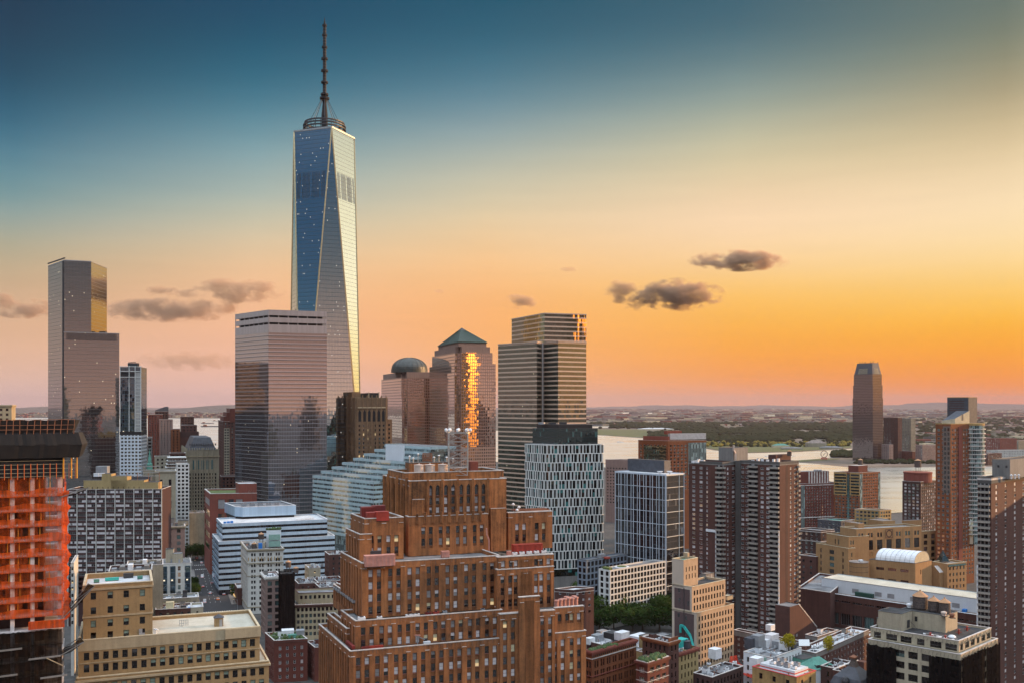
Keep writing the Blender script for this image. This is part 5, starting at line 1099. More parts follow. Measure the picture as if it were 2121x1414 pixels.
# ------------------------------------------------------------------ brown tower at the far right edge
def edge_tower():
    fp = footprint(2053, 442, 2025, 2165, 140, 43); zt = wz(990, 442); b = Bld('apartment_tower', 'tall brown brick apartment tower with white sash windows cut by the picture edge', 'apartment tower', fp, frame='fr_white', panes=PANW * 3 + PANT[:3], zvis=0)
    rw = rows(zt - 3.4, 2.75, 1.5, z0=3)
    def rf(f): b.punch(f, 0, zt, [(upx(f, p) - 1.15, upx(f, p) + 1.15) for p in (2064, 2083, 2102.3, 2120, 2139)], rw, wall='brownbrick', style='pair', dep=.12)
    def lf(f):
        b.punch(f, 0, zt, [], [], wall='brownbrick')
        for k in range(36):
            z = zt - 4.2 - k * 2.75; m = MB(); q = [f.p(.3, 0, 1.4)[:2], f.p(f.L - .4, 0, 1.4)[:2], f.p(f.L - .4, 0, .02)[:2], f.p(.3, 0, .02)[:2]]; m.prism(q, z, z + 1.1, 'balcony', 'concrete_dark'); m.build('balcony', b.root, b.o)
            quadpart(b, 'wall', f, .5, f.L - .6, z + 1.12, z + 2.62, 'black', 0, .02)  # shade behind the balconies painted as a flat black strip
            for j in range(3): quadpart(b, 'wall', f, 1 + j * f.L * .3, 1.6 + j * f.L * .3, z + 1.15, z + 2.5, 'bl_grey', .02, .05)
        b.mb('white_trim').bar(f.p(.1, 0, .9), f.p(.1, wz(1165, 450), .9), .5, 'white_paint')
    b.tier(fp, 0, zt, {0: lf, 1: rf}, wall='brownbrick', roof='roof_tar', par=.8, cop='cop_dark', coph=.4); b.ring(fp, zt - 2.4, zt - .9, 'concrete_dark', .12, -.02, 'parapet'); b.ring(fp, zt - .85, zt - .02, 'cop_stone', .15, -.02, 'parapet'); b.fin()
    fq = footprint(2092, 452, 2055, 2190, 133, 43); b = Bld('roof_plant_house', 'bare concrete plant house on the tower at the picture edge', 'plant house', fq); b.tier(fq, zt - 1, wz(951, 452), {}, wall='concrete', roof='roof_tar', par=.4, cop=None); f = Face(fq[0], fq[1])
    for u in (.3, .75): quadpart(b, 'louvre', f, f.L * u, f.L * u + .9, zt + 4.2, zt + 5.3, 'dark_metal', 0, .05)
    b.fin()
    for i in range(3): x, y = wx(2096 + i * 10, 449), 449.5 + i; a = Bld('vent_pipe', 'small white roof vent at the foot of the concrete plant house', 'vent', loc=(x, y, zt - .8), group='white vents by the plant house'); a.mb('pipe').lathe(x, y, [(.3, zt - .8), (.3, zt + .7)], 'white_paint', 8); a.mb('cap').lathe(x, y, [(.6, zt + .7), (.6, zt + 1.1), (.05, zt + 1.4)], 'white_paint', 8); a.fin()
edge_tower()
# ------------------------------------------------------------------ buildings by the river
def river_blocks():
    b = block('brick and dark glass apartment building with white louvred roof screen, behind the framed tower', 1384, 900, 1322, 1463, 912, 'orangebrick', 140, 20, 3.1, 2.0, 1.8, 3.6, 'single', PANT, 'fr_white', 1010, name='apartment_building', roof='roof_brown', top=4)
    fp = b.fp; f0, f1 = Face(fp[0], fp[1]), Face(fp[1], fp[2]); zt = b.zt
    quadpart(b, 'glass_bay', f0, f0.L * .2, f0.L * .92, 60, zt - 5, 'gl_black_grid', 0, .25); quadpart(b, 'glass_bay', f1, f1.L * .52, f1.L * .99, zt - 32, zt - 2, 'gl_band_green', 0, .25)
    q = footprint(1384, 903, 1332, 1387, 140, 20); b.mb('brick_top').prism(q, zt - 1, wz(903, 903), 'rust', 'roof_brown', False)
    q = footprint(1388, 905, 1384, 1462, 140, 20); f = Face(q[1], q[2]); b.mb('louvre_screen').prism(q, zt + 1, wz(897, 905), 'grey_metal', 'roof_brown', False)
    for k in range(7): b.mb('louvre_screen').bar(f.p(0, zt + 1.4 + k * .85, .1), f.p(f.L, zt + 1.4 + k * .85, .1), .35, 'white_paint')
    b.mb('brick_top').box(wx(1395, 915), 918, wz(899, 905), 16, 6, 3.2, 'rust', R(20)); b.fin()
    b = block('pinkish grey long block with rows of square windows, behind the framed tower', 1300, 1100, 1254, 1330, 952, 'pinkbrick', 150, 20, 3.6, 1.8, 1.7, 3.4, 'single', PANB, 'fr_grey', 1040, roof='roof_grey', name='office_building', top=9); b.fin()
    # red brick block with striped crown
    b = block('red brick riverside building with glazed corners and striped crown', 1655, 1000, 1654, 1736, 1001, 'redbrick', 100, 18, 3.0, 1.6, 1.7, 3.2, 'single', PANT, 'fr_white', 1095, name='apartment_building', wl=18, margin=8, belts=((2.2, .8, .3, 'cop_stone'), (36, .9, .8, 'cop_stone')), top=3.4)
    f = Face(b.fp[1], b.fp[2])
    for u0, u1 in ((2.5, 7), (f.L - 5, f.L)): quadpart(b, 'corner_glass', f, u0, u1, 5, b.zt - 2.4, 'gl_band_green', 0, .25)
    q = footprint(1659, 1003, 1658, 1717, 100, 18, 12); fq = Face(q[1], q[2]); zc = wz(976, 1003); b.mb('crown').prism(q, b.zt - 1, zc, 'redbrick', 'roof_grey', False)
    for k in range(8): quadpart(b, 'crown', fq, fq.L * (.27 + k * .094), fq.L * (.27 + k * .094) + 1.5, b.zt - .9, zc - .2, 'cop_stone', 0, .15)
    for k in range(3): b.mb('roof_fan').lathe(wx(1688 + k * 6, 1010), 1010, [(1.6, zc), (1.6, zc + 1.4), (.8, zc + 2)], 'grey_metal', 10)
    b.fin()
    b = block('olive and brick riverside building with teal glass strip and brick penthouse', 1781, 1000, 1727, 1823, 978, 'orangebrick', 150, 30, 3.1, 2.2, 1.8, 3.3, 'single', PANT, 'fr_grey', 1080, name='apartment_building', top=2)
    f = Face(b.fp[0], b.fp[1]); quadpart(b, 'glass_strip', f, f.L * .52, f.L * .60, 8, b.zt - 2, 'gl_teal', 0, .2); quadpart(b, 'olive_wall', f, 0, f.L * .50, b.zt - 24, b.zt, 'ocher', 0, .04); quadpart(b, 'olive_wall', f, f.L * .62, f.L, b.zt - 24, b.zt, 'ocher', 0, .04)
    for k in range(7):
        for u0, u1 in ((.03, .48), (.65, .97)): quadpart(b, 'olive_wall', f, f.L * u0, f.L * u1, b.zt - 23 + k * 3.2, b.zt - 21 + k * 3.2, 'gl_black_grid', .04, .08)
    f = Face(b.fp[1], b.fp[2]); quadpart(b, 'corner_glass', f, 0, 4, 8, b.zt - 1, 'gl_band_green', 0, .2); quadpart(b, 'corner_glass', f, f.L - 3, f.L, 8, b.zt - 1, 'gl_band_green', 0, .2)
    q = footprint(1778, 1012, 1757, 1797, 150, 30); b.mb('penthouse').prism(q, b.zt - 1, wz(963.5, 1012), 'redbrick', 'cop_stone', False); b.fin()
    x, y = wx(1782, 1025), 1025; water_tank(x, y, wz(963.5, 1012), 2.6, 5, 'dark brown water tank on the brick penthouse by the river', None, .5, rh=1.2)
    b = block('low glass and olive podium with planted roof below the teal strip building', 1822, 960, 1770, 1846, 1056, 'ocher', 150, 30, 3.6, 2.6, 2.2, 3.2, 'single', PANT, 'fr_grey', 1090, name='podium_building', roof='roof_brown', top=1.5); b.fin()
    b = block('dark red brick tower with pale windows under a round red drum and water tank', 1907, 880, 1869, 1940, 997, 'darkbrick', 140, 40, 3.05, 2.0, 1.9, 3.3, 'pair', PANW[2:6] + PANT[4:6] + PANW[:3], 'fr_white', 1100, name='apartment_building', top=2.2, roof='roof_grey')
    x, y = wx(1901, 896), 896; zc = wz(976, 896); b.mb('drum').lathe(x, y, [(12.4, b.zt - 1), (12.4, zc - 1.2), (12.8, zc - 1.1), (12.8, zc), (11.6, zc + .1)], 'rust', 32); b.fin()
    water_tank(x, y, zc, 3.0, 6.2, 'black-brown water tank on tall legs above the round red drum', None, 4.4, rh=1.3)
    # orange brick tower with a rounded glass corner
    fp = footprint(1969, 720, 1938, 2018, 140, 28); zt = wz(878, 720); b = Bld('apartment_tower', 'orange brick tower with rounded glass corner, cream sloped penthouse and dark top box', 'apartment tower', fp, frame='fr_grey', panes=PANT + PANW[4:8], zvis=wz(1215, 720))
    def fc(f): b.punch(f, 0, zt, cols(f.L, 3.1, 1.7, .6), rows(zt - 3.5, 3.2, 1.8, z0=6), wall='orangebrick', style='pair', dep=.15)
    b.tier(fp, 0, zt, {0: fc, 1: fc}, wall='orangebrick', roof='roof_brown', cop='ocher', coph=.6)
    f0, f1 = Face(fp[0], fp[1]), Face(fp[1], fp[2]); quadpart(b, 'glass_bay', f0, f0.L * .5, f0.L * .98, zt - 52, zt - 1.5, 'gl_darkfar', 0, .5); quadpart(b, 'pier', f1, f1.L * .32, f1.L * .46, 6, zt - 2, 'rust', 0, .4)
    cx, cy = wx(2021, 731), 736; rr = 8.3; b.mb('round_glass').lathe(cx, cy, [(rr, 30), (rr, zt - 1)], 'gl_band_green', 32); b.mb('round_glass').lathe(cx, cy, [(rr + .2, zt - 1), (rr + .2, zt + .6)], 'ocher', 32)
    for k in range(26):
        m = MB(); m.lathe(cx, cy, [(rr, zt - 4.2 - k * 3.2), (rr + .8, zt - 4.2 - k * 3.2), (rr + .8, zt - 3.5 - k * 3.2), (rr, zt - 3.5 - k * 3.2)], 'cop_stone', 32, cap=False); m.build('balcony_ring', b.root, b.o)
    q = footprint(1978, 728, 1951, 2008, 140, 28); zc = wz(850, 728); A, C, B_, D = q
    p = b.mb('penthouse'); p.prism(q, zt - 1, zt + 2.5, 'cop_tan', False); p.poly([(*A, zt + 2.5), (*C, zt + 4.2), (*C, zt + 2.5)], 'cop_tan'); p.poly([(*C, zt + 2.5), (*B_, zt + 2.5), (*B_, zc), (*C, zt + 4.2)], 'cop_tan'); p.poly([(*A, zt + 2.5), (*C, zt + 4.2), (*B_, zc), (*D, zc)], 'slate')
    f = Face(C, B_); quadpart(b, 'penthouse', f, f.L * .45, f.L * .58, zt + 2.7, zt + 7.5, 'slate', 0, .05)
    q = footprint(2006, 742, 1962, 2024, 140, 28); b.mb('top_box').prism(q, zt - 1, wz(823, 742), 'slate', 'roof_tar', False); f = Face(q[0], q[1])
    for k in range(5): quadpart(b, 'top_box', f, f.L * .1, f.L * .8, zt + 10 + k * 1.8, zt + 10.6 + k * 1.8, 'brownbrick', 0, .06)
    b.ring(q, wz(823, 742), wz(823, 742) + .5, 'ocher', .1, .5); b.fin()
river_blocks()
b = block('dark brick block with white cornice line, between the sunlit tower and the tan school', 1700, 760, 1652, 1728, 1098, 'darkbrick', 140, 30, 3.6, 1.8, 2.0, 3.6, 'pair', PANT, 'fr_white', 1200, belts=((1.6, .5, .4, 'cop_stone'), (9, .5, .4, 'cop_stone')), name='apartment_building', top=2.4); b.fin()
b = block('low teal-roofed brick block behind the dark brick block', 1742, 850, 1694, 1770, 1078, 'slate', 140, 30, 3.4, 1.8, 1.8, 3.4, 'pair', PANT, 'fr_white', 1120, name='apartment_building', roof='copper', top=2); b.fin()
b = block('plain dark red brick block in the shade left of the tan school', 1690, 700, 1654, 1712, 1152, 'brownbrick', 140, 30, 4.2, 1.6, 1.8, 5, 'single', PANT, 'fr_dark', 1200, name='brick_building', roof='roof_grey', top=3); b.fin()
# ------------------------------------------------------------------ tan school with porthole and its neighbours
def tan_school():
    b = Bld('school_building', 'large tan brick school with round porthole emblem and tall paired windows', 'school', loc=(wx(1820, 700), 715, 0), frame='fr_dark', panes=PANT + [('gl_mid', 'gl_mid')], zvis=wz(1215, 680))
    q3 = footprint(1757, 676, 1690, 1772, 118, 19); z3 = wz(1135, 676); q2 = footprint(1758, 681, 1712, 1800, 118, 19); z2 = wz(1111, 681); q1 = footprint(1773, 686, 1740, 1908, 118, 19); z1 = wz(1095, 686); q4 = footprint(1905, 728, 1900, 1990, 118, 19); z4 = wz(1100, 728)
    b.tier(q3, 0, z3, {0: lambda f: b.punch(f, 0, z3, [(f.L * k - w, f.L * k + w) for k, w in ((.16, .6), (.5, 2.2), (.84, .6))], rows(z3 - 3, 4.6, 3, z0=4), wall='stuy', style='tri'), 1: lambda f: b.punch(f, 0, z3, cols(f.L, 3, 1), rows(z3 - 3, 4.6, 3, z0=4), wall='stuy')}, wall='stuy', cop='cop_tan')
    b.tier(q2, 0, z2, {0: lambda f: b.punch(f, z3 - 1, z2, [(f.L * k - .5, f.L * k + .5) for k in (.4, .55)], [(z3 + .8, z3 + 4.6)], wall='stuy', style='single'), 1: lambda f: b.punch(f, 0, z2, [(1.4, 2.4), (3.4, 4.4)], rows(z2 - 2.6, 4.4, 3, z0=4), wall='stuy', style='single')}, wall='stuy', cop='cop_tan')
    def main(f):
        n = 7; c = [(x0, x1) for i in range(n) for x0, x1 in ((f.L * (i + .25) / n, f.L * (i + .45) / n), (f.L * (i + .56) / n, f.L * (i + .76) / n))]
        mid = [k for k in c if not (f.L * 3 / n < k[0] < f.L * 4 / n)]
        b.punch(f, z1 - 7.6, z1, mid, [(z1 - 6.4, z1 - 3.2)], wall='stuy', style='single')
        b.punch(f, 0, z1 - 7.6, [(f.L * (i + .22) / n, f.L * (i + .8) / n) for i in range(n)], [(z1 - 15.5, z1 - 8.4)], wall='stuy', style='trihung')
        m = b.mb('emblem'); p = f.p(f.L * 3.5 / n, z1 - 4.4, .25); N = 20
        for k in range(N):
            a0, a1 = 2 * math.pi * k / N, 2 * math.pi * (k + 1) / N; u = f.L * 3.5 / n; g = lambda a, r: f.p(u + r * math.cos(a), z1 - 4.4 + r * math.sin(a), .12)
            m.poly([g(a0, 2.0), g(a0, 2.7), g(a1, 2.7), g(a1, 2.0)], 'darkbrick')
        for s0, s1, t0, t1 in ((-3.2, 3.2, -3.2, -2.8), (-3.2, 3.2, 2.8, 3.2), (-3.2, -2.8, -2.8, 2.8), (2.8, 3.2, -2.8, 2.8)): u = f.L * 3.5 / n; m.poly([f.p(u + s0, z1 - 4.4 + t0, .1), f.p(u + s1, z1 - 4.4 + t0, .1), f.p(u + s1, z1 - 4.4 + t1, .1), f.p(u + s0, z1 - 4.4 + t1, .1)], 'darkbrick')
        for i in range(n): b.mb('pilaster_joint').bar(f.p(f.L * (i + .03) / n, z1 - 30, .02), f.p(f.L * (i + .03) / n, z1 - 1, .02), .25, 'tanbrick')
    b.tier(q1, z1 - 40 if z1 > 40 else 0, z1, {1: main}, wall='stuy', cop='cop_tan')
    def low(f): n = 7; b.punch(f, 0, z1 - 16, [(x0, x1) for i in range(n) for x0, x1 in ((f.L * (i + .25) / n, f.L * (i + .48) / n), (f.L * (i + .54) / n, f.L * (i + .77) / n))], rows(z1 - 17, 4.6, 3.2, z0=4), wall='stuy', style='single')
    low(Face(tuple(Vector(q1[1]) + Vector((.10, -.28))), tuple(Vector(q1[2]) + Vector((.10, -.28)))))
    b.tier(q4, 0, z4, {1: lambda f: b.punch(f, 0, z4, cols(f.L, 7, 3.4, 2), rows(z4 - 2.2, 4.8, 3.2, z0=4), wall='stuy', style='trihung')}, wall='stuy', cop='cop_tan')
    for px, Y, l, r_, py, rf in ((1778, 700, 1750, 1790, 1083, 'roof_brown'), (1828, 712, 1798, 1854, 1078, 'roof_brown'), (1873, 722, 1868, 1909, 1077, 'roof_grey')):
        q = footprint(px, Y, l, r_, 118, 19); b.mb('roof_block').prism(q, 38, wz(py, Y), 'stuy', rf, False)
    q = footprint(1835, 722, 1812, 1840, 118, 19)
    b.mb('skylight').prism(q, wz(1078, 712), wz(1073, 722), 'grey_metal', 'gl_sky'); b.fin()
    # hall with a white barrel roof
    fp = footprint(1896, 640, 1801, 1930, 145, 38); zt = wz(1166, 640); b = Bld('assembly_hall', 'tan brick hall with white barrel-vault roof', 'hall', fp, frame='fr_dark', panes=PANT, zvis=10)
    b.tier(fp, 0, zt, {0: lambda f: b.punch(f, 0, zt, cols(f.L, 7.5, 5.2, 3), [(zt - 6.5, zt - 4.6), (zt - 14, zt - 12)], wall='stuy', style='quad'), 1: lambda f: b.punch(f, 0, zt, [(f.L * .3, f.L * .3 + 1)], [(zt - 8, zt - 5)], wall='stuy', style='single')}, wall='stuy', roof='roof_brown', par=.5, cop='cop_dark')
    A, C, B_, D = [Vector(p) for p in fp]; dl = (A - C).normalized(); dr = (B_ - C); w = dr.length; N = 14; m = b.mb('barrel_roof'); e0, e1 = C + dl * 1.0, A - dl * ((A - C).length * .12); hgt = 7.0
    def arc(P, t): a = math.pi * t; q = P + dr * (.5 - .46 * math.cos(a)); return (q.x, q.y, zt + .1 + hgt * math.sin(a) ** .9)
    for k in range(N): m.poly([arc(e1, k / N), arc(e0, k / N), arc(e0, (k + 1) / N), arc(e1, (k + 1) / N)], 'white_paint')
    m.poly([arc(e0, k / N) for k in range(N + 1)], 'cop_tan'); m.poly([arc(e1, k / N) for k in range(N, -1, -1)], 'cop_tan')
    for k in range(9):
        P = e0 + (e1 - e0) * (k / 8)
        for t in range(N): m.bar(arc(P, t / N), arc(P, (t + 1) / N), .18, 'grey_metal')
    b.fin()
    x, y = wx(1782, 652), 655; zt = wz(1165, 650); b = Bld('round_hall', 'round tan brick drum between the school and the barrel-roofed hall', 'hall', loc=(x, y, 0)); b.mb('wall').lathe(x, y, [(6.3, 0), (6.3, zt)], 'stuy', 32)
    for z in (zt - 3, zt - 6.5): b.mb('wall').lathe(x, y, [(6.33, z), (6.4, z + .1), (6.33, z + .25)], 'darkbrick', 32, cap=False)
    b.mb('roof').lathe(x, y, [(6.5, zt), (6.5, zt + .3)], 'roof_brown', 32); b.fin()
    crate(x + 1, y - 1, zt + .3, 2.6, 2, 1.3, R(19), 'white domed roof unit on the round tan drum', 'white_paint')
    fp = footprint(1962, 650, 1931, 2002, 118, 25); zt = wz(1167, 650); b = Bld('library_building', 'tan block with pointed gable and dark glass pyramid, right of the white barrel roof', 'building', fp, frame='fr_dark', panes=PANT, zvis=5)
    b.tier(fp, 0, zt, {1: lambda f: b.punch(f, 0, zt, cols(f.L, 3, 1.4), rows(zt - 2.2, 4.2, 2.2, z0=2), wall='stuy', style='single')}, wall='stuy', cop='cop_tan', roof='roof_brown')
    f = Face(fp[1], fp[2]); f0 = Face(fp[0], fp[1]); quadpart(b, 'glass_band', f, 1, f.L - 1, zt - 1.9, zt - .6, 'gl_teal', 0, .3)
    g0, g1 = f0.p(f0.L * .05, 0, 4)[:2], f0.p(f0.L * .75, 0, 4)[:2]; gz = zt - 6; gm = ((g0[0] + g1[0]) / 2, (g0[1] + g1[1]) / 2); bk = Vector((f0.n.x, f0.n.y)) * -4
    m = b.mb('gable'); m.poly([(*g0, 0), (*g1, 0), (*g1, gz), (*gm, gz + 4), (*g0, gz)], 'stuy'); m.poly([(*g1, 0), (g1[0] + bk.x, g1[1] + bk.y, 0), (g1[0] + bk.x, g1[1] + bk.y, gz), (*g1, gz)], 'stuy')
    for a_, c_ in ((g0, gm), (gm, g1)): za, zc_ = (gz, gz + 4) if a_ == g0 else (gz + 4, gz); m.poly([(*a_, za), (*c_, zc_), (c_[0] + bk.x, c_[1] + bk.y, zc_), (a_[0] + bk.x, a_[1] + bk.y, za)], 'cop_stone')
    x, y = wx(1953, 664), 664; m = b.mb('glass_pyramid'); q = [(x + s * 4.2 * math.cos(R(45 + 90 * k + 19)), y + 4.2 * math.sin(R(45 + 90 * k + 19)), zt - .5) for k in range(4) for s in (1,)]
    for k in range(4): m.poly([q[k], q[(k + 1) % 4], (x, y, zt + 7.2)], 'gl_black_grid', [(0, 0), (6, 0), (3, 7)]); m.bar(q[k], (x, y, zt + 7.2), .25, 'dark_metal')
    b.fin()
tan_school()
def college():
    b = Bld('college_building', 'long low college block, white upper wall above brown brick terraces', 'college', loc=(wx(1880, 560), 580, 0), frame='fr_grey', panes=PANT, zvis=0)
    q = footprint(2050, 532, 1702, 2080, 135, 43); z1 = wz(1243, 532); z0 = z1 - 7
    b.tier(q, z0 - 1, z1, {}, wall='white_panel_wall', roof='roof_cream', par=.3, cop='cop_dark', coph=.15); f = Face(q[0], q[1])
    for px in (1765, 1812, 1838, 1885, 1972): quadpart(b, 'vent_louvre', f, upx(f, px), upx(f, px) + 4.2, z0 + .4, z0 + 3, 'grey_metal', 0, .1)
    q2 = footprint(2056, 522, 1648, 2090, 135, 43)
    def fc(f): b.punch(f, 0, z0, [(f.L * k / 16 + .6, f.L * (k + 1) / 16 - .6) for k in range(16)], [(2, 9.0), (z0 - 4.6, z0 - 3.4)], wall='brownbrick', style='quad', dep=1.2)
    b.tier(q2, 0, z0, {0: fc}, wall='brownbrick', roof='roof_brown', par=.9, pt=.6, cop='white_paint', coph=.25)
    q3 = footprint(1720, 575, 1652, 1760, 135, 60); b.tier(q3, 0, z0 + 3, {}, wall='brownbrick', roof='roof_grey', par=1.2, pt=.6, cop='cop_stone')
    b.fin()
    x, y = wx(1790, 565), 588
    t = Bld('roof_tank', 'long dark green tarpaulin-covered tank against the white college wall', 'tank', loc=(x, y, z0)); f2 = Face(q[0], q[1]); u = upx(f2, 1776); t.mb('tank').bar(f2.p(u, z0 + .6, 2.2), f2.p(u + 11, z0 + .6, 2.2), 2.6, 'tarp_green', 2.4); t.mb('cradle').bar(f2.p(u + 1, z0 - .8, 2.2), f2.p(u + 1, z0, 2.2), .6, 'dark_metal'); t.fin()
    u = upx(f2, 2002); p = f2.p(u, 0, 3); crate(p[0], p[1], z0 - .8, 3, 2, 1.6, R(45), 'bright blue tarpaulin bundle by the white college wall', 'blue_tarp')
plain('tarp_green', (.012, .06, .045), .5)
college()
# ------------------------------------------------------------------ tan loft slab with a blank side wall and turquoise duct
def loft():
    C0 = footprint(1443, 447, 1392, 1520, 133, 43); fl = Face(C0[0], C0[1]); b = Bld('loft_building', 'peach tan stepped loft building with blank grey-brown side wall and turquoise duct', 'building', C0, frame='fr_dark', panes=PANB * 2 + [('gl_dark', 'bl_white')])
    z1, z2, z3 = wz(1269, 447), wz(1214, 450), wz(1157, 456)
    def sub(pxc, pr): u = upx(fl, pxc); p = fl.p(u, 0); return [C0[0], (p[0], p[1]), None, None], p
    def mk(pxc, pr, z0, z1_, n, nr, par=.9, ww=1.15, top=1.9, roof='roof_tar'):
        p = fl.p(upx(fl, pxc), 0) if pxc < 1443 else (*C0[1], 0); Yc = p[1]; fp = footprint(CX + p[0] / p[1] * F, Yc, 1392, pr, 133, 43)
        def fc(f): b.punch(f, z0, z1_, cols(f.L, 2, ww, .9, n=n), rows(z1_ - top, 3.55, 2.3, z0=max(z0 - .2, 5), n=nr), wall='peach', style='single', dep=.16)
        b.tier(fp, z0, z1_, {1: fc, 0: 'peach_stucco'}, wall='peach', roof=roof, par=par, cop='cop_tan'); return fp
    mk(1443, 1520, 0, z1, 12, None); mk(1433, 1502.5, z1 - .9, z2, 11, 3); t = mk(1416, 1445.5, z2 - .9, z3, 4, 2, ww=.7, top=3.4, roof='copper')
    for u0, u1, a, c in ((1397, 1429, z2 - 1.5, z1 + .8), (1397, 1437.5, z1 - .9, 6)): quadpart(b, 'side_panel', fl, upx(fl, u0), upx(fl, u1), c, a, 'mauve', 0, .05)
    for px, py in ((1407, 1223), (1407.5, 1243), (1426, 1247), (1406, 1275), (1421, 1278)): u = upx(fl, px); z = wz(py, 452); quadpart(b, 'side_window', fl, u - .6, u + .6, z - 1, z + 1, 'gl_mid', .05, .09)
    pts = [(1411, 1297), (1418, 1298), (1431, 1314), (1438, 1336)]; m = b.mb('duct')
    P = [fl.p(upx(fl, px), wz(py, 450), .6) for px, py in pts]
    for i in range(3): m.bar(P[i], P[i + 1], 1.0, 'teal')
    m.bar(P[0], (P[0][0], P[0][1], P[0][2] - 3.4), .9, 'teal'); m.bar(fl.p(upx(fl, 1417), 10, .12), fl.p(upx(fl, 1417), z2 - 1, .12), .3, 'dark_metal')
    q = footprint(1424, 462, 1415.5, 1428, 133, 43); b.mb('chimney').prism(q, z2, z3 + 2, 'peach', 'cop_tan', False); b.fin()
    x, y = wx(1441, 462), 465; crate(x, y, z2 - .9, 3, 2, 1.6, R(43), 'white sloped skylight box on the peach loft terrace', 'white_paint'); x, y = wx(1468, 475), 478; bulkhead(x, y, z2 - .9, 7, 3, 2.3, R(43), 'flat roofed stair hut at the rear of the peach loft upper terrace', 'concrete', 'roof_brown')
    x, y = wx(1509, 482), 484; bulkhead(x, y, z1 - .9, 5, 3, 1.9, R(43), 'low awning hut on the peach loft lower terrace', 'tanstone', 'cop_tan', False)
loft()
# ------------------------------------------------------------------ downtown cluster left of centre
def downtown():
    # slim glass tower with white mullions
    fp = footprint(248, 900, 247, 292.5, 100, 8, 26); zt = wz(757, 900); zm = wz(893, 900); b = Bld('glass_tower', 'slim blue glass tower with white mullions and white gridded lower storeys, beside the far-left tower', 'tower', fp)
    for i in range(4):
        f = Face(fp[i], fp[(i + 1) % 4]); b.flat(f, zm, zt - 1, 'gl_bluetower', 'glass'); b.flat(f, 0, zm - 3.2, 'gl_whitegrid', 'lower_grid'); b.flat(f, zm - 3.2, zm, 'black', 'gap_storey')
    f = Face(fp[1], fp[2]); m = b.mb('mullion_frame')
    for u in (.02, .44, .72, .985): m.bar(f.p(f.L * u, zm, .15), f.p(f.L * u, zt, .15), .7, 'fin_white', .5)
    for k in range(6): m.bar(f.p(f.L * (.76 + .04 * k), zm, .1), f.p(f.L * (.76 + .04 * k), zt - 6, .1), .22, 'fin_white', .3)
    k = 0
    while k < 40 and zt - 14 - k * 3.4 > zm: m.bar(f.p(f.L * .72, zt - 14 - k * 3.4, .1), f.p(f.L, zt - 14 - k * 3.4, .1), .3, 'fin_white', .3); k += 1
    for z in (zt - .6, zt - 5, zt - 10.5): m.bar(f.p(0, z, .2), f.p(f.L, z, .2), .9, 'fin_white', .5)
    for u0, u1 in ((.04, .42), (.47, .7)): quadpart(b, 'crown_louvre', f, f.L * u0, f.L * u1, zt - 9.8, zt - 5.8, 'black', 0, .05)
    b.mb('roof').poly([(*p, zt - 1) for p in fp], 'roof_grey'); b.mb('roof_plant').box(fp[1][0] + 9, fp[1][1] + 10, zt - 1, 9, 5, 4, 'dark_metal'); b.mb('roof_plant').bar((fp[1][0] + 5, fp[1][1] + 8, zt + 3.4), (fp[1][0] + 12, fp[1][1] + 8, zt + 3.8), .6, 'dark_metal'); b.fin()
    def tw(label, px, Y, pl, pr, py, wall, pitch=3.6, fh=3.6, ww=1.8, wh=1.9, al=110, ar=20, name='office_tower', pyb=985, wl=None, **k):
        b = block(label, px, Y, pl, pr, py, wall, al, ar, fh, ww, wh, pitch, 'single', k.pop('panes', PANB), k.pop('frame', 'fr_dark'), pyb, name=name, cat='tower', wl=wl, **k); return b
    b = tw('pale stepped stone tower top peeking over the shrouded construction, at the picture edge', -20, 700, -30, 24, 838, 'tanstone', 3.4, 3.6, wl=20, pyb=880, cornice='tanstone', top=2.5); b.fin()
    b = tw('brick tower with white roof line, tallest of the small pair by the harbour', 306, 1350, 304, 337, 858, 'redbrick', 3.2, 3.2, 1.7, 1.7, wl=25, panes=PANT); b.fin()
    b = tw('dark slab tower with slanted black roof behind the small brick pair', 321, 1500, 319.5, 349, 851, 'darkbrick', 4, 3.8, 2.6, 2.2, wl=24, pyb=900)
    f = Face(b.fp[1], b.fp[2]); m = b.mb('slant_roof'); z = b.zt; m.poly([f.p(0, z, 0), f.p(f.L, z, 0), f.p(f.L, z + 7, 0), f.p(f.L * .8, z + 7.5, 0), f.p(0, z + 1.5, 0)], 'slate'); m.poly([f.p(0, z + 1.5, 0), f.p(f.L * .8, z + 7.5, 0), f.p(f.L * .8, z + 7.5, -24), f.p(0, z + 1.5, -24)], 'slate'); m.poly([f.p(f.L, z, 0), f.p(f.L, z, -24), f.p(f.L, z + 7, -24), f.p(f.L, z + 7, 0)], 'slate'); m.poly([f.p(f.L * .8, z + 7.5, 0), f.p(f.L, z + 7, 0), f.p(f.L, z + 7, -24), f.p(f.L * .8, z + 7.5, -24)], 'slate'); b.fin()
    b = tw('shorter reddish brick tower in front of the brick pair by the harbour', 330, 1250, 328, 358, 868, 'pinkbrick', 3.2, 3.1, 1.7, 1.7, wl=22, panes=PANT, frame='fr_white'); b.fin()
    b = tw('dark tower with red-lit flat top beside the harbour water', 374, 1300, 372, 402, 862, 'darkbrick', 3.6, 3.5, wl=22, pyb=930); b.fin()
    b = tw('stepped dark brick tower, highest step, in front of the red-lit tower', 376, 1210, 372, 408, 880, 'brownbrick', 3.8, 3.6, pyb=930, wl=26); q = footprint(370, 1206, 368, 412, 110, 20, 30); b.tier(q, 0, wz(894, 1206), {}, wall='darkbrick', roof='roof_brown', cop=None); q = footprint(368, 1202, 366, 417, 110, 20, 34); b.tier(q, 0, wz(905, 1202), {}, wall='brownbrick', roof='roof_brown', cop=None); b.fin()
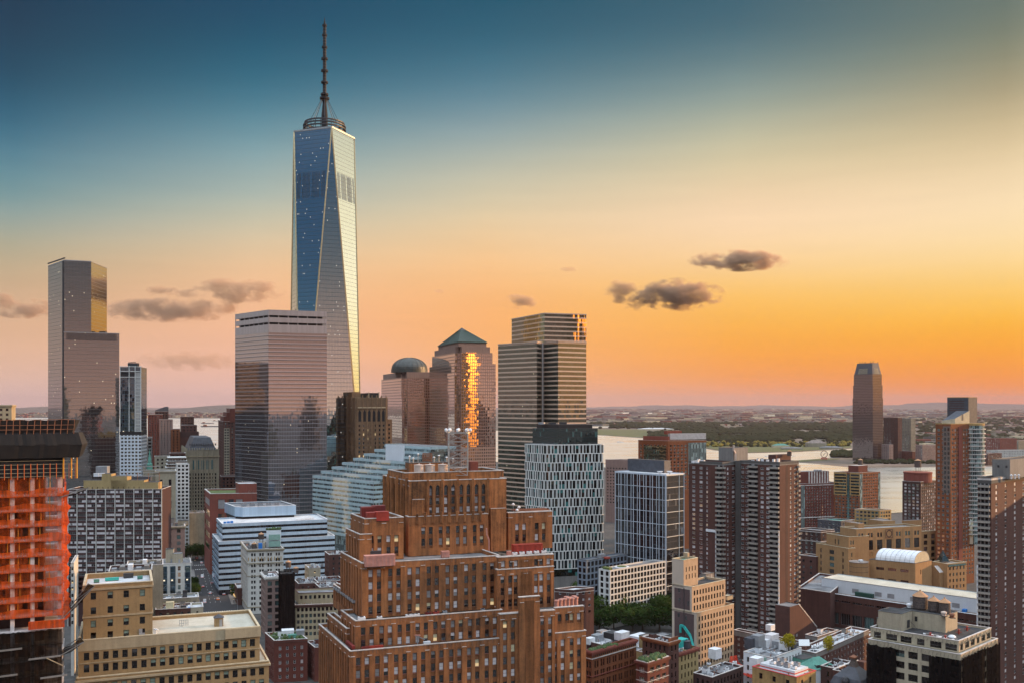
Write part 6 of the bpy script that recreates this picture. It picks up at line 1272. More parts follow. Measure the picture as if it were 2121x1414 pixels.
    b = tw('narrow orange-brown brick tower left of the stepped dark tower', 354, 1190, 352, 373, 888, 'orangebrick', 3.4, 3.4, wl=18, pyb=960); b.fin()
    b = tw('grey concrete tower between the white gridded tower foot and the brick pair', 293, 1000, 291, 304, 890, 'concrete_dark', 3, 3.2, wl=14, pyb=960); b.fin()
    b = tw('small pale framed tower beside the steeple', 305, 960, 303.5, 315, 905, 'concrete', 4, 3.4, 2.8, 2, wl=14, pyb=960); b.fin()
    b = tw('mixed low brown stone block behind the steeple', 320, 905, 316, 352, 945, 'creamdark', 3.4, 3.6, wl=20, pyb=985, roof='roof_brown'); b.fin()
    b = tw('grey brown low office block behind the cream tower', 352, 960, 345, 384, 938, 'brownbrick', 3.4, 3.6, wl=20, pyb=985, roof='roof_brown'); b.fin()
    # stepped brick tower left of the striped tower
    b = tw('dark red brick tower with stepped crown, left of the broad striped tower', 462, 1150, 452, 500, 872, 'brownbrick', 3.5, 3.3, 1.8, 1.8, pyb=1000, panes=PANT + PANB, roof='roof_brown')
    for l, r_, py in ((456, 500, 862), (462, 500, 853), (469, 500, 845)): q = footprint(l + 7, 1152, l, r_, 110, 20); b.mb('crown').prism(q, b.zt - 1, wz(py, 1152), 'redbrick', 'roof_brown', False)
    f = Face(b.fp[1], b.fp[2]); quadpart(b, 'pale_bay', f, f.L * .05, f.L * .35, 20, b.zt - 8, 'creamdark', 0, .6)
    for k in range(22): quadpart(b, 'pale_bay', f, f.L * .08, f.L * .17, b.zt - 11 - k * 3.3, b.zt - 9.2 - k * 3.3, 'black', .6, .64); quadpart(b, 'pale_bay', f, f.L * .22, f.L * .31, b.zt - 11 - k * 3.3, b.zt - 9.2 - k * 3.3, 'black', .6, .64)
    b.fin()
    b = tw('brown brick office block at the foot of the stepped crown tower', 458, 1000, 452, 500, 986, 'brownbrick', 3.4, 3.5, pyb=1040, wl=20); b.fin()
    # cream terracotta tower
    fp = footprint(386, 1000, 377, 454, 112, 14); zt = wz(932, 1000); b = Bld('terracotta_tower', 'cream terracotta tower with teal arched windows and dark mansard roof', 'tower', fp, frame='fr_dark', panes=PANB, zvis=wz(1055, 1000))
    def fc(f):
        c = cols(f.L, 2.6, 1.3, 2.2); b.punch(f, 0, zt, c, [(zt - 8 - 6, zt - 8)] and rows(zt - 24, 3.7, 2.4, z0=10), wall='creamstone', style='single', dep=.5)
        for i in range(5 if f.L > 20 else 1): u0 = f.L * (.16 + .15 * i); m = b.mb('arched_window'); m.poly([f.p(u0, zt - 20, .03), f.p(u0 + 2.5, zt - 20, .03), f.p(u0 + 2.5, zt - 11, .03), f.p(u0 + 1.25, zt - 9.4, .03), f.p(u0, zt - 11, .03)], 'teal_dark')
        for i in range(7): u = f.L * (.02 + .16 * i); b.mb('buttress').bar(f.p(min(u, f.L), 20, .3), f.p(min(u, f.L), zt + 1.5 + (i % 2), .3), 1.0, 'creamstone', .8)
        for i in range(14): u = f.L * (i + .5) / 14; b.mb('parapet_finial').bar(f.p(u, zt, .2), f.p(u, zt + 2.6, .1), .7, 'creamstone')
    b.tier(fp, 0, zt, {0: fc, 1: fc}, wall='creamstone', roof='roof_brown', cop='tanstone'); b.ring(fp, zt - 7, zt - 6, 'tanstone', .8, -.02, 'cornice')
    q = offs(fp, -2.5); q2 = offs(fp, -8); zr = wz(905, 1010)
    for i in range(4): b.mb('mansard').poly([(*q[i], zt - .5), (*q[(i + 1) % 4], zt - .5), (*q2[(i + 1) % 4], zr), (*q2[i], zr)], 'slate')
    b.mb('mansard').poly([(*p, zr) for p in q2], 'slate')
    for i in range(12): f = Face(q[1], q[2]); b.mb('mansard').bar(f.p(f.L * (i + .5) / 12, zt + 5, -1.4), f.p(f.L * (i + .5) / 12, zt + 7, -1.6), 1, 'dark_metal')
    b.fin()
    # slim white gridded building
    fp = footprint(366, 850, 362, 392, 112, 16, 20); zt = wz(960, 850); b = Bld('white_building', 'slim white gridded building with glass top, left of the cream terracotta tower', 'building', fp, frame='fr_grey', panes=PANB, zvis=wz(1065, 850))
    b.tier(fp, 0, zt, {1: lambda f: b.punch(f, 0, zt, cols(f.L, 3.0, 2.1, .3), rows(zt - .8, 3.3, 2.0, z0=5), wall='fin_white_wall', style='single'), 0: lambda f: b.punch(f, 0, zt, cols(f.L, 3, 2.1, .3), rows(zt - .8, 3.3, 2, z0=5), wall='fin_white_wall', style='single')}, wall='fin_white_wall', cop=None)
    q = footprint(344, 872, 341, 390, 112, 16, 22); f = Face(q[1], q[2]); zz = wz(947, 870)
    for k in range(4): b.mb('glass_top').prism(offs(q, -.6 * k - .1), zz - 12 + 3 * k, zz - 9.4 + 3 * k, 'gl_darkfar', 'fin_white', False); b.mb('glass_top').prism(offs(q, -.6 * k + .3), zz - 9.4 + 3 * k, zz - 9 + 3 * k, 'fin_white')
    b.mb('glass_top').prism(q, 0, zz - 12, 'gl_darkfar', 'fin_white', False); b.fin()
    # steeple
    x, y = wx(310, 820), 820; zb = wz(972, 820); b = Bld('church', 'small stone church with square tower and thin pale green spire', 'church', loc=(x, y, 0)); m = b.mb('tower'); m.box(x, y, 0, 10, 10, zb, 'creamdark', R(20)); 
    for i in range(4): a = R(65 + 90 * i); m.bar((x + 6.6 * math.cos(a), y + 6.6 * math.sin(a), zb - 3), (x + 6.6 * math.cos(a), y + 6.6 * math.sin(a), zb + 3), 1, 'creamdark')
    b.mb('spire').lathe(x, y, [(2.6, zb), (2.4, zb + 5), (1.5, zb + 6), (1.3, zb + 9), (.1, zb + 18)], 'copper', 8); b.mb('spire').bar((x, y, zb + 17), (x, y, zb + 19.5), .25, 'dark_metal'); b.fin()
    b = tw('beige stone block with tall arched windows and glass roof canopy', 322, 800, 316, 364, 975, 'creamstone', 5.2, 9, 2.2, 6, ar=12, pyb=1060, wl=25, cornice='creamstone', roof='roof_grey', panes=PANT, top=7)
    f = Face(b.fp[1], b.fp[2])
    for z in (b.zt + 1, b.zt + 4): b.mb('canopy').bar(f.p(-15, z, -3), f.p(f.L * .2, z, -3), .6, 'steel')
    b.fin()
    b = tw('blue glazed infill block below the beige arched building', 337, 700, 335, 353, 1012, 'slate', 4, 3.6, 2, 1.8, ar=10, pyb=1070, wl=16, panes=PANW); b.fin()
    b = tw('tan classical block with cornice and rooftop sheds, right of the wide apartment slab', 338, 640, 336, 383, 1090, 'pinkbrick', 4.4, 4.4, 2.6, 2.6, ar=18, pyb=1165, wl=22, cornice='creamstone', style=None) if False else block('tan classical block with cornice and rooftop sheds, right of the wide apartment slab', 338, 640, 336, 383, 1090, 'pinkbrick', 110, 18, 4.2, 2.4, 2.6, 4.2, 'tri', PANT, 'fr_dark', 1165, wl=22, cornice='creamstone', roof='roof_tar', name='office_building'); b.fin()
    x, y = wx(352, 652), 652; bulkhead(x, y, b.zt - .9, 6, 4, 5, R(18), 'blue-grey lift hut on the tan classical block', 'concrete'); bulkhead(x + 7, y + 6, b.zt - .9, 7, 5, 3, R(18), 'dark roofed lean-to on the tan classical block', 'creamdark')
    b = block('long brown bronze-glass low building behind the street trees', 383, 860, 380, 424, 1062, 'creamdark', 110, 8, 12, 20, 9, 30, 'quad', [('gl_mid',) * 4], 'fr_grey', 1100, wl=24, roof='roof_grey', name='low_building'); b.fin()
masonry('creamstone', (.44, .38, .27), .3); plain('teal_dark', (.03, .12, .13), .3)
downtown()
# ------------------------------------------------------------------ blocks round the street, left of centre
def midtown():
    b = block('white stone and blue glass boutique building with cream roof huts', 318, 560, 316, 396, 1168, 'whitestone', 110, 14, 3.7, 1.6, 2.6, 3.4, 'grid', PANT + [('gl_teal', 'gl_teal')], 'fr_grey', 1250, roof='roof_grey', name='hotel_building', cat='building', top=1.6, wl=20)
    f = Face(b.fp[1], b.fp[2])
    for u0, u1 in ((.23, .36), (.44, .58), (.84, .98)): quadpart(b, 'glass_strip', f, f.L * u0, f.L * u1, 3, b.zt - 1.4, 'gl_bluetower', 0, .25)
    b.fin(); zt = b.zt
    bulkhead(wx(352, 574), 574, zt - .9, 4.5, 4, 8, R(14), 'tall cream lift hut on the white boutique building', 'cream'); bulkhead(wx(368, 573), 573, zt - .9, 5.5, 4, 5.5, R(14), 'lower cream hut with white roof on the white boutique building', 'cream', 'roof_white')
    x, y = wx(317, 600), 600; t = Bld('clock_tower', 'small tan square tower with pointed cap beside the white boutique building', 'tower', loc=(x, y, 0)); zc = wz(1172, 600); t.mb('wall').box(x, y, 0, 3.6, 3.6, zc, 'tanbrick', R(20)); t.mb('cap').lathe(x, y, [(2.8, zc), (.1, zc + 4.5)], 'tank_roof', 4); t.mb('window').box(x, y - 2, zc - 6, 1.2, .3, 2.6, 'gl_teal'); t.fin()
    for args in (('low white-roofed building with roof sheds below the boutique building', 322, 500, 318, 402, 1262, 'brownbrick', 'roof_white'), ('low white-roofed building behind the tan four-window block, beside the street', 330, 540, 322, 412, 1240, 'creamdark', 'roof_white')):
        b = block(args[0], *args[1:6], args[6], 110, 16, 3.6, 1.4, 1.8, 3, 'hung', None, 'fr_dark', 1290, roof=args[7], wl=14, name='low_building'); b.fin()
    crate(wx(352, 508), 508, wz(1262, 500) - .9, 4, 3, 3.4, R(16), 'beige shed with white frame on the lower white roof', 'bl_cream'); crate(wx(380, 507), 507, wz(1262, 500) - .9, 3, 2, 1.6, R(16), 'dark heat pump row on the lower white roof', 'dark_metal'); crate(wx(394, 506), 506, wz(1262, 500) - .9, 2.4, 1.6, 1, R(16), 'blue tarpaulin heap on the lower white roof', 'blue_tarp')
    crate(wx(383, 550), 550, wz(1240, 540) - .9, 2.4, 2, 4, R(16), 'dark chimney box on the rear white roof beside the street', 'dark_metal')
    b = block('small cream block with shallow white roof tray at the street corner', 396, 475, 388, 421, 1258, 'cream', 110, 24, 4.5, .9, 2.2, 4, 'single', PANB, 'fr_dark', 1300, roof='roof_white', wl=12, name='low_building'); b.fin()
    b = block('pale block edge with fire escapes between the orange scaffold and the tan building', 147, 480, 146, 153, 1165, 'whitestone', 110, 20, 3.4, 1, 1.8, 2.4, 'hung', None, 'fr_dark', 1290, wl=26, name='low_building'); b.fin()
    for i, (px, Y, w) in enumerate(((225, 470, 20), (262, 500, 18), (190, 430, 12))):
        z = 30 + i * 4; b = Bld('low_building', ('roof garden building with turquoise pergola, behind the tan four-window block', 'grey flat building crowded with roof plant behind the tan four-window block', 'dark low building in the gap beside the tan four-window block')[i], 'building', loc=(wx(px, Y), Y, 0)); q = rect(px, Y, 18, w, 110, 18); zz = wz((1183, 1172, 1240)[i], Y); b.tier(q, 0, zz, {}, wall=('brownbrick', 'creamdark', 'darkbrick')[i], roof='roof_tar'); 
        f = Face(q[1], q[2])
        for k in range(5): quadpart(b, 'roof_shed', f, f.L * (.05 + .19 * k), f.L * (.17 + .19 * k), zz - 1, zz + 1 + (k * 7 % 3) * .8, ('grey_metal', 'concrete', 'white_paint')[k % 3], -6, -2)
        b.fin()
    # ornate white corner building
    b = block('ornate white stone corner building with orange-tipped cornice and roof garden', 513, 622, 499, 587, 1137, 'whitestone', 112, 14, 3.55, 1.15, 2.0, 4.4, 'hung', PANB + PANW[:2], 'fr_dark', 1275, pair=.5, top=2.6, roof='roof_tar', cornice='creamstone', name='corner_building', belts=((9.4, .5, .35, 'creamstone'), (17.6, .4, .3, 'creamstone'), (38, .5, .3, 'creamstone')))
    f = Face(b.fp[1], b.fp[2])
    for k in range(5):
        u = f.L * (.1 + .2 * k); m = b.mb('arch'); N = 8
        for j in range(N): a0, a1 = math.pi * j / N, math.pi * (j + 1) / N; m.bar(f.p(u + 1.5 * math.cos(a0), b.zt - 11.2 + 1.5 * math.sin(a0), .12), f.p(u + 1.5 * math.cos(a1), b.zt - 11.2 + 1.5 * math.sin(a1), .12), .35, 'creamstone', .3)
    for k in range(11): quadpart(b, 'terracotta_panel', f, f.L * k / 11 + .3, f.L * k / 11 + .8, b.zt - 7.6, b.zt - 5.2, 'ocher', 0, .12)
    b.fin(); zt = b.zt
    x, y = wx(567, 640), 640; g = Bld('glass_penthouse', 'pale green glass penthouse with planted roof on the ornate white building', 'penthouse', loc=(x, y, zt - .9)); g.mb('wall').box(x, y, zt - .9, 9.5, 6, 11.5, 'white_panel_wall', R(14), 'roof_green'); q = rect(551, 634.5, 6, 9, 104, 14); f = Face(q[1], q[2])
    for z0, z1 in ((0, 3.6), (4.4, 8)): quadpart(g, 'glazing', f, 1.8, 9.2, zt + z0, zt + z1, 'gl_teal_pale', 0, 1.2)
    r = random.Random(2)
    for k in range(26): cx, cy = x + r.uniform(-4.4, 4.4), y + r.uniform(-2.6, 2.6); g.mb('planting').lathe(cx, cy, [(.3, zt + 10.6), (.8, zt + 11.2), (.5, zt + 11.9), (.02, zt + 12.2)], 'leaf_roof', 6)
    g.fin()
    water_tank(wx(541, 632), 632, zt + 3.2, 1.9, 3.2, 'grey wooden water tank with tan cone beside the green glass penthouse', None, 2.4, rh=1.0); crate(wx(541, 631), 631, zt - .9, 5, 4.4, 4.0, R(14), 'cream tank base hut beside the green glass penthouse', 'cream')
    water_tank(wx(526.5, 628), 628, zt - .5, 1.7, 2.6, 'lower small water tank with tan cone on the ornate white building', None, .8, rh=.9)
    crate(wx(538.5, 624), 625, zt - .9, 2.5, 2, 4.6, R(14), 'bright blue tarpaulin-wrapped hut on the ornate white building', 'blue_tarp')
    b = block('dark brick wall building with white painted lettering beside the street', 473, 690, 459, 500, 1172, 'darkbrick', 112, 18, 4, 1, 1.8, 5, 'hung', PANB, 'fr_dark', 1230, roof='roof_white', name='low_building'); f = Face(b.fp[1], b.fp[2]); r = random.Random(9)
    for row in range(4):
        for k in range(6): u = f.L * (.15 + .12 * k); z = b.zt - 8.2 - row * 1.9; b.mb('painted_letters').bar(f.p(u, z, .04), f.p(u + r.uniform(-.4, .9), z + 1.2, .04), .28, 'white_paint', .06); b.mb('painted_letters').bar(f.p(u + .5, z + r.random(), .04), f.p(u + 1.1, z + .3, .04), .26, 'white_paint', .06)
    b.fin()
    b = block('dark red low brick building beside the dark lettered wall', 492, 650, 486, 512, 1217, 'brownbrick', 112, 14, 3.6, 1, 1.8, 3, 'hung', PANB, 'fr_dark', 1275, roof='roof_white', name='low_building'); b.fin()
    b = block('pink brick loft with big dark window bays and white cornice', 550, 560, 548.5, 583, 1195, 'pinkbrick', 112, 20, 3.9, 2.5, 2.7, 3.4, 'tri', PANT + PANB, 'fr_dark', 1310, wl=20, roof='roof_white', cornice='whitestone', name='loft_building', margin=.3, top=2.4); b.fin()
    q = footprint(582, 546, 580, 610, 112, 20, 9); zs = wz(1188, 546); b = Bld('shrouded_tower', 'narrow building shrouded in black debris netting with scaffold on top', 'building', q); m = b.mb('netting'); rr = random.Random(6)
    b.mb('wall').prism(offs(q, -.4), 0, zs - .5, 'darkbrick', 'roof_tar')
    for i in range(4):
        f = Face(q[i], q[(i + 1) % 4]); n = max(3, int(f.L / .9)); pr = None
        for k in range(n + 1):
            c = (f.p(f.L * k / n, 0, rr.random() * .25), f.p(f.L * k / n, zs + rr.random() * .3, rr.random() * .25))
            if pr: m.poly([pr[0], c[0], c[1], pr[1]], 'wrap2')
            pr = c
    for k in range(9): f = Face(q[1], q[2]); b.mb('scaffold').bar(f.p(f.L * k / 8, zs - .5, -.2 - (k % 3)), f.p(f.L * k / 8, zs + 2.2, -.2 - (k % 3)), .12, 'dark_metal')
    for z in (zs + .9, zs + 2): f = Face(q[1], q[2]); b.mb('scaffold').bar(f.p(0, z, -.2), f.p(f.L, z, -.2), .12, 'dark_metal')
    b.fin()
    water_tank(wx(597, 556), 556, zs - .5, 1.6, 2.9, 'grey water tank standing behind the black shrouded building', None, 3.0, rh=.9); water_tank(wx(613, 590), 590, 31, 1.6, 2.6, 'tan-topped water tank low behind the black shrouded building', None, 2.0, rh=.9)
    b = block('tan stone loft with dark window grid and roof terrace beside the black shroud', 612, 552, 609, 700, 1252, 'tanstone', 112, 10, 3.5, 1.5, 2.1, 2.2, 'hung', PANT + PANB, 'fr_dark', 1320, wl=18, name='loft_building', roof='roof_tar', cornice='brownbrick', margin=.4)
    q = footprint(618, 558, 612, 705, 112, 10, 14); zq = wz(1228, 558); b.tier(q, b.zt - 1, zq, {1: lambda f: b.punch(f, b.zt - 1, zq, cols(f.L, 2.4, 1.4, .4), [(zq - 3.4, zq - 1.3)], wall='tanstone')}, wall='tanstone', roof='roof_grey', cop='brownbrick'); b.fin()
    for i, (lb, px, Y, pl, pr, py, wall, rf) in enumerate((('cream wall block with dirty white roof behind the tan loft', 640, 640, 635, 664, 1176, 'cream', 'roof_white'), ('dark brick cube building touching the brown stepped building', 682, 640, 677, 712, 1148, 'brownbrick', 'roof_brown'), ('low red brick building with long cornice behind the tan loft', 645, 600, 638, 712, 1204, 'redbrick', 'roof_tar'), ('low brick building with teal skylight and roof plants', 618, 590, 612, 660, 1208, 'brownbrick', 'roof_tar'), ('dark brick rear building with pale copings below the long cornice', 662, 575, 655, 708, 1216, 'brownbrick', 'roof_grey'))):
        b = block(lb, px, Y, pl, pr, py, wall, 112, 16, 3.4, 1.2, 1.7, 3, 'hung', None, 'fr_dark', 1260, wl=16, roof=rf, name='low_building'); b.fin(); rr = random.Random(i)
        for k in range(3): x, y = wx(px + 6 + k * 9, Y + 7), Y + 8 + k * 2; ac_unit(x, y, b.zt - .9, 1.8, 1.4, 1.3 + rr.random(), R(16), 'small roof unit on the ' + lb.split(' behind')[0].split(' with')[0].split(' touching')[0].split(' below')[0], 'roof units ' + str(i + 1), 'white_paint' if k % 2 else 'grey_metal')
    # dark red foreground
    b = block('dark red brick corner building with roof garden and white sash windows', 568, 468, 549, 637, 1326, 'redbrick', 118, 14, 3.5, 1.15, 1.8, 3.1, 'hung', PANW + PANT, 'fr_white', 1420, roof='roof_green', name='corner_building', top=3, belts=((1.2, .3, .2, 'brownbrick'),)); b.fin(); zt = b.zt
    for i, (px, Y, sx, sy, sz, mt, lb) in enumerate(((596, 484, 6, 5, 2.6, 'white_paint', 'white roof hut on the dark red corner building'), (622, 480, 4, 4, 3.4, 'grey_metal', 'grey metal hut on the dark red corner building'), (606, 478, 4.5, 2.5, 1.6, 'copper', 'green awning deck on the dark red corner building'))): crate(wx(px, Y), Y, zt - .9, sx, sy, sz, R(14), lb, mt)
    gd = MB(); rr = random.Random(8)
    for k in range(70):
        u, v = rr.random(), rr.random(); A, C, B_, D = [Vector(p) for p in b.fp]; p = C + (A - C) * (.08 + .84 * v) + (B_ - C) * (.04 + .9 * u)
        if rr.random() < .6 and .2 < u < .8 and .2 < v < .8: continue
        s = rr.uniform(.4, 1.0); gd.lathe(p.x, p.y, [(s * .4, zt - .9), (s, zt - .3), (s * .7, zt + .4 * s), (.02, zt + .8 * s)], 'leaf_roof', 6)
    tag(gd.build('roof_plants'), 'planters and bushes filling the roof garden of the dark red corner building', 'roof garden', kind='stuff')
    b = block('red brick building with pale roof, squeezed beside the brown stepped building', 652, 470, 635, 690, 1340, 'redbrick', 118, 14, 3.5, 1.1, 1.8, 3, 'hung', PANW + PANT, 'fr_white', 1420, roof='roof_white', name='low_building'); b.fin()
netmat('wrap2', (.014, .012, .012), .93, 1.0); plain('leaf_roof', (.05, .085, .022), .8, var=.5); plain('gl_teal_pale', (.26, .42, .36), .25)
midtown()
# ------------------------------------------------------------------ foreground, right of the brown stepped building
def front_right():
    def blk(lb, px, Y, pl, pr, py, wall, **k):
        d = dict(al=133, ar=45, fh=3.8, ww=1.1, wh=2.2, pitch=2.4, style='hung', panes=PANB + PANW[:1], frame='fr_dark', pyb=None, name='loft_building'); d.update(k); return block(lb, px, Y, pl, pr, py, wall, **d)
    b = blk('orange-red brick loft with arched windows, white cornice line and planted roof', 1226, 400, 1212, 1318, 1349, 'orangebrick', fh=4.2, wh=2.9, ww=1.0, pitch=4.0, pair=.5, roof='roof_tar', cornice='rust', belts=((3.2, .35, .4, 'cop_stone'), (10.6, .4, .35, 'rust'), (19, .4, .3, 'rust')), top=4.2, cop='rust'); f = Face(b.fp[1], b.fp[2])
    for k in range(22): quadpart(b, 'frieze_slot', f, f.L * (k + .3) / 22, f.L * (k + .7) / 22, b.zt - 2.6, b.zt - 1.7, 'black', 0, .03)
    b.fin(); zt = b.zt
    crate(wx(1288, 425), 425, zt - .9, 6, 4, 3.4, R(45), 'white roof hut with dark door on the orange-red loft', 'white_paint'); crate(wx(1268, 428), 428, zt - .9, 6, 5, 2.6, R(45), 'dark timber roof deck box on the orange-red loft', 'dark_metal')
    gd = MB(); rr = random.Random(18); A, C, B_, D = [Vector(p) for p in b.fp]
    for k in range(80):
        u, v = rr.uniform(.03, .55), rr.uniform(.05, .9); p = C + (A - C) * v + (B_ - C) * u; s = rr.uniform(.35, 1.1); gd.lathe(p.x, p.y, [(s * .4, zt - .9), (s, zt - .2), (s * .7, zt + .5 * s), (.02, zt + .9 * s)], 'leaf_roof', 6)
    tag(gd.build('roof_plants'), 'roof garden bushes on the orange-red brick loft', 'roof garden', kind='stuff')
    rows_ = (('white-roofed building with stacked white roof huts behind the orange-red loft', 1262, 445, 1215, 1322, 1338, 'brownbrick', 'roof_white'), ('white-walled block with pale roof below the park trees', 1332, 440, 1312, 1392, 1342, 'white_panel_wall', 'roof_white'))
    for lb, px, Y, pl, pr, py, wall, rf in rows_: b = blk(lb, px, Y, pl, pr, py, wall, roof=rf, name='low_building'); b.fin()
    for i, (px, Y, sx, sy, sz, mt, lb) in enumerate(((1238, 460, 5, 4, 3.4, 'grey_metal', 'grey roof box nearest the pink ventilators'), (1222, 455, 4, 3, 3, 'white_paint', 'white roof hut behind the pink ventilators'), (1262, 462, 6, 4, 4.2, 'white_paint', 'white roof hut by the park trees'), (1246, 470, 5, 3, 3, 'bl_grey', 'pale grey hut at the park edge'), (1282, 455, 5, 4, 2.6, 'dark_metal', 'black tar-topped hut by the park trees'), (1325, 455, 9, 6, 4.4, 'white_paint', 'large white roof hut left of the small round water tank'), (1368, 455, 3, 3, 3.6, 'grey_metal', 'grey louvred cooling unit right of the small round water tank'), (1376, 452, 3, 3, 3.2, 'slate', 'slate coloured cooling unit below the loft side wall'))): crate(wx(px, Y), Y, wz(1340, 445) - .9, sx, sy, sz, R(45), lb, mt)
    water_tank(wx(1344, 446), 446, wz(1342, 440) - .9, 1.75, 3.4, 'round grey water tank with orange cone among white roof huts', None, 1.4, rh=1.3)
    b = blk('cream and white building with bricked roof hut and fire stairs', 1340, 410, 1318, 1388, 1352, 'yellowbrick', name='low_building', roof='roof_tar', fh=3.6); b.fin(); bulkhead(wx(1340, 425), 424, b.zt - .9, 5.5, 5, 5.2, R(45), 'yellow cream lift hut behind the planted roof', 'yellowbrick', 'roof_brown', False); bulkhead(wx(1372, 428), 428, b.zt - .9, 7, 5, 4.6, R(45), 'pale grey painted hut with iron stair', 'concrete', 'roof_grey')
    b = blk('red brick and white trim loft with bushy roof terrace', 1341, 380, 1318, 1385, 1372, 'redbrick', fh=3.9, ww=2.6, wh=2.3, pitch=3.4, style='trihung', panes=PANT, frame='fr_white', roof='roof_green', belts=((3.9, .3, .15, 'cop_stone'), (7.8, .3, .15, 'cop_stone')), top=2.2, cornice='redbrick'); b.fin(); zt = b.zt
    gd = MB(); A, C, B_, D = [Vector(p) for p in b.fp]
    for k in range(70):
        u, v = rr.uniform(.03, .95), rr.uniform(.05, .9); p = C + (A - C) * v + (B_ - C) * u; s = rr.uniform(.5, 1.3); gd.lathe(p.x, p.y, [(s * .4, zt - .9), (s, zt), (s * .7, zt + .8 * s), (.02, zt + 1.4 * s)], 'leaf_roof', 6)
    tag(gd.build('roof_plants'), 'tall bushes crowding the roof terrace of the red and white trim loft', 'roof garden', kind='stuff')
    b = blk('narrow ornate dark red brick building with gabled orange front', 1385, 398, 1383, 1406, 1330, 'brownbrick', wl=14, fh=3.7, ww=.9, pitch=2.0, cornice='orangebrick', roof='roof_tar'); f = Face(b.fp[1], b.fp[2]); quadpart(b, 'gable', f, .3, f.L - .3, b.zt - .5, b.zt + 1.6, 'orangebrick', -.5, 0); b.fin()
    b = blk('yellow cream brick loft beneath the turquoise duct', 1406, 412, 1403, 1446, 1352, 'yellowbrick', wl=14, fh=3.7, ww=1.0, wh=2.2, pitch=2.15, cornice='rust', roof='roof_tar', cop='rust'); b.fin(); crate(wx(1411, 425), 425, b.zt - .9, 5, 4, 4, R(43), 'turquoise and white roof shed beside the turquoise duct', 'teal'); water_tank(wx(1422, 424), 424, b.zt - .9, 1.8, 3, 'black roof tank beside the turquoise shed', None, .4, 'slate', 'slate', .2)
    # low roofs, construction roof, mansard and so on
    b = blk('dark low building with cluttered grey roof at the lower edge', 1475, 392, 1436, 1540, 1402, 'darkbrick', name='low_building', roof='roof_grey', fh=3.4); b.fin(); zt = b.zt
    rr = random.Random(22)
    for k in range(9): x, y = wx(1452 + k * 9, 404 + k % 3 * 4), 404 + k % 3 * 5; ac_unit(x, y, zt - .9, 1.6, 1.2, 1.0 + rr.random() * .8, R(43), 'grey air unit on the dark cluttered low roof', 'air units on the dark cluttered roof', 'grey_metal' if k % 2 else 'white_paint')
    crate(wx(1481, 425), 425, zt - .9, 4.6, 4, 4.4, R(43), 'white cube roof hut left of the red netting', 'white_paint')
    b = blk('brick building wrapped in red construction netting', 1535, 425, 1498, 1568, 1385, 'rust', name='low_building', roof='roof_tar'); b.fin(); n = MB(); zt = b.zt
    pts = [(1502, 1385, 418), (1510, 1374, 426), (1512, 1358, 434), (1526, 1356, 436), (1530, 1370, 430), (1548, 1384, 424), (1566, 1388, 420)]
    P = [(wx(a, c), c, wz(d, c)) for a, d, c in pts]; Q = [(p[0] - 1.5, p[1] - 9, zt - .6) for p in P]
    for k in range(len(P) - 1):
        for j in range(4):
            l = lambda A, B_, t: tuple(Vector(A).lerp(Vector(B_), t) + Vector((0, 0, -1.2 * math.sin(math.pi * t)))); n.poly([l(Q[k], P[k], j / 4), l(Q[k + 1], P[k + 1], j / 4), l(Q[k + 1], P[k + 1], (j + 1) / 4), l(Q[k], P[k], (j + 1) / 4)], 'net_red')
    tag(n.build('construction_net'), 'billowing red construction netting draped over a low roof', 'netting')
    b = blk('new timber-clad building with red-taped roof edge and pale roof plant', 1650, 378, 1558, 1690, 1402, 'plank', al=131, ar=42, name='low_building', roof='roof_white', fh=4, ww=1.6, pitch=5, cop='bandred'); b.fin(); zt = b.zt
    q = offs(b.fp, -2.2); b2 = Bld('roof_penthouse', 'long pale roof structure with red band on the timber-clad building', 'penthouse', q); b2.mb('wall').prism(q, zt - .9, zt + 1.6, 'white_panel_wall', 'roof_white'); b2.ring(q, zt + .3, zt + .7, 'bandred', .06, -.01, 'band'); b2.fin()
    A, C, B_, D = [Vector(p) for p in q]
    for k in range(8): p = C + (A - C) * (.12 + .1 * k) + (B_ - C) * (.25 + .5 * (k % 2)); ac_unit(p.x, p.y, zt + 1.6, 2.2, 1.6, 1.2 + .4 * (k % 3), R(131), 'grey or white roof plant unit on the timber-clad building', 'roof plant on the timber-clad building', 'grey_metal' if k % 3 else 'white_paint')
    b = blk('pale grey building with teal greenhouse wall and crowded roof', 1600, 412, 1540, 1660, 1362, 'white_panel_wall', name='low_building', roof='roof_grey', fh=3.6); f = Face(b.fp[0], b.fp[1]); quadpart(b, 'greenhouse', f, f.L * .35, f.L * .8, b.zt - 5, b.zt - .4, 'gl_teal_pale', 0, .3); b.fin(); zt = b.zt
    for k, (px, Y, s, h, mt) in enumerate(((1556, 432, 5, 5, 'slate'), (1570, 432, 5, 6.2, 'grey_metal'), (1584, 436, 4, 3.4, 'white_paint'), (1598, 438, 6, 5.2, 'bl_white'), (1612, 434, 4, 3, 'grey_metal'), (1626, 430, 4, 3.6, 'white_paint'), (1640, 432, 5, 2.6, 'slate'))): crate(wx(px, Y), Y, zt - 1, s, 4, h, R(43), ('dark slate roof hut, first in the crowded row behind the red netting', 'tall grey lift hut in the crowded roof row', 'white low hut in the crowded roof row', 'pale stair tower in the crowded roof row', 'grey duct box past the pale stair tower', 'white air handler near the yellow tree', 'slate roof box beside the green copper roof')[k], mt)
    crate(wx(1562, 408), 404, zt - 2.5, 5, 4, 5, R(43), 'white cabin with pyramid lid at the front of the crowded row', 'white_paint')
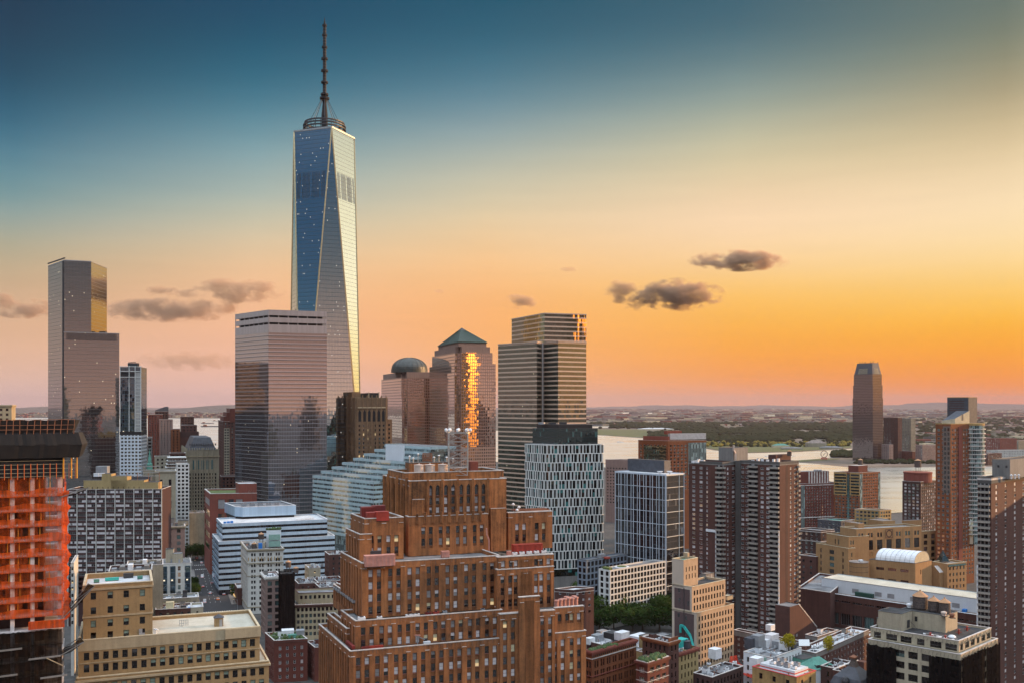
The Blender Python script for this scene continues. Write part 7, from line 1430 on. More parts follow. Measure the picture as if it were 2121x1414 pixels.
    x, y = wx(1690, 415), 415; b = Bld('pavilion', 'house with green copper hipped roof and white dormer', 'house', loc=(x, y, 0)); zt = wz(1378, 415); b.mb('wall').box(x, y, 0, 12, 9, zt, 'white_panel_wall', R(30)); c, s_ = math.cos(R(30)), math.sin(R(30)); q = [(x + a * c - d * s_, y + a * s_ + d * c) for a, d in ((-6.6, -5), (6.6, -5), (6.6, 5), (-6.6, 5))]; r0, r1 = (x - 2 * c, y - 2 * s_, zt + 4), (x + 2 * c, y + 2 * s_, zt + 4); m = b.mb('copper_roof')
    m.poly([(*q[0], zt), (*q[1], zt), r1, r0], 'copper'); m.poly([(*q[1], zt), (*q[2], zt), r1], 'copper'); m.poly([(*q[2], zt), (*q[3], zt), r0, r1], 'copper'); m.poly([(*q[3], zt), (*q[0], zt), r0], 'copper'); b.mb('dormer').box(x - 1, y - 4.4, zt - .2, 2.4, 2, 2, 'gl_mid', R(30), 'copper'); b.fin()
    crate(wx(1664, 425), 425, 24, 9, 7, wz(1366, 425) - 24, R(30), 'lower green copper roofed wing beside the hipped roof', 'copper', name='roof_wing', cat='roof wing')
    # mansard house
    x, y = wx(1768, 365), 365; zt = wz(1412, 365); b = Bld('mansard_house', 'house with steep slate mansard, copper knob and arched dormers near the lower edge', 'house', loc=(x, y, 0)); b.mb('wall').box(x, y, 0, 13, 12, zt, 'brownbrick', R(43)); b.mb('mansard').lathe(x, y, [(9.0, zt), (7.6, zt + 2.6), (4.6, zt + 4.6), (2.2, zt + 6.2), (1.2, zt + 8.2), (1.3, zt + 9.2), (1.7, zt + 9.8), (.2, zt + 10.6)], 'slate', 4, mats=['slate', 'slate', 'slate', 'tank_wood', 'tank_wood', 'rust_metal', 'rust_metal'])
    for a in (-47, 43, 223): p = (x + 6.2 * math.cos(R(a)), y + 6.2 * math.sin(R(a))); b.mb('dormer').lathe(p[0], p[1], [(1.5, zt), (1.5, zt + 2), (1.0, zt + 3), (.1, zt + 3.6)], 'dark_metal', 10)
    b.fin()
    b = blk('dark brick rear building with slate roof plant beside the mansard house', 1752, 385, 1725, 1800, 1392, 'brownbrick', name='low_building', roof='roof_tar'); b.fin(); crate(wx(1786, 392), 392, b.zt - .9, 3, 3, 3.6, R(43), 'brick chimney stack behind the mansard knob', 'brownbrick')
    b = blk('white-grey terrace roof building between mansard and green copper roof', 1730, 405, 1700, 1765, 1384, 'darkbrick', name='low_building', roof='roof_white'); b.fin()
    # long low brick wings at the tower feet
    b = block('long low brick wing with pale copings at the feet of the brown towers', 1690, 452, 1520, 1700, 1338, 'brownbrick', 133, 43, 2.9, 1.6, 1.4, 3.4, 'pair', PANW, 'fr_white', None, roof='roof_grey', name='low_building', cop='cop_stone', top=3.2, belts=((2.6, 2.2, .06, 'concrete'),)); b.fin(); crate(wx(1588, 495), 488, b.zt - .9, 4, 3, 3, R(43), 'white fan cabinet on the long low brick wing', 'white_paint')
    b = block('low brick annex with grey flat roof right of the sloped balcony wedge', 1693, 480, 1668, 1737, 1318, 'brownbrick', 133, 43, 2.9, 1.6, 1.4, 3.4, 'pair', PANW, 'fr_white', None, roof='roof_grey', name='low_building', cop='cop_stone', top=3, belts=((2.0, 1.6, .06, 'concrete'),)); b.fin()
    b = block('long white roofed brick row with skylights and vents, beside the annex', 1690, 430, 1650, 1800, 1352, 'brownbrick', 133, 48, 2.9, 1.6, 1.4, 3.6, 'pair', PANW, 'fr_white', None, roof='roof_white', name='low_building', cop='cop_stone', top=3, belts=((2.2, 1.8, .06, 'concrete'),)); b.fin(); zt = b.zt; f = Face(b.fp[1], b.fp[2])
    for k in range(4): p = f.p(f.L * (.2 + .17 * k), 0, -6); crate(p[0], p[1], zt - .9, 1.4, 1.2, 1.2, R(48), 'small white roof vent box on the long white roofed row', 'white_paint', group='vent boxes on the white roofed row')
    p = f.p(f.L * .12, 0, -9); s = Bld('skylight', 'sloped glass skylight hut on the long white roofed row', 'skylight', loc=(p[0], p[1], zt - .9)); s.mb('wall').box(p[0], p[1], zt - .9, 6, 4, 1.8, 'brownbrick', R(48)); s.mb('glazing').poly([(p[0] - 3, p[1] - 2, zt + 1.0), (p[0] + 2, p[1] - 2, zt + 1.0), (p[0] + 3, p[1] + 2, zt + 3), (p[0] - 2, p[1] + 2, zt + 3)], 'gl_sky'); s.mb('wall').poly([(p[0] - 2, p[1] + 2, zt + 3), (p[0] + 3, p[1] + 2, zt + 3), (p[0] + 3, p[1] + 2, zt + .8), (p[0] - 2, p[1] + 2, zt + .8)], 'brownbrick'); s.fin()
    b = block('small brick building with white roof tray left of the netted stone block', 1775, 470, 1757, 1830, 1325, 'brownbrick', 133, 43, 2.9, 1.5, 1.4, 3.4, 'pair', PANW, 'fr_white', None, roof='roof_white', name='low_building', cop='cop_stone'); b.fin()
    # sloped wedge with stepped balconies
    fq = footprint(1636, 520, 1628, 1694, 133, 43); f = Face(fq[1], fq[2]); b = Bld('balcony_wedge', 'brick wedge with stepped balconies sloping down from the sunlit brown tower', 'building', fq); u1, u2 = upx(f, 1655), upx(f, 1692); za, zb2 = wz(1248, 530), wz(1302, 535); m = b.mb('wall')
    for o in (0, -9): m.poly([f.p(0, 0, o), f.p(u2, 0, o), f.p(u2, zb2, o), f.p(u1, za, o), f.p(0, za, o)][::1 if o == 0 else -1], 'brownbrick')
    m.poly([f.p(u2, 0, 0), f.p(u2, 0, -9), f.p(u2, zb2, -9), f.p(u2, zb2, 0)], 'brownbrick'); m.poly([f.p(0, za, 0), f.p(u1, za, 0), f.p(u1, za, -9), f.p(0, za, -9)], 'roof_grey'); m.poly([f.p(u1, za, 0), f.p(u2, zb2, 0), f.p(u2, zb2, -9), f.p(u1, za, -9)], 'darkbrick')
    m.poly([f.p(0, 0, -9), f.p(0, 0, 0), f.p(0, za, 0), f.p(0, za, -9)], 'brownbrick')
    for k in range(3):
        for j in range(2): quadpart(b, 'window', f, 3 + j * 3.4, 4.5 + j * 3.4, 3 + k * 3.0, 4.5 + k * 3.0, 'bl_grey', 0, .05)
    for o in (-.1, -8.9): b.mb('coping').bar(f.p(u1 - .3, za + .2, o), f.p(u2, zb2 + .2, o), .6, 'cop_stone')
    for k in range(6): t = (k + .5) / 6; z = za + (zb2 - za) * t; u = u1 + (u2 - u1) * t; b.mb('terrace').bar(f.p(u, z + .3, -.5), f.p(u, z + .3, -8.5), 1.0, 'balcony', .9); b.mb('terrace').bar(f.p(u - .8, z + 1.0, -1), f.p(u - .8, z + 1.0, -8), .5, 'gl_mid', 1.2)
    b.fin()
masonry('plank', (.52, .33, .13), .45, course=.5); plain('bandred', (.55, .05, .05), .6)
front_right()
# ------------------------------------------------------------------ cream stone block with tanks and black netting
def tank_block():
    fp = footprint(1986, 330, 1803, 2053, 137, 43); zt = wz(1327, 330); fb = footprint(1990, 326.5, 1798, 2067, 137, 43); zb = wz(1355, 326.5)
    b = Bld('stone_building', 'cream stone block with tar roof, three water tanks and black facade netting', 'building', fp, frame='fr_dark', panes=PANB + [('gl_teal', 'gl_dark')]); S1 = 'cream'
    def up(f): n = 7 if f.L > 35 else 6; w = f.L / n; b.punch(f, zb - .2, zt, [(w * i + w * .12, w * i + w * .88) if i % 3 else (w * i + w * .25, w * i + w * .75) for i in range(n)], [(zt - 3.6, zt - 1.3)], wall=S1, style='tri')
    b.tier(fp, zb - .2, zt, {0: up, 1: up}, wall=S1, roof='roof_tar', par=.6, cop='cop_stone')
    def lo(f): n = 9 if f.L > 35 else 7; w = f.L / n; b.punch(f, 0, zb, [(w * i + w * .14, w * i + w * .86) for i in range(n)], rows(zb - 1.9, 4.0, 2.5, z0=8), wall=S1, style='trihung')
    b.tier(fb, 0, zb, {0: lo, 1: lo}, wall=S1, roof='roof_cream', par=.5, cop='cop_stone')
    m = b.mb('relief')
    for q, z in ((fp, zt), (fb, zb)):
        for i in (0, 1):
            f = Face(q[i], q[i + 1])
            for k in range(int(f.L / 1.3)): u = (k + .5) * 1.3; m.bar(f.p(u, z - 1.5, .05), f.p(u + .3, z - .7 + .3 * (k % 3), .05), .3, 'creamdark', .12)
    f0, f1 = Face(fb[0], fb[1]), Face(fb[1], fb[2]); r = random.Random(12)
    def drape(f, u0, u1, z1):
        mm = MB(); n = max(3, int((u1 - u0) / .7)); pr = None
        for k in range(n + 1):
            u = u0 + (u1 - u0) * k / n; c = (f.p(u, 3, .5 + r.random() * .5), f.p(u, z1 - r.random() * .8, .35 + r.random() * .35))
            if pr: mm.poly([pr[0], c[0], c[1], pr[1]], 'wrap2')
            pr = c
        mm.build('facade_net', b.root, b.o)
    drape(f0, upx(f0, 1796), upx(f0, 1858), zb - 1.2); drape(f0, upx(f0, 1925), f0.L + .3, zb - 1.6); drape(f1, -.3, upx(f1, 2037), zb - .6); drape(f1, upx(f1, 2041), f1.L + .4, zb - 1)
    A, C, B_, D = [Vector(p) for p in fp]
    def sub(a0, a1, b0, b1): g = lambda a, c: tuple(C + (A - C) * a + (B_ - C) * c); return [g(a1, b0), g(a0, b0), g(a0, b1), g(a1, b1)]
    zr = zt - .6; P1 = sub(.30, .82, .42, .78); P2 = sub(.68, .95, .10, .40); P3 = sub(.955, .995, .16, .30)
    for q, h, rf in ((P1, 6.2, 'roof_tar'), (P2, 6.4, 'roof_tar'), (P3, 3.2, 'roof_tar')): b.mb('penthouse').prism(q, zr, zr + h, 'cream', rf, False); b.ring(q, zr + h, zr + h + .2, 'cop_dark', .08, .3)
    f = Face(P1[0], P1[1]); quadpart(b, 'penthouse_window', f, f.L * .32, f.L * .38, zr + 2.6, zr + 4.4, 'black', 0, .04); quadpart(b, 'door', f, f.L * .08, f.L * .12, zr + 1, zr + 3.8, 'black', 0, .04)
    f = Face(P2[1], P2[2]); quadpart(b, 'door', f, f.L * .55, f.L * .8, zr + .6, zr + 3.4, 'dark_metal', 0, .04)
    st = b.mb('iron_stair'); p = f.p(f.L * .6, zr, .8)
    for k in range(8): st.bar((p[0] + .3 * k, p[1] - .2 * k, zr + 3.2 - .4 * k), (p[0] + .3 * k + .5, p[1] - .2 * k + .5, zr + 3.2 - .4 * k), .3, 'dark_metal', .08)
    b.fin(); zp = zr + 6.2; c = lambda px, Y: (wx(px, Y), Y)
    water_tank(*c(1906, 356), zp, 2.65, 4.4, 'largest wooden water tank with tan cone roof, on the cream penthouse', 'wooden tanks on the cream penthouse', .5, rh=1.9); water_tank(*c(1934, 352), zp, 2.0, 3.6, 'middle wooden water tank of three on the cream penthouse', 'wooden tanks on the cream penthouse', .4, rh=1.4); water_tank(*c(1956.5, 349), zp, 2.05, 3.6, 'wooden water tank nearest the lit end of the cream penthouse', 'wooden tanks on the cream penthouse', .4, rh=1.4)
    for i, (px, Y, mt) in enumerate(((1883, 358, 'white_paint'), (1955, 344, 'tank_white'), (1972, 341, 'rust_metal'))): x, y = c(px, Y); a = Bld('roof_cowl', ('teal-white round cowl left of the wooden tanks', 'pale pipe drum in front of the wooden tanks', 'rusty winch frame on the lit end of the cream penthouse')[i], 'cowl', loc=(x, y, zp)); a.mb('drum').lathe(x, y, [(.8, zp), (.8, zp + .9), (1.05, zp + 1), (1.0, zp + 1.5), (.2, zp + 1.8)], mt, 10); a.mb('foot').box(x, y, zp, 1.8, 1.8, .2, 'dark_metal'); a.fin()
    for i, (px, Y) in enumerate(((1927, 338), (1986, 343), (2003, 348), (1958, 334))): x, y = c(px, Y); a = Bld('standpipe', 'red painted standpipe valve on the tar roof', 'valve', loc=(x, y, zr), group='red valves on the tar roof'); a.mb('pipe').lathe(x, y, [(.35, zr), (.3, zr + 1.4), (.5, zr + 1.5), (.1, zr + 1.9)], 'red_paint', 8); a.mb('arm').bar((x - 1.1, y, zr + .7), (x + 1.1, y, zr + .7), .25, 'red_paint'); a.fin()
    d = MB(); r = random.Random(3)
    for k in range(14): x, y = c(1915 + k * 5, 343 - k * .7 + (k % 3)); d.box(x, y, zr + .004, r.uniform(.8, 2.4), r.uniform(.5, 1.2), .25, ('white_paint', 'concrete', 'roof_grey')[k % 3], r.random() * 3)
    tag(d.build('roof_debris'), 'pale boards and rubble strewn over the tar roof', 'debris', kind='stuff')
    x, y = c(1972, 337); a = Bld('tarp_bundle', 'white tarpaulin bundle on the tar roof by the lit penthouse end', 'bundle', loc=(x, y, zr)); a.mb('bundle').lathe(x, y, [(1.2, zr), (1.4, zr + .5), (.9, zr + 1.0), (.1, zr + 1.2)], 'white_paint', 9); a.fin()
tank_block()
# ------------------------------------------------------------------ ground, water, far shore
def G(px, py, z=0): Y = (H - z) * F / (py - HY); return (wx(px, Y), Y)
def landmat(name, a, b_, c, s1=.004, s2=.03):
    n = NT(name); o = n.obj(); f = n.rng(n.noise(o, s1, 4, .6), .38, .62, 0, 1); g = n.rng(n.noise(o, s2, 4, .65), .4, .66, 0, 1)
    return n.done(n.bsdf(Base_Color=n.mix(g, n.mix(f, a, b_), c), Roughness=.95).outputs[0])
landmat('city_ground', (.035, .034, .034), (.06, .058, .055), (.09, .085, .08), .02, .2)
landmat('far_land', (.045, .05, .026), (.10, .075, .055), (.20, .15, .12), .0016, .010)
landmat('lawn', (.075, .095, .028), (.12, .12, .04), (.06, .065, .02), .006, .05)
def watermat():
    n = NT('river_water'); o = n.obj(); w = n.noise(n.mapping(o, (.03, .10, .1)), 1.0, 6, .6); w2 = n.noise(n.mapping(o, (.0035, .012, .1)), 1.0, 4)
    w2 = n.math('ADD', n.math('MULTIPLY', w2, .7), n.math('MULTIPLY', w, .3))
    g = n.n('ShaderNodeBsdfGlossy', {0: (1.0, .97, .90), 'Roughness': n.rng(w2, .35, .65, .24, .36)}); d = n.n('ShaderNodeBsdfDiffuse', {0: (.05, .06, .065)})
    return n.done(n.n('ShaderNodeMixShader', {0: .97, 1: d.outputs[0], 2: g.outputs[0]}).outputs[0])
watermat()
def sheet(name, pts, z, mat, label=None):
    m = MB(); m.poly([(x, y, z) for x, y in pts], mat); o = m.build(name); tag(o, label, kind='structure'); return o
sheet('ground', [(-45000, -9000), (45000, -9000), (45000, 48000), (-45000, 48000)], 0, 'city_ground')
near = [(-700, 900), (250, 915), (480, 937), (900, 952), (1230, 962), (1400, 1002), (1640, 1050), (1800, 1066), (1900, 1058), (2600, 1010)]
far = [(2600, 962), (1940, 967), (1765, 968), (1690, 960), (1645, 957), (1640, 953.5), (1700, 949), (1765, 946), (1765, 929), (1640, 936), (1540, 938), (1480, 932), (1330, 906.5), (1230, 900), (900, 885), (700, 872), (495, 866), (-700, 862)]
R_ = [G(*p) for p in near + far]; sheet('water', R_, .5, 'river_water')
shore = [G(*p) for p in far[:-1]]; shore = shore[::-1]
land = shore + [G(*far[0])]; Lm = shore + [(45000, shore[-1][1] + 300), (45000, 47000), (-9000, 47000), (-9000, 14000)]
sheet('far_shore', Lm, .30, 'far_land')
for i, ps in enumerate(([(1222, 879.5), (1338, 880.5), (1330, 884.5), (1222, 885.5)], [(1262, 853.2), (1385, 853.8), (1370, 856.2), (1262, 856.6)], [(1560, 858.6), (1765, 860.2), (1765, 863.4), (1620, 862.4)], [(1218, 894), (1225, 894), (1225, 897), (1218, 897)], [(2050, 871), (2125, 870), (2125, 872), (2050, 873)])): sheet('water', [G(*p) for p in ps], .9, 'river_water')
for ps in ([(1232, 888.5), (1338, 889), (1346, 903), (1328, 905.5), (1232, 899)], [(1460, 918), (1762, 916), (1762, 927), (1640, 934.5), (1540, 936.5), (1482, 930), (1462, 926)], [(1648, 953), (1700, 950), (1740, 949), (1735, 951), (1690, 954), (1660, 956)]): sheet('park_lawn', [G(*p) for p in ps], .8, 'lawn')
# hills on the horizon
def hills(px0, px1, Y0, Y1, top, seed, name='hills'):
    m = MB(); r = random.Random(seed); n, k = 60, 6; ph = [r.random() * 6 for _ in range(5)]
    def hgt(i, j):
        t = i / n; s = j / k; e = math.sin(math.pi * t) ** .6 * math.sin(math.pi * min(1, s * .5 + .02))
        return max(0, top * e * (.72 + .16 * math.sin(3 * t * 6 + ph[0]) + .1 * math.sin(9 * t * 6 + ph[1]) + .04 * math.sin(31 * t * 6 + ph[2]))) + .25
    for i in range(n):
        for j in range(k):
            q = []
            for a, c in ((i, j), (i + 1, j), (i + 1, j + 1), (i, j + 1)): Y = Y0 + (Y1 - Y0) * c / k; q.append((wx(px0 + (px1 - px0) * a / n, Y0) * (1 + .0 * c), Y, hgt(a, c)))
            m.poly(q, 'hill_wood')
    tag(m.build(name, smooth=True), kind='structure')
landmat('hill_wood', (.03, .04, .035), (.05, .055, .045), (.10, .09, .085), .002, .012)
hills(60, 640, 11500, 15500, 148, 1); hills(-300, 160, 13000, 17000, 120, 4); hills(1900, 2500, 26000, 34000, 240, 2); hills(1150, 1990, 30000, 38000, 150, 3)
# far-off woods and towns that read as one mass
def leafmat(name, dark, light, s=.25, tr=.25):
    n = NT(name); o = n.obj(); rn = n.n('ShaderNodeObjectInfo').outputs['Random']; f = n.rng(n.math('ADD', n.noise(o, s, 3), n.math('MULTIPLY', rn, .45)), .4, 1.0, 0, 1); c = n.mix(f, dark, light)
    d = n.n('ShaderNodeBsdfDiffuse', {0: c}); t = n.n('ShaderNodeBsdfTranslucent', {0: c}); return n.done(n.n('ShaderNodeMixShader', {0: tr, 1: d.outputs[0], 2: t.outputs[0]}).outputs[0])
leafmat('leaf_far', (.026, .031, .016), (.056, .058, .028), .006); leafmat('leaf_sun_tint', (.16, .12, .03), (.30, .24, .06), .02); leafmat('leaf', (.018, .036, .010), (.062, .098, .026), .22); leafmat('leaf_yellow', (.20, .16, .015), (.42, .34, .03), .5); plain('bark', (.07, .05, .035), .9)  # the golden shore leaves carry low sunlight in their colour
def clump(m, x, y, z, r, h, mat, rr):
    n = 6; a0 = rr.random() * 6; pr = [(r * .6, z), (r, z + h * .35), (r * .75, z + h * .75), (.02, z + h)]; rings = [[(x + q * (1 + rr.uniform(-.2, .2)) * math.cos(a0 + 2 * math.pi * i / n), y + q * math.sin(a0 + 2 * math.pi * i / n), zz) for i in range(n)] for q, zz in pr]
    for a, b_ in zip(rings, rings[1:]):
        for i in range(n): j = (i + 1) % n; m.poly([a[i], a[j], b_[j], b_[i]], mat)
rr = random.Random(11); wood = MB()
for k in range(5200):
    px = rr.uniform(1225, 1775) if k < 4200 else rr.uniform(1775, 2130); py = 877 + 39 * rr.random() ** 1.0 if k < 4200 else rr.uniform(868, 925)
    if k < 4200 and py > 914 - 12 * max(0, (1480 - px) / 250): continue
    if k < 4200 and 1225 < px < 1345 and py > 887: continue
    if math.sin(px * .021 + 1) * math.sin(py * .35) > .55: continue
    x, y = G(px, py); s = rr.uniform(9, 17) * (1 if y < 5500 else 1.35); clump(wood, x, y, .3, s, s * rr.uniform(.8, 1.15), 'leaf_far', rr)
tag(wood.build('treeline'), 'dark green woodland along the far river shore', 'woodland', kind='stuff')
gold = MB()
for k in range(260): px = rr.uniform(1462, 1760); x, y = G(px, rr.uniform(917, 925)); s = rr.uniform(5, 9); clump(gold, x, y, .8, s, s * 1.3, 'leaf_sun_tint' if rr.random() < .6 else 'leaf_far', rr)
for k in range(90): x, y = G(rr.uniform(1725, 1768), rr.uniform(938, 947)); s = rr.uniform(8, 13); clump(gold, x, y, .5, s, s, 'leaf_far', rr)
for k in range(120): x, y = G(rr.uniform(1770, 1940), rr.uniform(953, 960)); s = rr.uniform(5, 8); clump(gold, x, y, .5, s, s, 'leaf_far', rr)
tag(gold.build('shore_trees'), 'golden trees with sunlight put into their colour, lining the far shore park', 'shore trees', kind='stuff')
town = MB(); TM = ('creamdark', 'pinkbrick', 'concrete', 'brownbrick', 'creamdark', 'cop_tan', 'rust', 'brownbrick', 'concrete_dark')
for k in range(2600):
    px = rr.uniform(1150, 2180); py = 846.5 + 40 * rr.random() ** 1.7
    if px < 1780 and py > 882: continue
    x, y = G(px, py); s = rr.uniform(14, 44) * (1 + (y > 9000)); town.box(x, y, .3, s * rr.uniform(1, 3.2), s * .6, rr.uniform(5, 15) * (1 + .6 * (y > 9000)), rr.choice(TM), rr.uniform(-.4, .6))
for k in range(700): px = rr.uniform(-60, 640); y = rr.uniform(10200, 11900); s = rr.uniform(16, 46); town.box(wx(px, y), y, .5 + max(0, (y - 11000) * .03), s * 1.6, s, rr.uniform(8, 26), rr.choice(TM), 0)
for k in range(240): px = rr.uniform(1840, 2140); py = rr.uniform(893, 940); x, y = G(px, py); s = rr.uniform(10, 30); town.box(x, y, .3, s * 1.8, s, rr.uniform(6, 18), rr.choice(TM), rr.uniform(-.3, .5))
tag(town.build('distant_town'), 'far-off town and port buildings spread to the horizon', 'distant town', kind='stuff')
# white pavilions, depot and boats on the far shore
def shed(px, py, w, d, h, mat, rf, label, name='pavilion', cat='pavilion'):
    x, y = G(px, py); b = Bld(name, label, cat, loc=(x, y, 0)); b.mb('wall').box(x, y, .4, w, d, h, mat, 0); q = [(x - w / 2, y - d / 2), (x + w / 2, y - d / 2), (x + w / 2, y + d / 2), (x - w / 2, y + d / 2)]; z = h + .4; k = .38
    a, c = (x - w * k * .5, y, z + h * .8), (x + w * k * .5, y, z + h * .8); m = b.mb('roof'); m.poly([(*q[0], z), (*q[1], z), c, a], rf); m.poly([(*q[1], z), (*q[2], z), c], rf); m.poly([(*q[2], z), (*q[3], z), a, c], rf); m.poly([(*q[3], z), (*q[0], z), a], rf); b.fin()
shed(1690, 925, 60, 30, 13, 'creamdark', 'roof_brown', 'pale hipped-roof railway terminal across the river', 'terminal_building', 'terminal'); shed(1617, 926, 52, 24, 7, 'cop_tan', 'copper', 'low pavilion with pale green roof on the far shore'); shed(1640, 930, 66, 16, 4, 'creamdark', 'roof_grey', 'long low pale shed on the far waterfront', 'shed', 'shed'); shed(1410, 886, 230, 50, 7, 'whitestone', 'roof_grey', 'long white warehouse among the far woods', 'warehouse', 'warehouse'); shed(1358, 890, 190, 60, 7, 'cop_tan', 'roof_white', 'pale warehouse beside the far lawn', 'warehouse', 'warehouse'); shed(1722, 929, 70, 16, 5, 'creamdark', 'roof_grey', 'pale marina sheds beside the far terminal', 'shed', 'shed'); shed(1545, 881, 260, 50, 8, 'pinkbrick', 'roof_brown', 'long pinkish depot behind the far woods', 'warehouse', 'warehouse')
x, y = G(1707, 951); b = Bld('clock', 'big octagonal clock face on a frame above a pink sign on the far spit', 'clock', loc=(x, y, .5)); rC = 8.5
for i in range(8): a0, a1 = R(22.5 + 45 * i), R(67.5 + 45 * i); b.mb('rim').bar((x + rC * math.cos(a0), y, 14 + rC * math.sin(a0)), (x + rC * math.cos(a1), y, 14 + rC * math.sin(a1)), 1.2, 'brownbrick')
b.mb('hand').bar((x, y, 14), (x + 4.6, y, 18.2), .8, 'brownbrick'); b.mb('hand').bar((x, y, 14), (x - 2.4, y, 10.6), .9, 'brownbrick'); b.mb('sign').box(x, y, 1, 15, 1.5, 4, 'bandred'); b.mb('sign').box(x, y - .9, 2, 13, .2, 2, 'pink_metal')
for s_ in (-5, 5): b.mb('support').bar((x + s_, y + 1, .5), (x + s_, y + 1, 8), .6, 'dark_metal')
b.fin()
for i, (px, py, L_, lb) in enumerate(((437, 883.5, 120, 'long dark barge moored on the pale harbour, nearest the cream tower'), (430, 876.5, 95, 'dark barge further out on the pale harbour'), (449, 871.5, 70, 'small dark ship far out by the opposite harbour shore'), (1285, 915, 26, 'small white ferry near the far river lawn'), (1642, 944, 18, 'small motor boat on the bright river, left of the clock'), (1590, 945, 16, 'tiny boat on the bright river by the concrete plant house'))):
    x, y = G(px, py); b = Bld('boat', lb, 'boat', loc=(x, y, .5)); w = L_ * .18; mt = 'dark_metal' if i < 3 else 'white_paint'; b.mb('hull').prism([(x - L_ / 2, y - w / 2), (x + L_ * .4, y - w / 2), (x + L_ / 2, y), (x + L_ * .4, y + w / 2), (x - L_ / 2, y + w / 2)], .5, .5 + L_ * .05, mt); b.mb('cabin').box(x - L_ * .3, y, .5 + L_ * .05, L_ * .16, w * .7, L_ * .07, 'white_paint' if i > 2 else 'rust_metal'); b.fin()
for i, (px, Y, hh) in enumerate(((1504, 9000, 92), (1511, 9050, 88), (1517, 9100, 95), (1549, 9300, 84), (1556, 9350, 86), (1628, 9200, 90), (1634, 9250, 88), (1688, 9000, 92), (1695, 9050, 90), (1702, 9100, 95), (1709, 9150, 90), (1716, 9200, 88))):
    x = wx(px, Y); b = Bld('harbour_crane', 'container crane with raised boom on the far horizon', 'crane', loc=(x, Y, .3), group='container cranes on the horizon'); m = b.mb('frame')
    for s_ in (-11, 11): m.bar((x + s_, Y, .3), (x + s_, Y, 46), 3, 'rust_metal')
    m.bar((x - 13, Y, 46), (x + 30, Y, 46), 3.2, 'rust_metal'); m.bar((x, Y, 46), (x + 4, Y, 70), 2.4, 'rust_metal'); b.mb('boom').bar((x - 11, Y, 47), (x - 26, Y, hh), 2.6, 'rust_metal'); m.bar((x + 4, Y, 70), (x - 22, Y, hh - 8), 1.2, 'rust_metal'); b.fin()
Y = 10500; xa, xb = wx(1862, Y), wx(1942, Y); b = Bld('arch_bridge', 'distant steel arch bridge in the haze', 'bridge', loc=((xa + xb) / 2, Y, .3)); N = 24
P = [(xa + (xb - xa) * i / N, Y, 42 + 48 * math.sin(math.pi * i / N)) for i in range(N + 1)]
for i in range(N):
    b.mb('arch').bar(P[i], P[i + 1], 5, 'grey_metal', 6); 
    if i % 2 == 0 and i: b.mb('arch').bar(P[i], (P[i][0], Y, 46), 1.4, 'grey_metal')
b.mb('deck').bar((xa - 320, Y, 40), (xb + 320, Y, 44), 9, 'grey_metal', 5)
for i in range(9): b.mb('deck').bar((xa - 300 + i * 130, Y, .3), (xa - 300 + i * 130, Y, 42), 6, 'concrete')
b.fin()
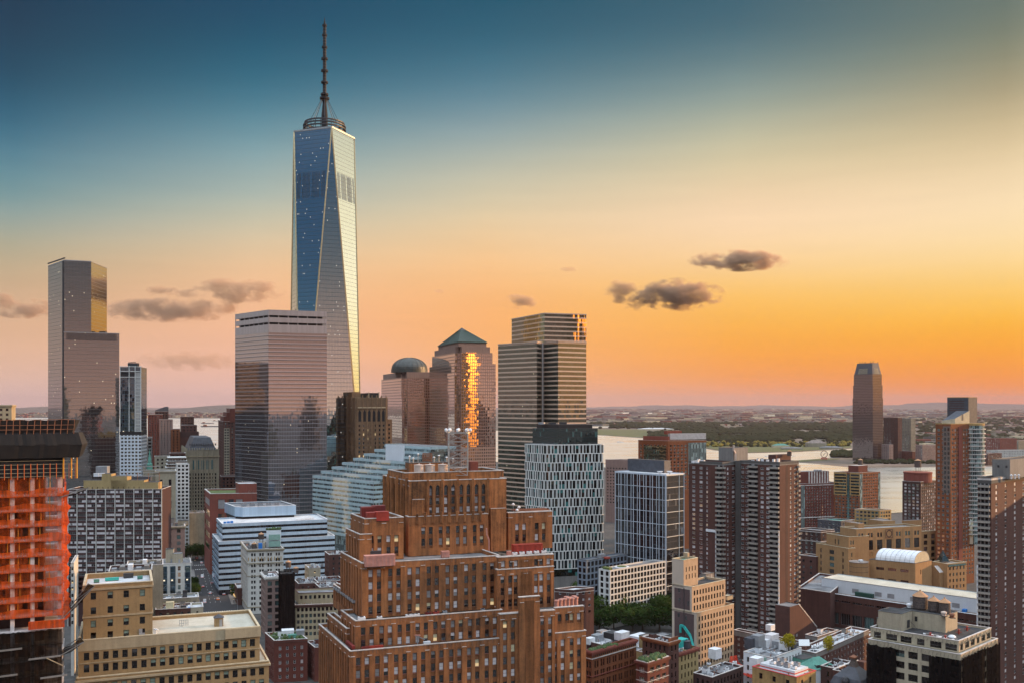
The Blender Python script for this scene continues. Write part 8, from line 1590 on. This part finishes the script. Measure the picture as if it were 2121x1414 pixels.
# ------------------------------------------------------------------ towers across the river
def across():
    Y = 2294; b = Bld('office_tower', 'lone tall mauve glass tower with tapering top across the river', 'skyscraper', loc=(wx(1808, Y), Y + 25, 0)); z0 = 0
    T = ((1766, 1808, 1829, 824), (1767, 1808, 1828, 797), (1768.5, 1807.5, 1826.5, 774))
    for k, (l, c, r_, py) in enumerate(T):
        fp = footprint(c, Y + k * 1.5, l, r_, 120, 28); zt = wz(py, Y)
        for i in range(4): b.flat(Face(fp[i], fp[(i + 1) % 4]), z0, zt, 'gl_js', 'facade')
        b.mb('roof').poly([(*p, zt) for p in fp], 'roof_brown'); z0 = zt - .1
    q = offs(fp, -.8); zt = wz(750.5, Y); q2 = offs(fp, -5.5)
    for i in range(4):
        j = (i + 1) % 4; b.mb('crown').poly([(*q[i], z0), (*q[j], z0), (*q2[j], zt), (*q2[i], zt)], 'slate')
        f = Face(tuple(Vector(q[i]).lerp(Vector(q2[i]), .15)), tuple(Vector(q[j]).lerp(Vector(q2[j]), .15)))
        for k in range(7): zz = z0 + 2 + k * 1.9; t = (zz - z0) / (zt - z0); A, B_ = Vector(q[i]).lerp(Vector(q2[i]), t), Vector(q[j]).lerp(Vector(q2[j]), t); g = Face(tuple(A), tuple(B_)); b.mb('crown_louvre').bar(g.p(g.L * .2, zz, .25), g.p(g.L * .72, zz, .25), .8, 'cop_tan')
    b.mb('crown').poly([(*p, zt) for p in q2], 'roof_tar'); r = random.Random(1)
    for k in range(14): p = Vector(q2[1]).lerp(Vector(q2[2] if k > 7 else q2[0]), r.random()); b.mb('crown').bar((p.x, p.y, zt), (p.x, p.y, zt + r.uniform(2, 5)), .7, 'dark_metal')
    b.fin()
    def t2(lb, px, Y, pl, pr, py, wall, **k):
        d = dict(al=118, ar=26, fh=3.6, ww=2.2, wh=2.0, pitch=4.2, style='single', panes=PANT, pyb=965, name='apartment_tower', cat='tower'); d.update(k); b = block(lb, px, Y, pl, pr, py, wall, **d); b.fin(100)
    t2('brick apartment tower right of the lone mauve tower', 1860, 2330, 1830, 1868, 864, 'brownbrick'); t2('grey-green apartment tower behind the brick one across the river', 1887, 2360, 1857, 1896, 866, 'creamdark'); t2('low stone block at the foot of the lone mauve tower', 1842, 2280, 1826, 1850, 920, 'pinkbrick'); t2('red lower wing under the grey-green tower', 1890, 2310, 1868, 1896, 934, 'redbrick')
    t2('pink block with dense square windows beside the orange tower across the river', 1911, 2260, 1909, 1940, 921, 'pinkbrick', wl=20, frame='fr_brown'); t2('dark low block behind the pink square-windowed block', 1897, 2420, 1895, 1912, 926, 'brownbrick', wl=20)
    t2('long reddish office block in the haze, right of the orange tower', 2072, 2500, 2040, 2106, 907, 'rust', al=150, ar=18); t2('white striped office block across the river at the right', 2068, 2200, 2064, 2140, 932, 'whitestone', wl=30, ar=12); t2('grey haze-dimmed block at the right edge across the river', 2110, 2600, 2107, 2150, 912, 'creamdark', wl=25); t2('brown waterside block behind the orange tower', 2046, 2150, 2036, 2075, 938, 'brownbrick', wl=25)
across()
# ------------------------------------------------------------------ street, cars, trees
def street():
    d = Vector((math.cos(R(110)), math.sin(R(110)))); n = Vector((d.y, -d.x)); O = Vector((wx(452, 625), 625)); 
    def S(u, v): p = O + d * u + n * v; return (p.x, p.y)
    def strip(name, u0, u1, v0, v1, z, mat): return sheet(name, [S(u0, v0), S(u0, v1), S(u1, v1), S(u1, v0)], z, mat)
    strip('road', -130, 640, -10, 10, .004, 'asphalt')
    for u in (15, 190): strip('road', u - 9, u + 9, -220, 220, .008, 'asphalt')
    m = MB()
    for u0, u1 in ((-130, 4), (26, 180), (200, 640)):
        for v0, v1 in ((-14.5, -10), (10, 14.5)): m.prism([S(u0, v1), S(u1, v1), S(u1, v0), S(u0, v0)], .0, .14, 'concrete')
    tag(m.build('pavement'), kind='structure'); m = MB()
    for u in (3, 178, 200):
        for k in range(13): a = -9 + k * 1.45; m.poly([(*S(u, a), .013), (*S(u, a + .7), .013), (*S(u + 3.4, a + .7), .013), (*S(u + 3.4, a), .013)], 'line_white')
    for v in (-3.4, 0, 3.4):
        for k in range(60):
            u = -120 + k * 12
            if not (0 < u < 30 or 172 < u < 208): m.poly([(*S(u, v), .012), (*S(u, v + .18), .012), (*S(u + 4, v + .18), .012), (*S(u + 4, v), .012)], 'line_white')
    tag(m.build('road_markings'), kind='structure')
    def car(u, v, body, label, van=False, rot=0):
        x, y = S(u, v); b = Bld('car', label, 'car', loc=(x, y, .01)); L_, w = (5.2, 2.0) if van else (4.5, 1.8); e, s_ = d, n
        if rot: e, s_ = n, -d
        def pr(us, m_, mat):
            for (a, za), (c, zc) in zip(us, us[1:]): m_.poly([(*(O * 0 + Vector((x, y)) + e * a - s_ * w / 2), za), (*(Vector((x, y)) + e * a + s_ * w / 2), za), (*(Vector((x, y)) + e * c + s_ * w / 2), zc), (*(Vector((x, y)) + e * c - s_ * w / 2), zc)], mat)
            for sg in (-1, 1): m_.poly([(*(Vector((x, y)) + e * a + s_ * sg * w / 2), za) for a, za in us][::sg], mat)
        h = 2.0 if van else .95
        pr([(-L_ / 2, .3), (-L_ / 2, .85), (L_ / 2 - .1, .8), (L_ / 2, .55), (L_ / 2, .3), (-L_ / 2, .3)], b.mb('body'), body)
        pr([(-L_ * .38, .85), (-L_ * .3, h + .45), (L_ * .1, h + .45), (L_ * .28, .82)], b.mb('cabin'), body if van else 'gl_dark'); b.mb('cabin').box(x - e.x * .4, y - e.y * .4, h + .45, L_ * .34, w * .9, .06, body, math.atan2(e.y, e.x))
        for a in (-1, 1):
            for sg in (-1, 1): p = Vector((x, y)) + e * a * L_ * .31 + s_ * sg * w * .44; mm = MB(); mm.bar((*(p - s_ * .12), .33), (*(p + s_ * .12), .33), .62, 'black'); mm.build('wheel', b.root, b.o)
        for sg in (-1, 1): p = Vector((x, y)) - e * (L_ / 2 + .02) + s_ * sg * w * .36; mm = MB(); mm.box(p.x, p.y, .6, .35, .1, .2, 'tail_red', math.atan2(s_.y, s_.x)); mm.build('tail_light', b.root, b.o)
        b.fin()
    CARS = ((-14, 7, 'car_red', 'red car waiting behind the crosswalk under the ornate white building', 0), (-13, -4, 'car_black', 'black car in the middle lane before the crosswalk', 0), (38, -7, 'white_paint', 'white van parked past the crosswalk', 1), (46, 2, 'car_orange', 'orange taxi in the middle of the avenue past the crosswalk', 0), (62, 7, 'slate', 'slate grey car at the right kerb of the avenue', 0), (70, -2, 'white_paint', 'white car mid-avenue behind the orange taxi', 0), (86, 4, 'car_black', 'black car mid-avenue further up', 0), (98, -6, 'car_red', 'red car at the left kerb further up the avenue', 0), (112, 1, 'grey_metal', 'silver car halfway up the avenue', 0), (126, 6, 'car_orange', 'yellow-orange taxi halfway up the avenue', 0), (140, -5, 'white_paint', 'white box van halfway up the avenue', 1), (158, 2, 'slate', 'dark car before the second crossing', 0), (212, -3, 'white_paint', 'white car past the second crossing', 0), (226, 4, 'car_black', 'black car past the second crossing', 0), (240, -6, 'grey_metal', 'silver car far up the avenue', 0), (262, 3, 'white_paint', 'white bus far up the avenue', 1))
    for u, v, mt, lb, van in CARS: car(u, v, mt, lb, bool(van))
    for k, (u, v) in enumerate(((-3, 12), (27, -12), (27, 12), (60, 12), (95, -12), (130, 12), (170, -12))):
        x, y = S(u, v); a = Bld('street_lamp', 'tall grey street lamp with curved arm on the avenue kerb', 'street lamp', loc=(x, y, .14), group='street lamps on the avenue'); q = n * (-1 if v > 0 else 1); a.mb('pole').lathe(x, y, [(.14, .14), (.09, 8.5)], 'grey_metal', 8); a.mb('arm').bar((x, y, 8.4), (x + q.x * 2.4, y + q.y * 2.4, 9), .12, 'grey_metal'); a.mb('lamp_head').box(x + q.x * 2.4, y + q.y * 2.4, 8.9, .9, .4, .2, 'lit_warm' if k % 2 == 0 else 'grey_metal', 1.9); a.fin()
    x, y = S(34, 14); a = Bld('shop_awning', 'warm lit shop canopy at the foot of the dark buildings', 'canopy', loc=(x, y, .1)); a.mb('canopy').box(x, y, 3.4, 3, 9, .5, 'tanstone', R(20)); a.mb('lit_sign').box(x - 1.6, y - .6, 4.0, .3, 7, 1.1, 'lit_amber', R(20)); a.mb('post').bar((x - 1, y - 4, .1), (x - 1, y - 4, 3.4), .2, 'dark_metal'); a.fin()
    return S
plain('asphalt', (.045, .045, .048), .9, var=.25); plain('line_white', (.62, .62, .60), .8); plain('car_red', (.35, .02, .02), .3); plain('car_black', (.02, .02, .022), .25); plain('car_orange', (.62, .22, .02), .35); emit('tail_red', (1, .08, .03), 1.5); emit('lit_amber', (1, .62, .2), 1.6)
ST = street()
TREE_ME = {}
def tree(x, y, z, h, w, label, group, mat='leaf', seed=0, name='tree', n=1500):
    key = (mat, seed % 4, n)
    if key not in TREE_ME:
        r = random.Random(seed % 4 + len(mat)); m = MB(); lobes = [(r.uniform(-.28, .28), r.uniform(-.28, .28), r.uniform(.42, .86), r.uniform(.16, .28)) for _ in range(9)] + [(0, 0, .62, .36)]
        for k in range(n):
            a, b_, c, rad = lobes[k % len(lobes)]; v = Vector((r.gauss(0, 1), r.gauss(0, 1), r.gauss(0, 1))).normalized() * rad * r.uniform(.72, 1.06); p = Vector((a, b_, c)) + v
            if p.z < .26: continue
            nn = (v.normalized() + Vector((r.uniform(-.6, .6), r.uniform(-.6, .6), r.uniform(-.3, .8)))).normalized(); t = nn.orthogonal().normalized(); s = nn.cross(t); sz = r.uniform(.022, .052); an = r.random() * 6.28; t2 = t * math.cos(an) + s * math.sin(an); s2 = nn.cross(t2)
            m.poly([p + t2 * sz, p + s2 * sz * .8, p - t2 * sz, p - s2 * sz * .8], mat)
        tr = MB(); tr.lathe(0, 0, [(.035, 0), (.026, .3), (.012, .62)], 'bark', 7)
        for k in range(6): a = k * 1.05; tr.bar((0, 0, .26 + .05 * k), (.22 * math.cos(a), .22 * math.sin(a), .5 + .05 * k), .02, 'bark')
        a_, b2 = m.build('crown'), tr.build('trunk'); TREE_ME[key] = (a_.data, b2.data); bpy.data.objects.remove(a_); bpy.data.objects.remove(b2)
    root = bpy.data.objects.new(name, None); COL.objects.link(root); root.location = (x, y, z); root.rotation_euler = (0, 0, seed * 1.7); root.scale = (w, w, h); tag(root, label, 'tree', group)
    for nm, me in zip(('crown', 'trunk'), TREE_ME[key]): o = bpy.data.objects.new(nm, me); COL.objects.link(o); o.parent = root
rr = random.Random(31); k = 0
for Y in (575, 592, 610, 628, 646, 662):
    for j in range(7):
        px = 1206 + j * 31 + rr.uniform(-9, 9) + (Y % 3) * 5
        if px > 1398 or (Y > 640 and px > 1330): continue
        hh = rr.uniform(13, 18.5); row = ('front', 'front', 'middle', 'middle', 'rear', 'rear')[(Y - 575) // 17 if Y < 660 else 5]
        tree(wx(px, Y), Y + rr.uniform(-4, 4), 0, hh, rr.uniform(13, 18), 'leafy green tree in the ' + row + ' rows of the small park below the framed tower', 'park trees, ' + row + ' rows', 'leaf', k); k += 1
for i, (px, Y, h, w, z, lb) in enumerate(((1768, 492, 9, 10, 0, 'round green tree left of the netted stone block'), (1786, 500, 9, 11, 0, 'darker green tree close to the netted stone block corner'), (1750, 505, 8, 9, 0, 'smaller green tree behind the white roofed row'), (2005, 600, 16, 12, 0, 'pointed sunlit tree beside the gabled tan block'), (2022, 596, 11, 12, 0, 'dark green tree at the foot of the edge tower'))): tree(wx(px, Y), Y, z, h, w, lb, None, 'leaf', i)
tree(wx(1634, 428), 428, wz(1362, 412) - 1, 8.5, 7.5, 'bright yellow-green tree on the roof of the pale grey building', None, 'leaf_yellow', 1); tree(wx(1716, 440), 440, 21, 9, 6, 'yellow-leaved tree beside the white roofed row', None, 'leaf_yellow', 2)
for i, (u, v) in enumerate(((52, -13), (66, -13), (80, -13), (92, -13), (44, 13.2), (74, 13.2), (88, 13.2), (104, 13.2), (232, -16), (244, -14), (250, 14))): tree(*ST(u, v), 0, rr.uniform(9, 12), rr.uniform(7, 9.5), 'dark street tree on the ' + ('left' if v < 0 else 'right') + ' kerb of the avenue', 'street trees, ' + ('left' if v < 0 else 'right') + ' kerb', 'leaf', i)
for i in range(5): tree(wx(396 + i * 7, 840), 838 + i % 2 * 5, 0, 14, 10, 'dark street tree before the bronze-glass low building', 'trees before the bronze building', 'leaf', i)
for i, (px, Y) in enumerate(((1465, 461), (1476, 465))): tree(wx(px + 10, Y), Y + 12, wz(1269, 447) - .9, 3.6, 3.4, 'small round potted tree on the peach loft lower terrace', 'potted trees on the peach loft', 'leaf', i, 'potted_tree', 300)
# ------------------------------------------------------------------ clouds: real puffs of vapour far away, above the haze
def cloudmat():
    n = NT('cloud_vapour'); tc = n.n('ShaderNodeTexCoord'); o = tc.outputs['Object']; geo = n.n('ShaderNodeNewGeometry').outputs['Position']
    # soft ellipsoid falloff in each cloud's own unit space, eaten away by noise
    r = n.n('ShaderNodeVectorMath', {0: o}, operation='LENGTH').outputs['Value']
    z1 = n.noise(n.mapping(geo, (.0062, .0062, .0105)), 1.0, 6, .62)
    f = n.math('SUBTRACT', n.math('ADD', n.math('SUBTRACT', 1.0, r), n.math('MULTIPLY', n.math('SUBTRACT', z1, .5), 4.2)), .16)
    den = n.math('MULTIPLY', n.rng(f, 0, .55, 0, 1), n.rng(r, .86, 1.0, 1, 0))
    dn = n.n('ShaderNodeAttribute', attribute_type='OBJECT', attribute_name='thickness').outputs['Fac']
    v = n.n('ShaderNodeVolumePrincipled', {'Color': (.98, .60, .38), 'Density': n.math('MULTIPLY', den, dn), 'Anisotropy': .2})
    n.t.links.new(v.outputs[0], n.out.inputs['Volume']); return n.m
cloudmat()
CL = MB(); N, K = 16, 8
for j in range(K):
    for i in range(N):
        q = []
        for a, c in ((i, j), (i + 1, j), (i + 1, j + 1), (i, j + 1)): th, ph = 2 * math.pi * a / N, math.pi * c / K; q.append((math.sin(ph) * math.cos(th), math.sin(ph) * math.sin(th), -math.cos(ph)))
        CL.poly(q if 0 < j < K - 1 else (q[:1] + q[2:] if j == 0 else q[:3]), 'cloud_vapour')
def cloud(px, py, w, h, label, th, Y=9000, group=None, depth=None):
    x, z = wx(px, Y), wz(py, Y); k = Y / F
    o = CL.build('cloud'); me = o.data
    o.location = (x, Y, z); o.scale = (w * k * .54, (depth or w * .5) * k / 2, h * k * .60); th *= 1.15; o['thickness'] = th; tag(o, label, 'cloud', group)
cloud(1405, 611, 190, 62, 'largest brown cloud, right of the pair above the low horizon', .018)
cloud(1288, 610, 76, 58, 'ragged brown cloud left of the largest cloud', .014)
cloud(1330, 632, 60, 26, 'small wisp below and between the two brown clouds', .010)
cloud(1535, 540, 215, 40, 'long thin brown cloud, highest in the orange sky', .018)
cloud(1072, 625, 86, 30, 'small brown cloud over the banded tower', .014)
cloud(490, 603, 200, 50, 'mauve pink cloud left of the tallest tower', .007)
cloud(335, 604, 76, 24, 'small mauve cloud between the left towers', .009); cloud(385, 610, 44, 18, 'tiny mauve cloud beside the small mauve one', .009)
cloud(350, 643, 300, 46, 'long grey mauve cloud bank between the left towers', .007); cloud(50, 640, 150, 40, 'grey cloud bank behind the far-left tower at the picture edge', .008); cloud(10, 619, 62, 24, 'small rosy cloud at the left picture edge', .008); cloud(400, 746, 260, 40, 'faint low pale cloud streak left of the striped tower', .0018, 14000)
cloud(1176, 558, 40, 10, 'tiny orange cloud wisp above the banded tower', .008); cloud(1005, 553, 36, 9, 'tiny cloud wisp right of the tallest tower', .006); cloud(915, 604, 34, 10, 'tiny faint wisp above the domed tower', .006)
# ------------------------------------------------------------------ air
hz = MB(); x0, x1, y0, y1, z0, z1 = -44000, 44000, -8000, 47500, -1.0, 546.0
hz.prism([(x0, y0), (x1, y0), (x1, y1), (x0, y1)], z0, z1, 'haze_air'); 
n = NT('haze_air'); v = n.n('ShaderNodeVolumePrincipled', {'Color': (.66, .52, .55), 'Density': 2.0e-5, 'Anisotropy': .0}); n.t.links.new(v.outputs[0], n.out.inputs['Volume'])
tag(hz.build('haze'), kind='stuff')

# ------------------------------------------------------------------ neighbouring towers outside the frame: they shade and are mirrored in the glass; the gold reflector is added
def _gm():
    n = NT('gold_mirror'); return n.done(n.n('ShaderNodeBsdfGlossy', {0: (.62, .34, .09), 'Roughness': .26}).outputs[0])
_gm()
def beyond():
    r = random.Random(77)
    def tw(x, y, w, d, h, mat, rot, label, group=None):
        b = Bld('office_tower', label, 'tower', loc=(x, y, 0), group=group); b.mb('facade').box(x, y, 0, w, d, h * .82, mat, rot, 'roof_tar'); b.mb('upper_tier').box(x, y, h * .82, w * .7, d * .7, h * .18, mat, rot, 'roof_tar'); b.fin()
    tw(365, 490, 26, 40, 108, 'brownbrick', R(43), 'brown brick apartment tower just outside the picture, beyond the edge tower')
    tw(-622, 1035, 70, 110, 192, 'gl_darkfar', R(20), 'dark office tower outside the picture, mirrored in the striped tower side')
    tw(522, 330, 32, 30, 290, 'gold_mirror', R(-20), 'tall mirror-glass tower outside the picture, flashing gold in the pyramid tower')  # added reflector, never in view, tinted to throw gold into the facade
    for i in range(26):
        a = r.uniform(95, 265); d = r.uniform(260, 1500); h = r.uniform(70, 150) if i % 3 else r.uniform(150, 250); x, y = d * math.sin(R(a)), d * math.cos(R(a))
        if abs(x) < 60 and y > -150: continue
        tw(x, y, r.uniform(28, 60), r.uniform(28, 55), h, ('brownbrick', 'gl_darkfar', 'creamdark', 'gl_office', 'darkbrick')[i % 5], R(20 + 23 * (i % 2)), 'city tower behind the viewpoint, seen only mirrored in the glass facades', 'mirrored towers behind the viewpoint')
beyond()
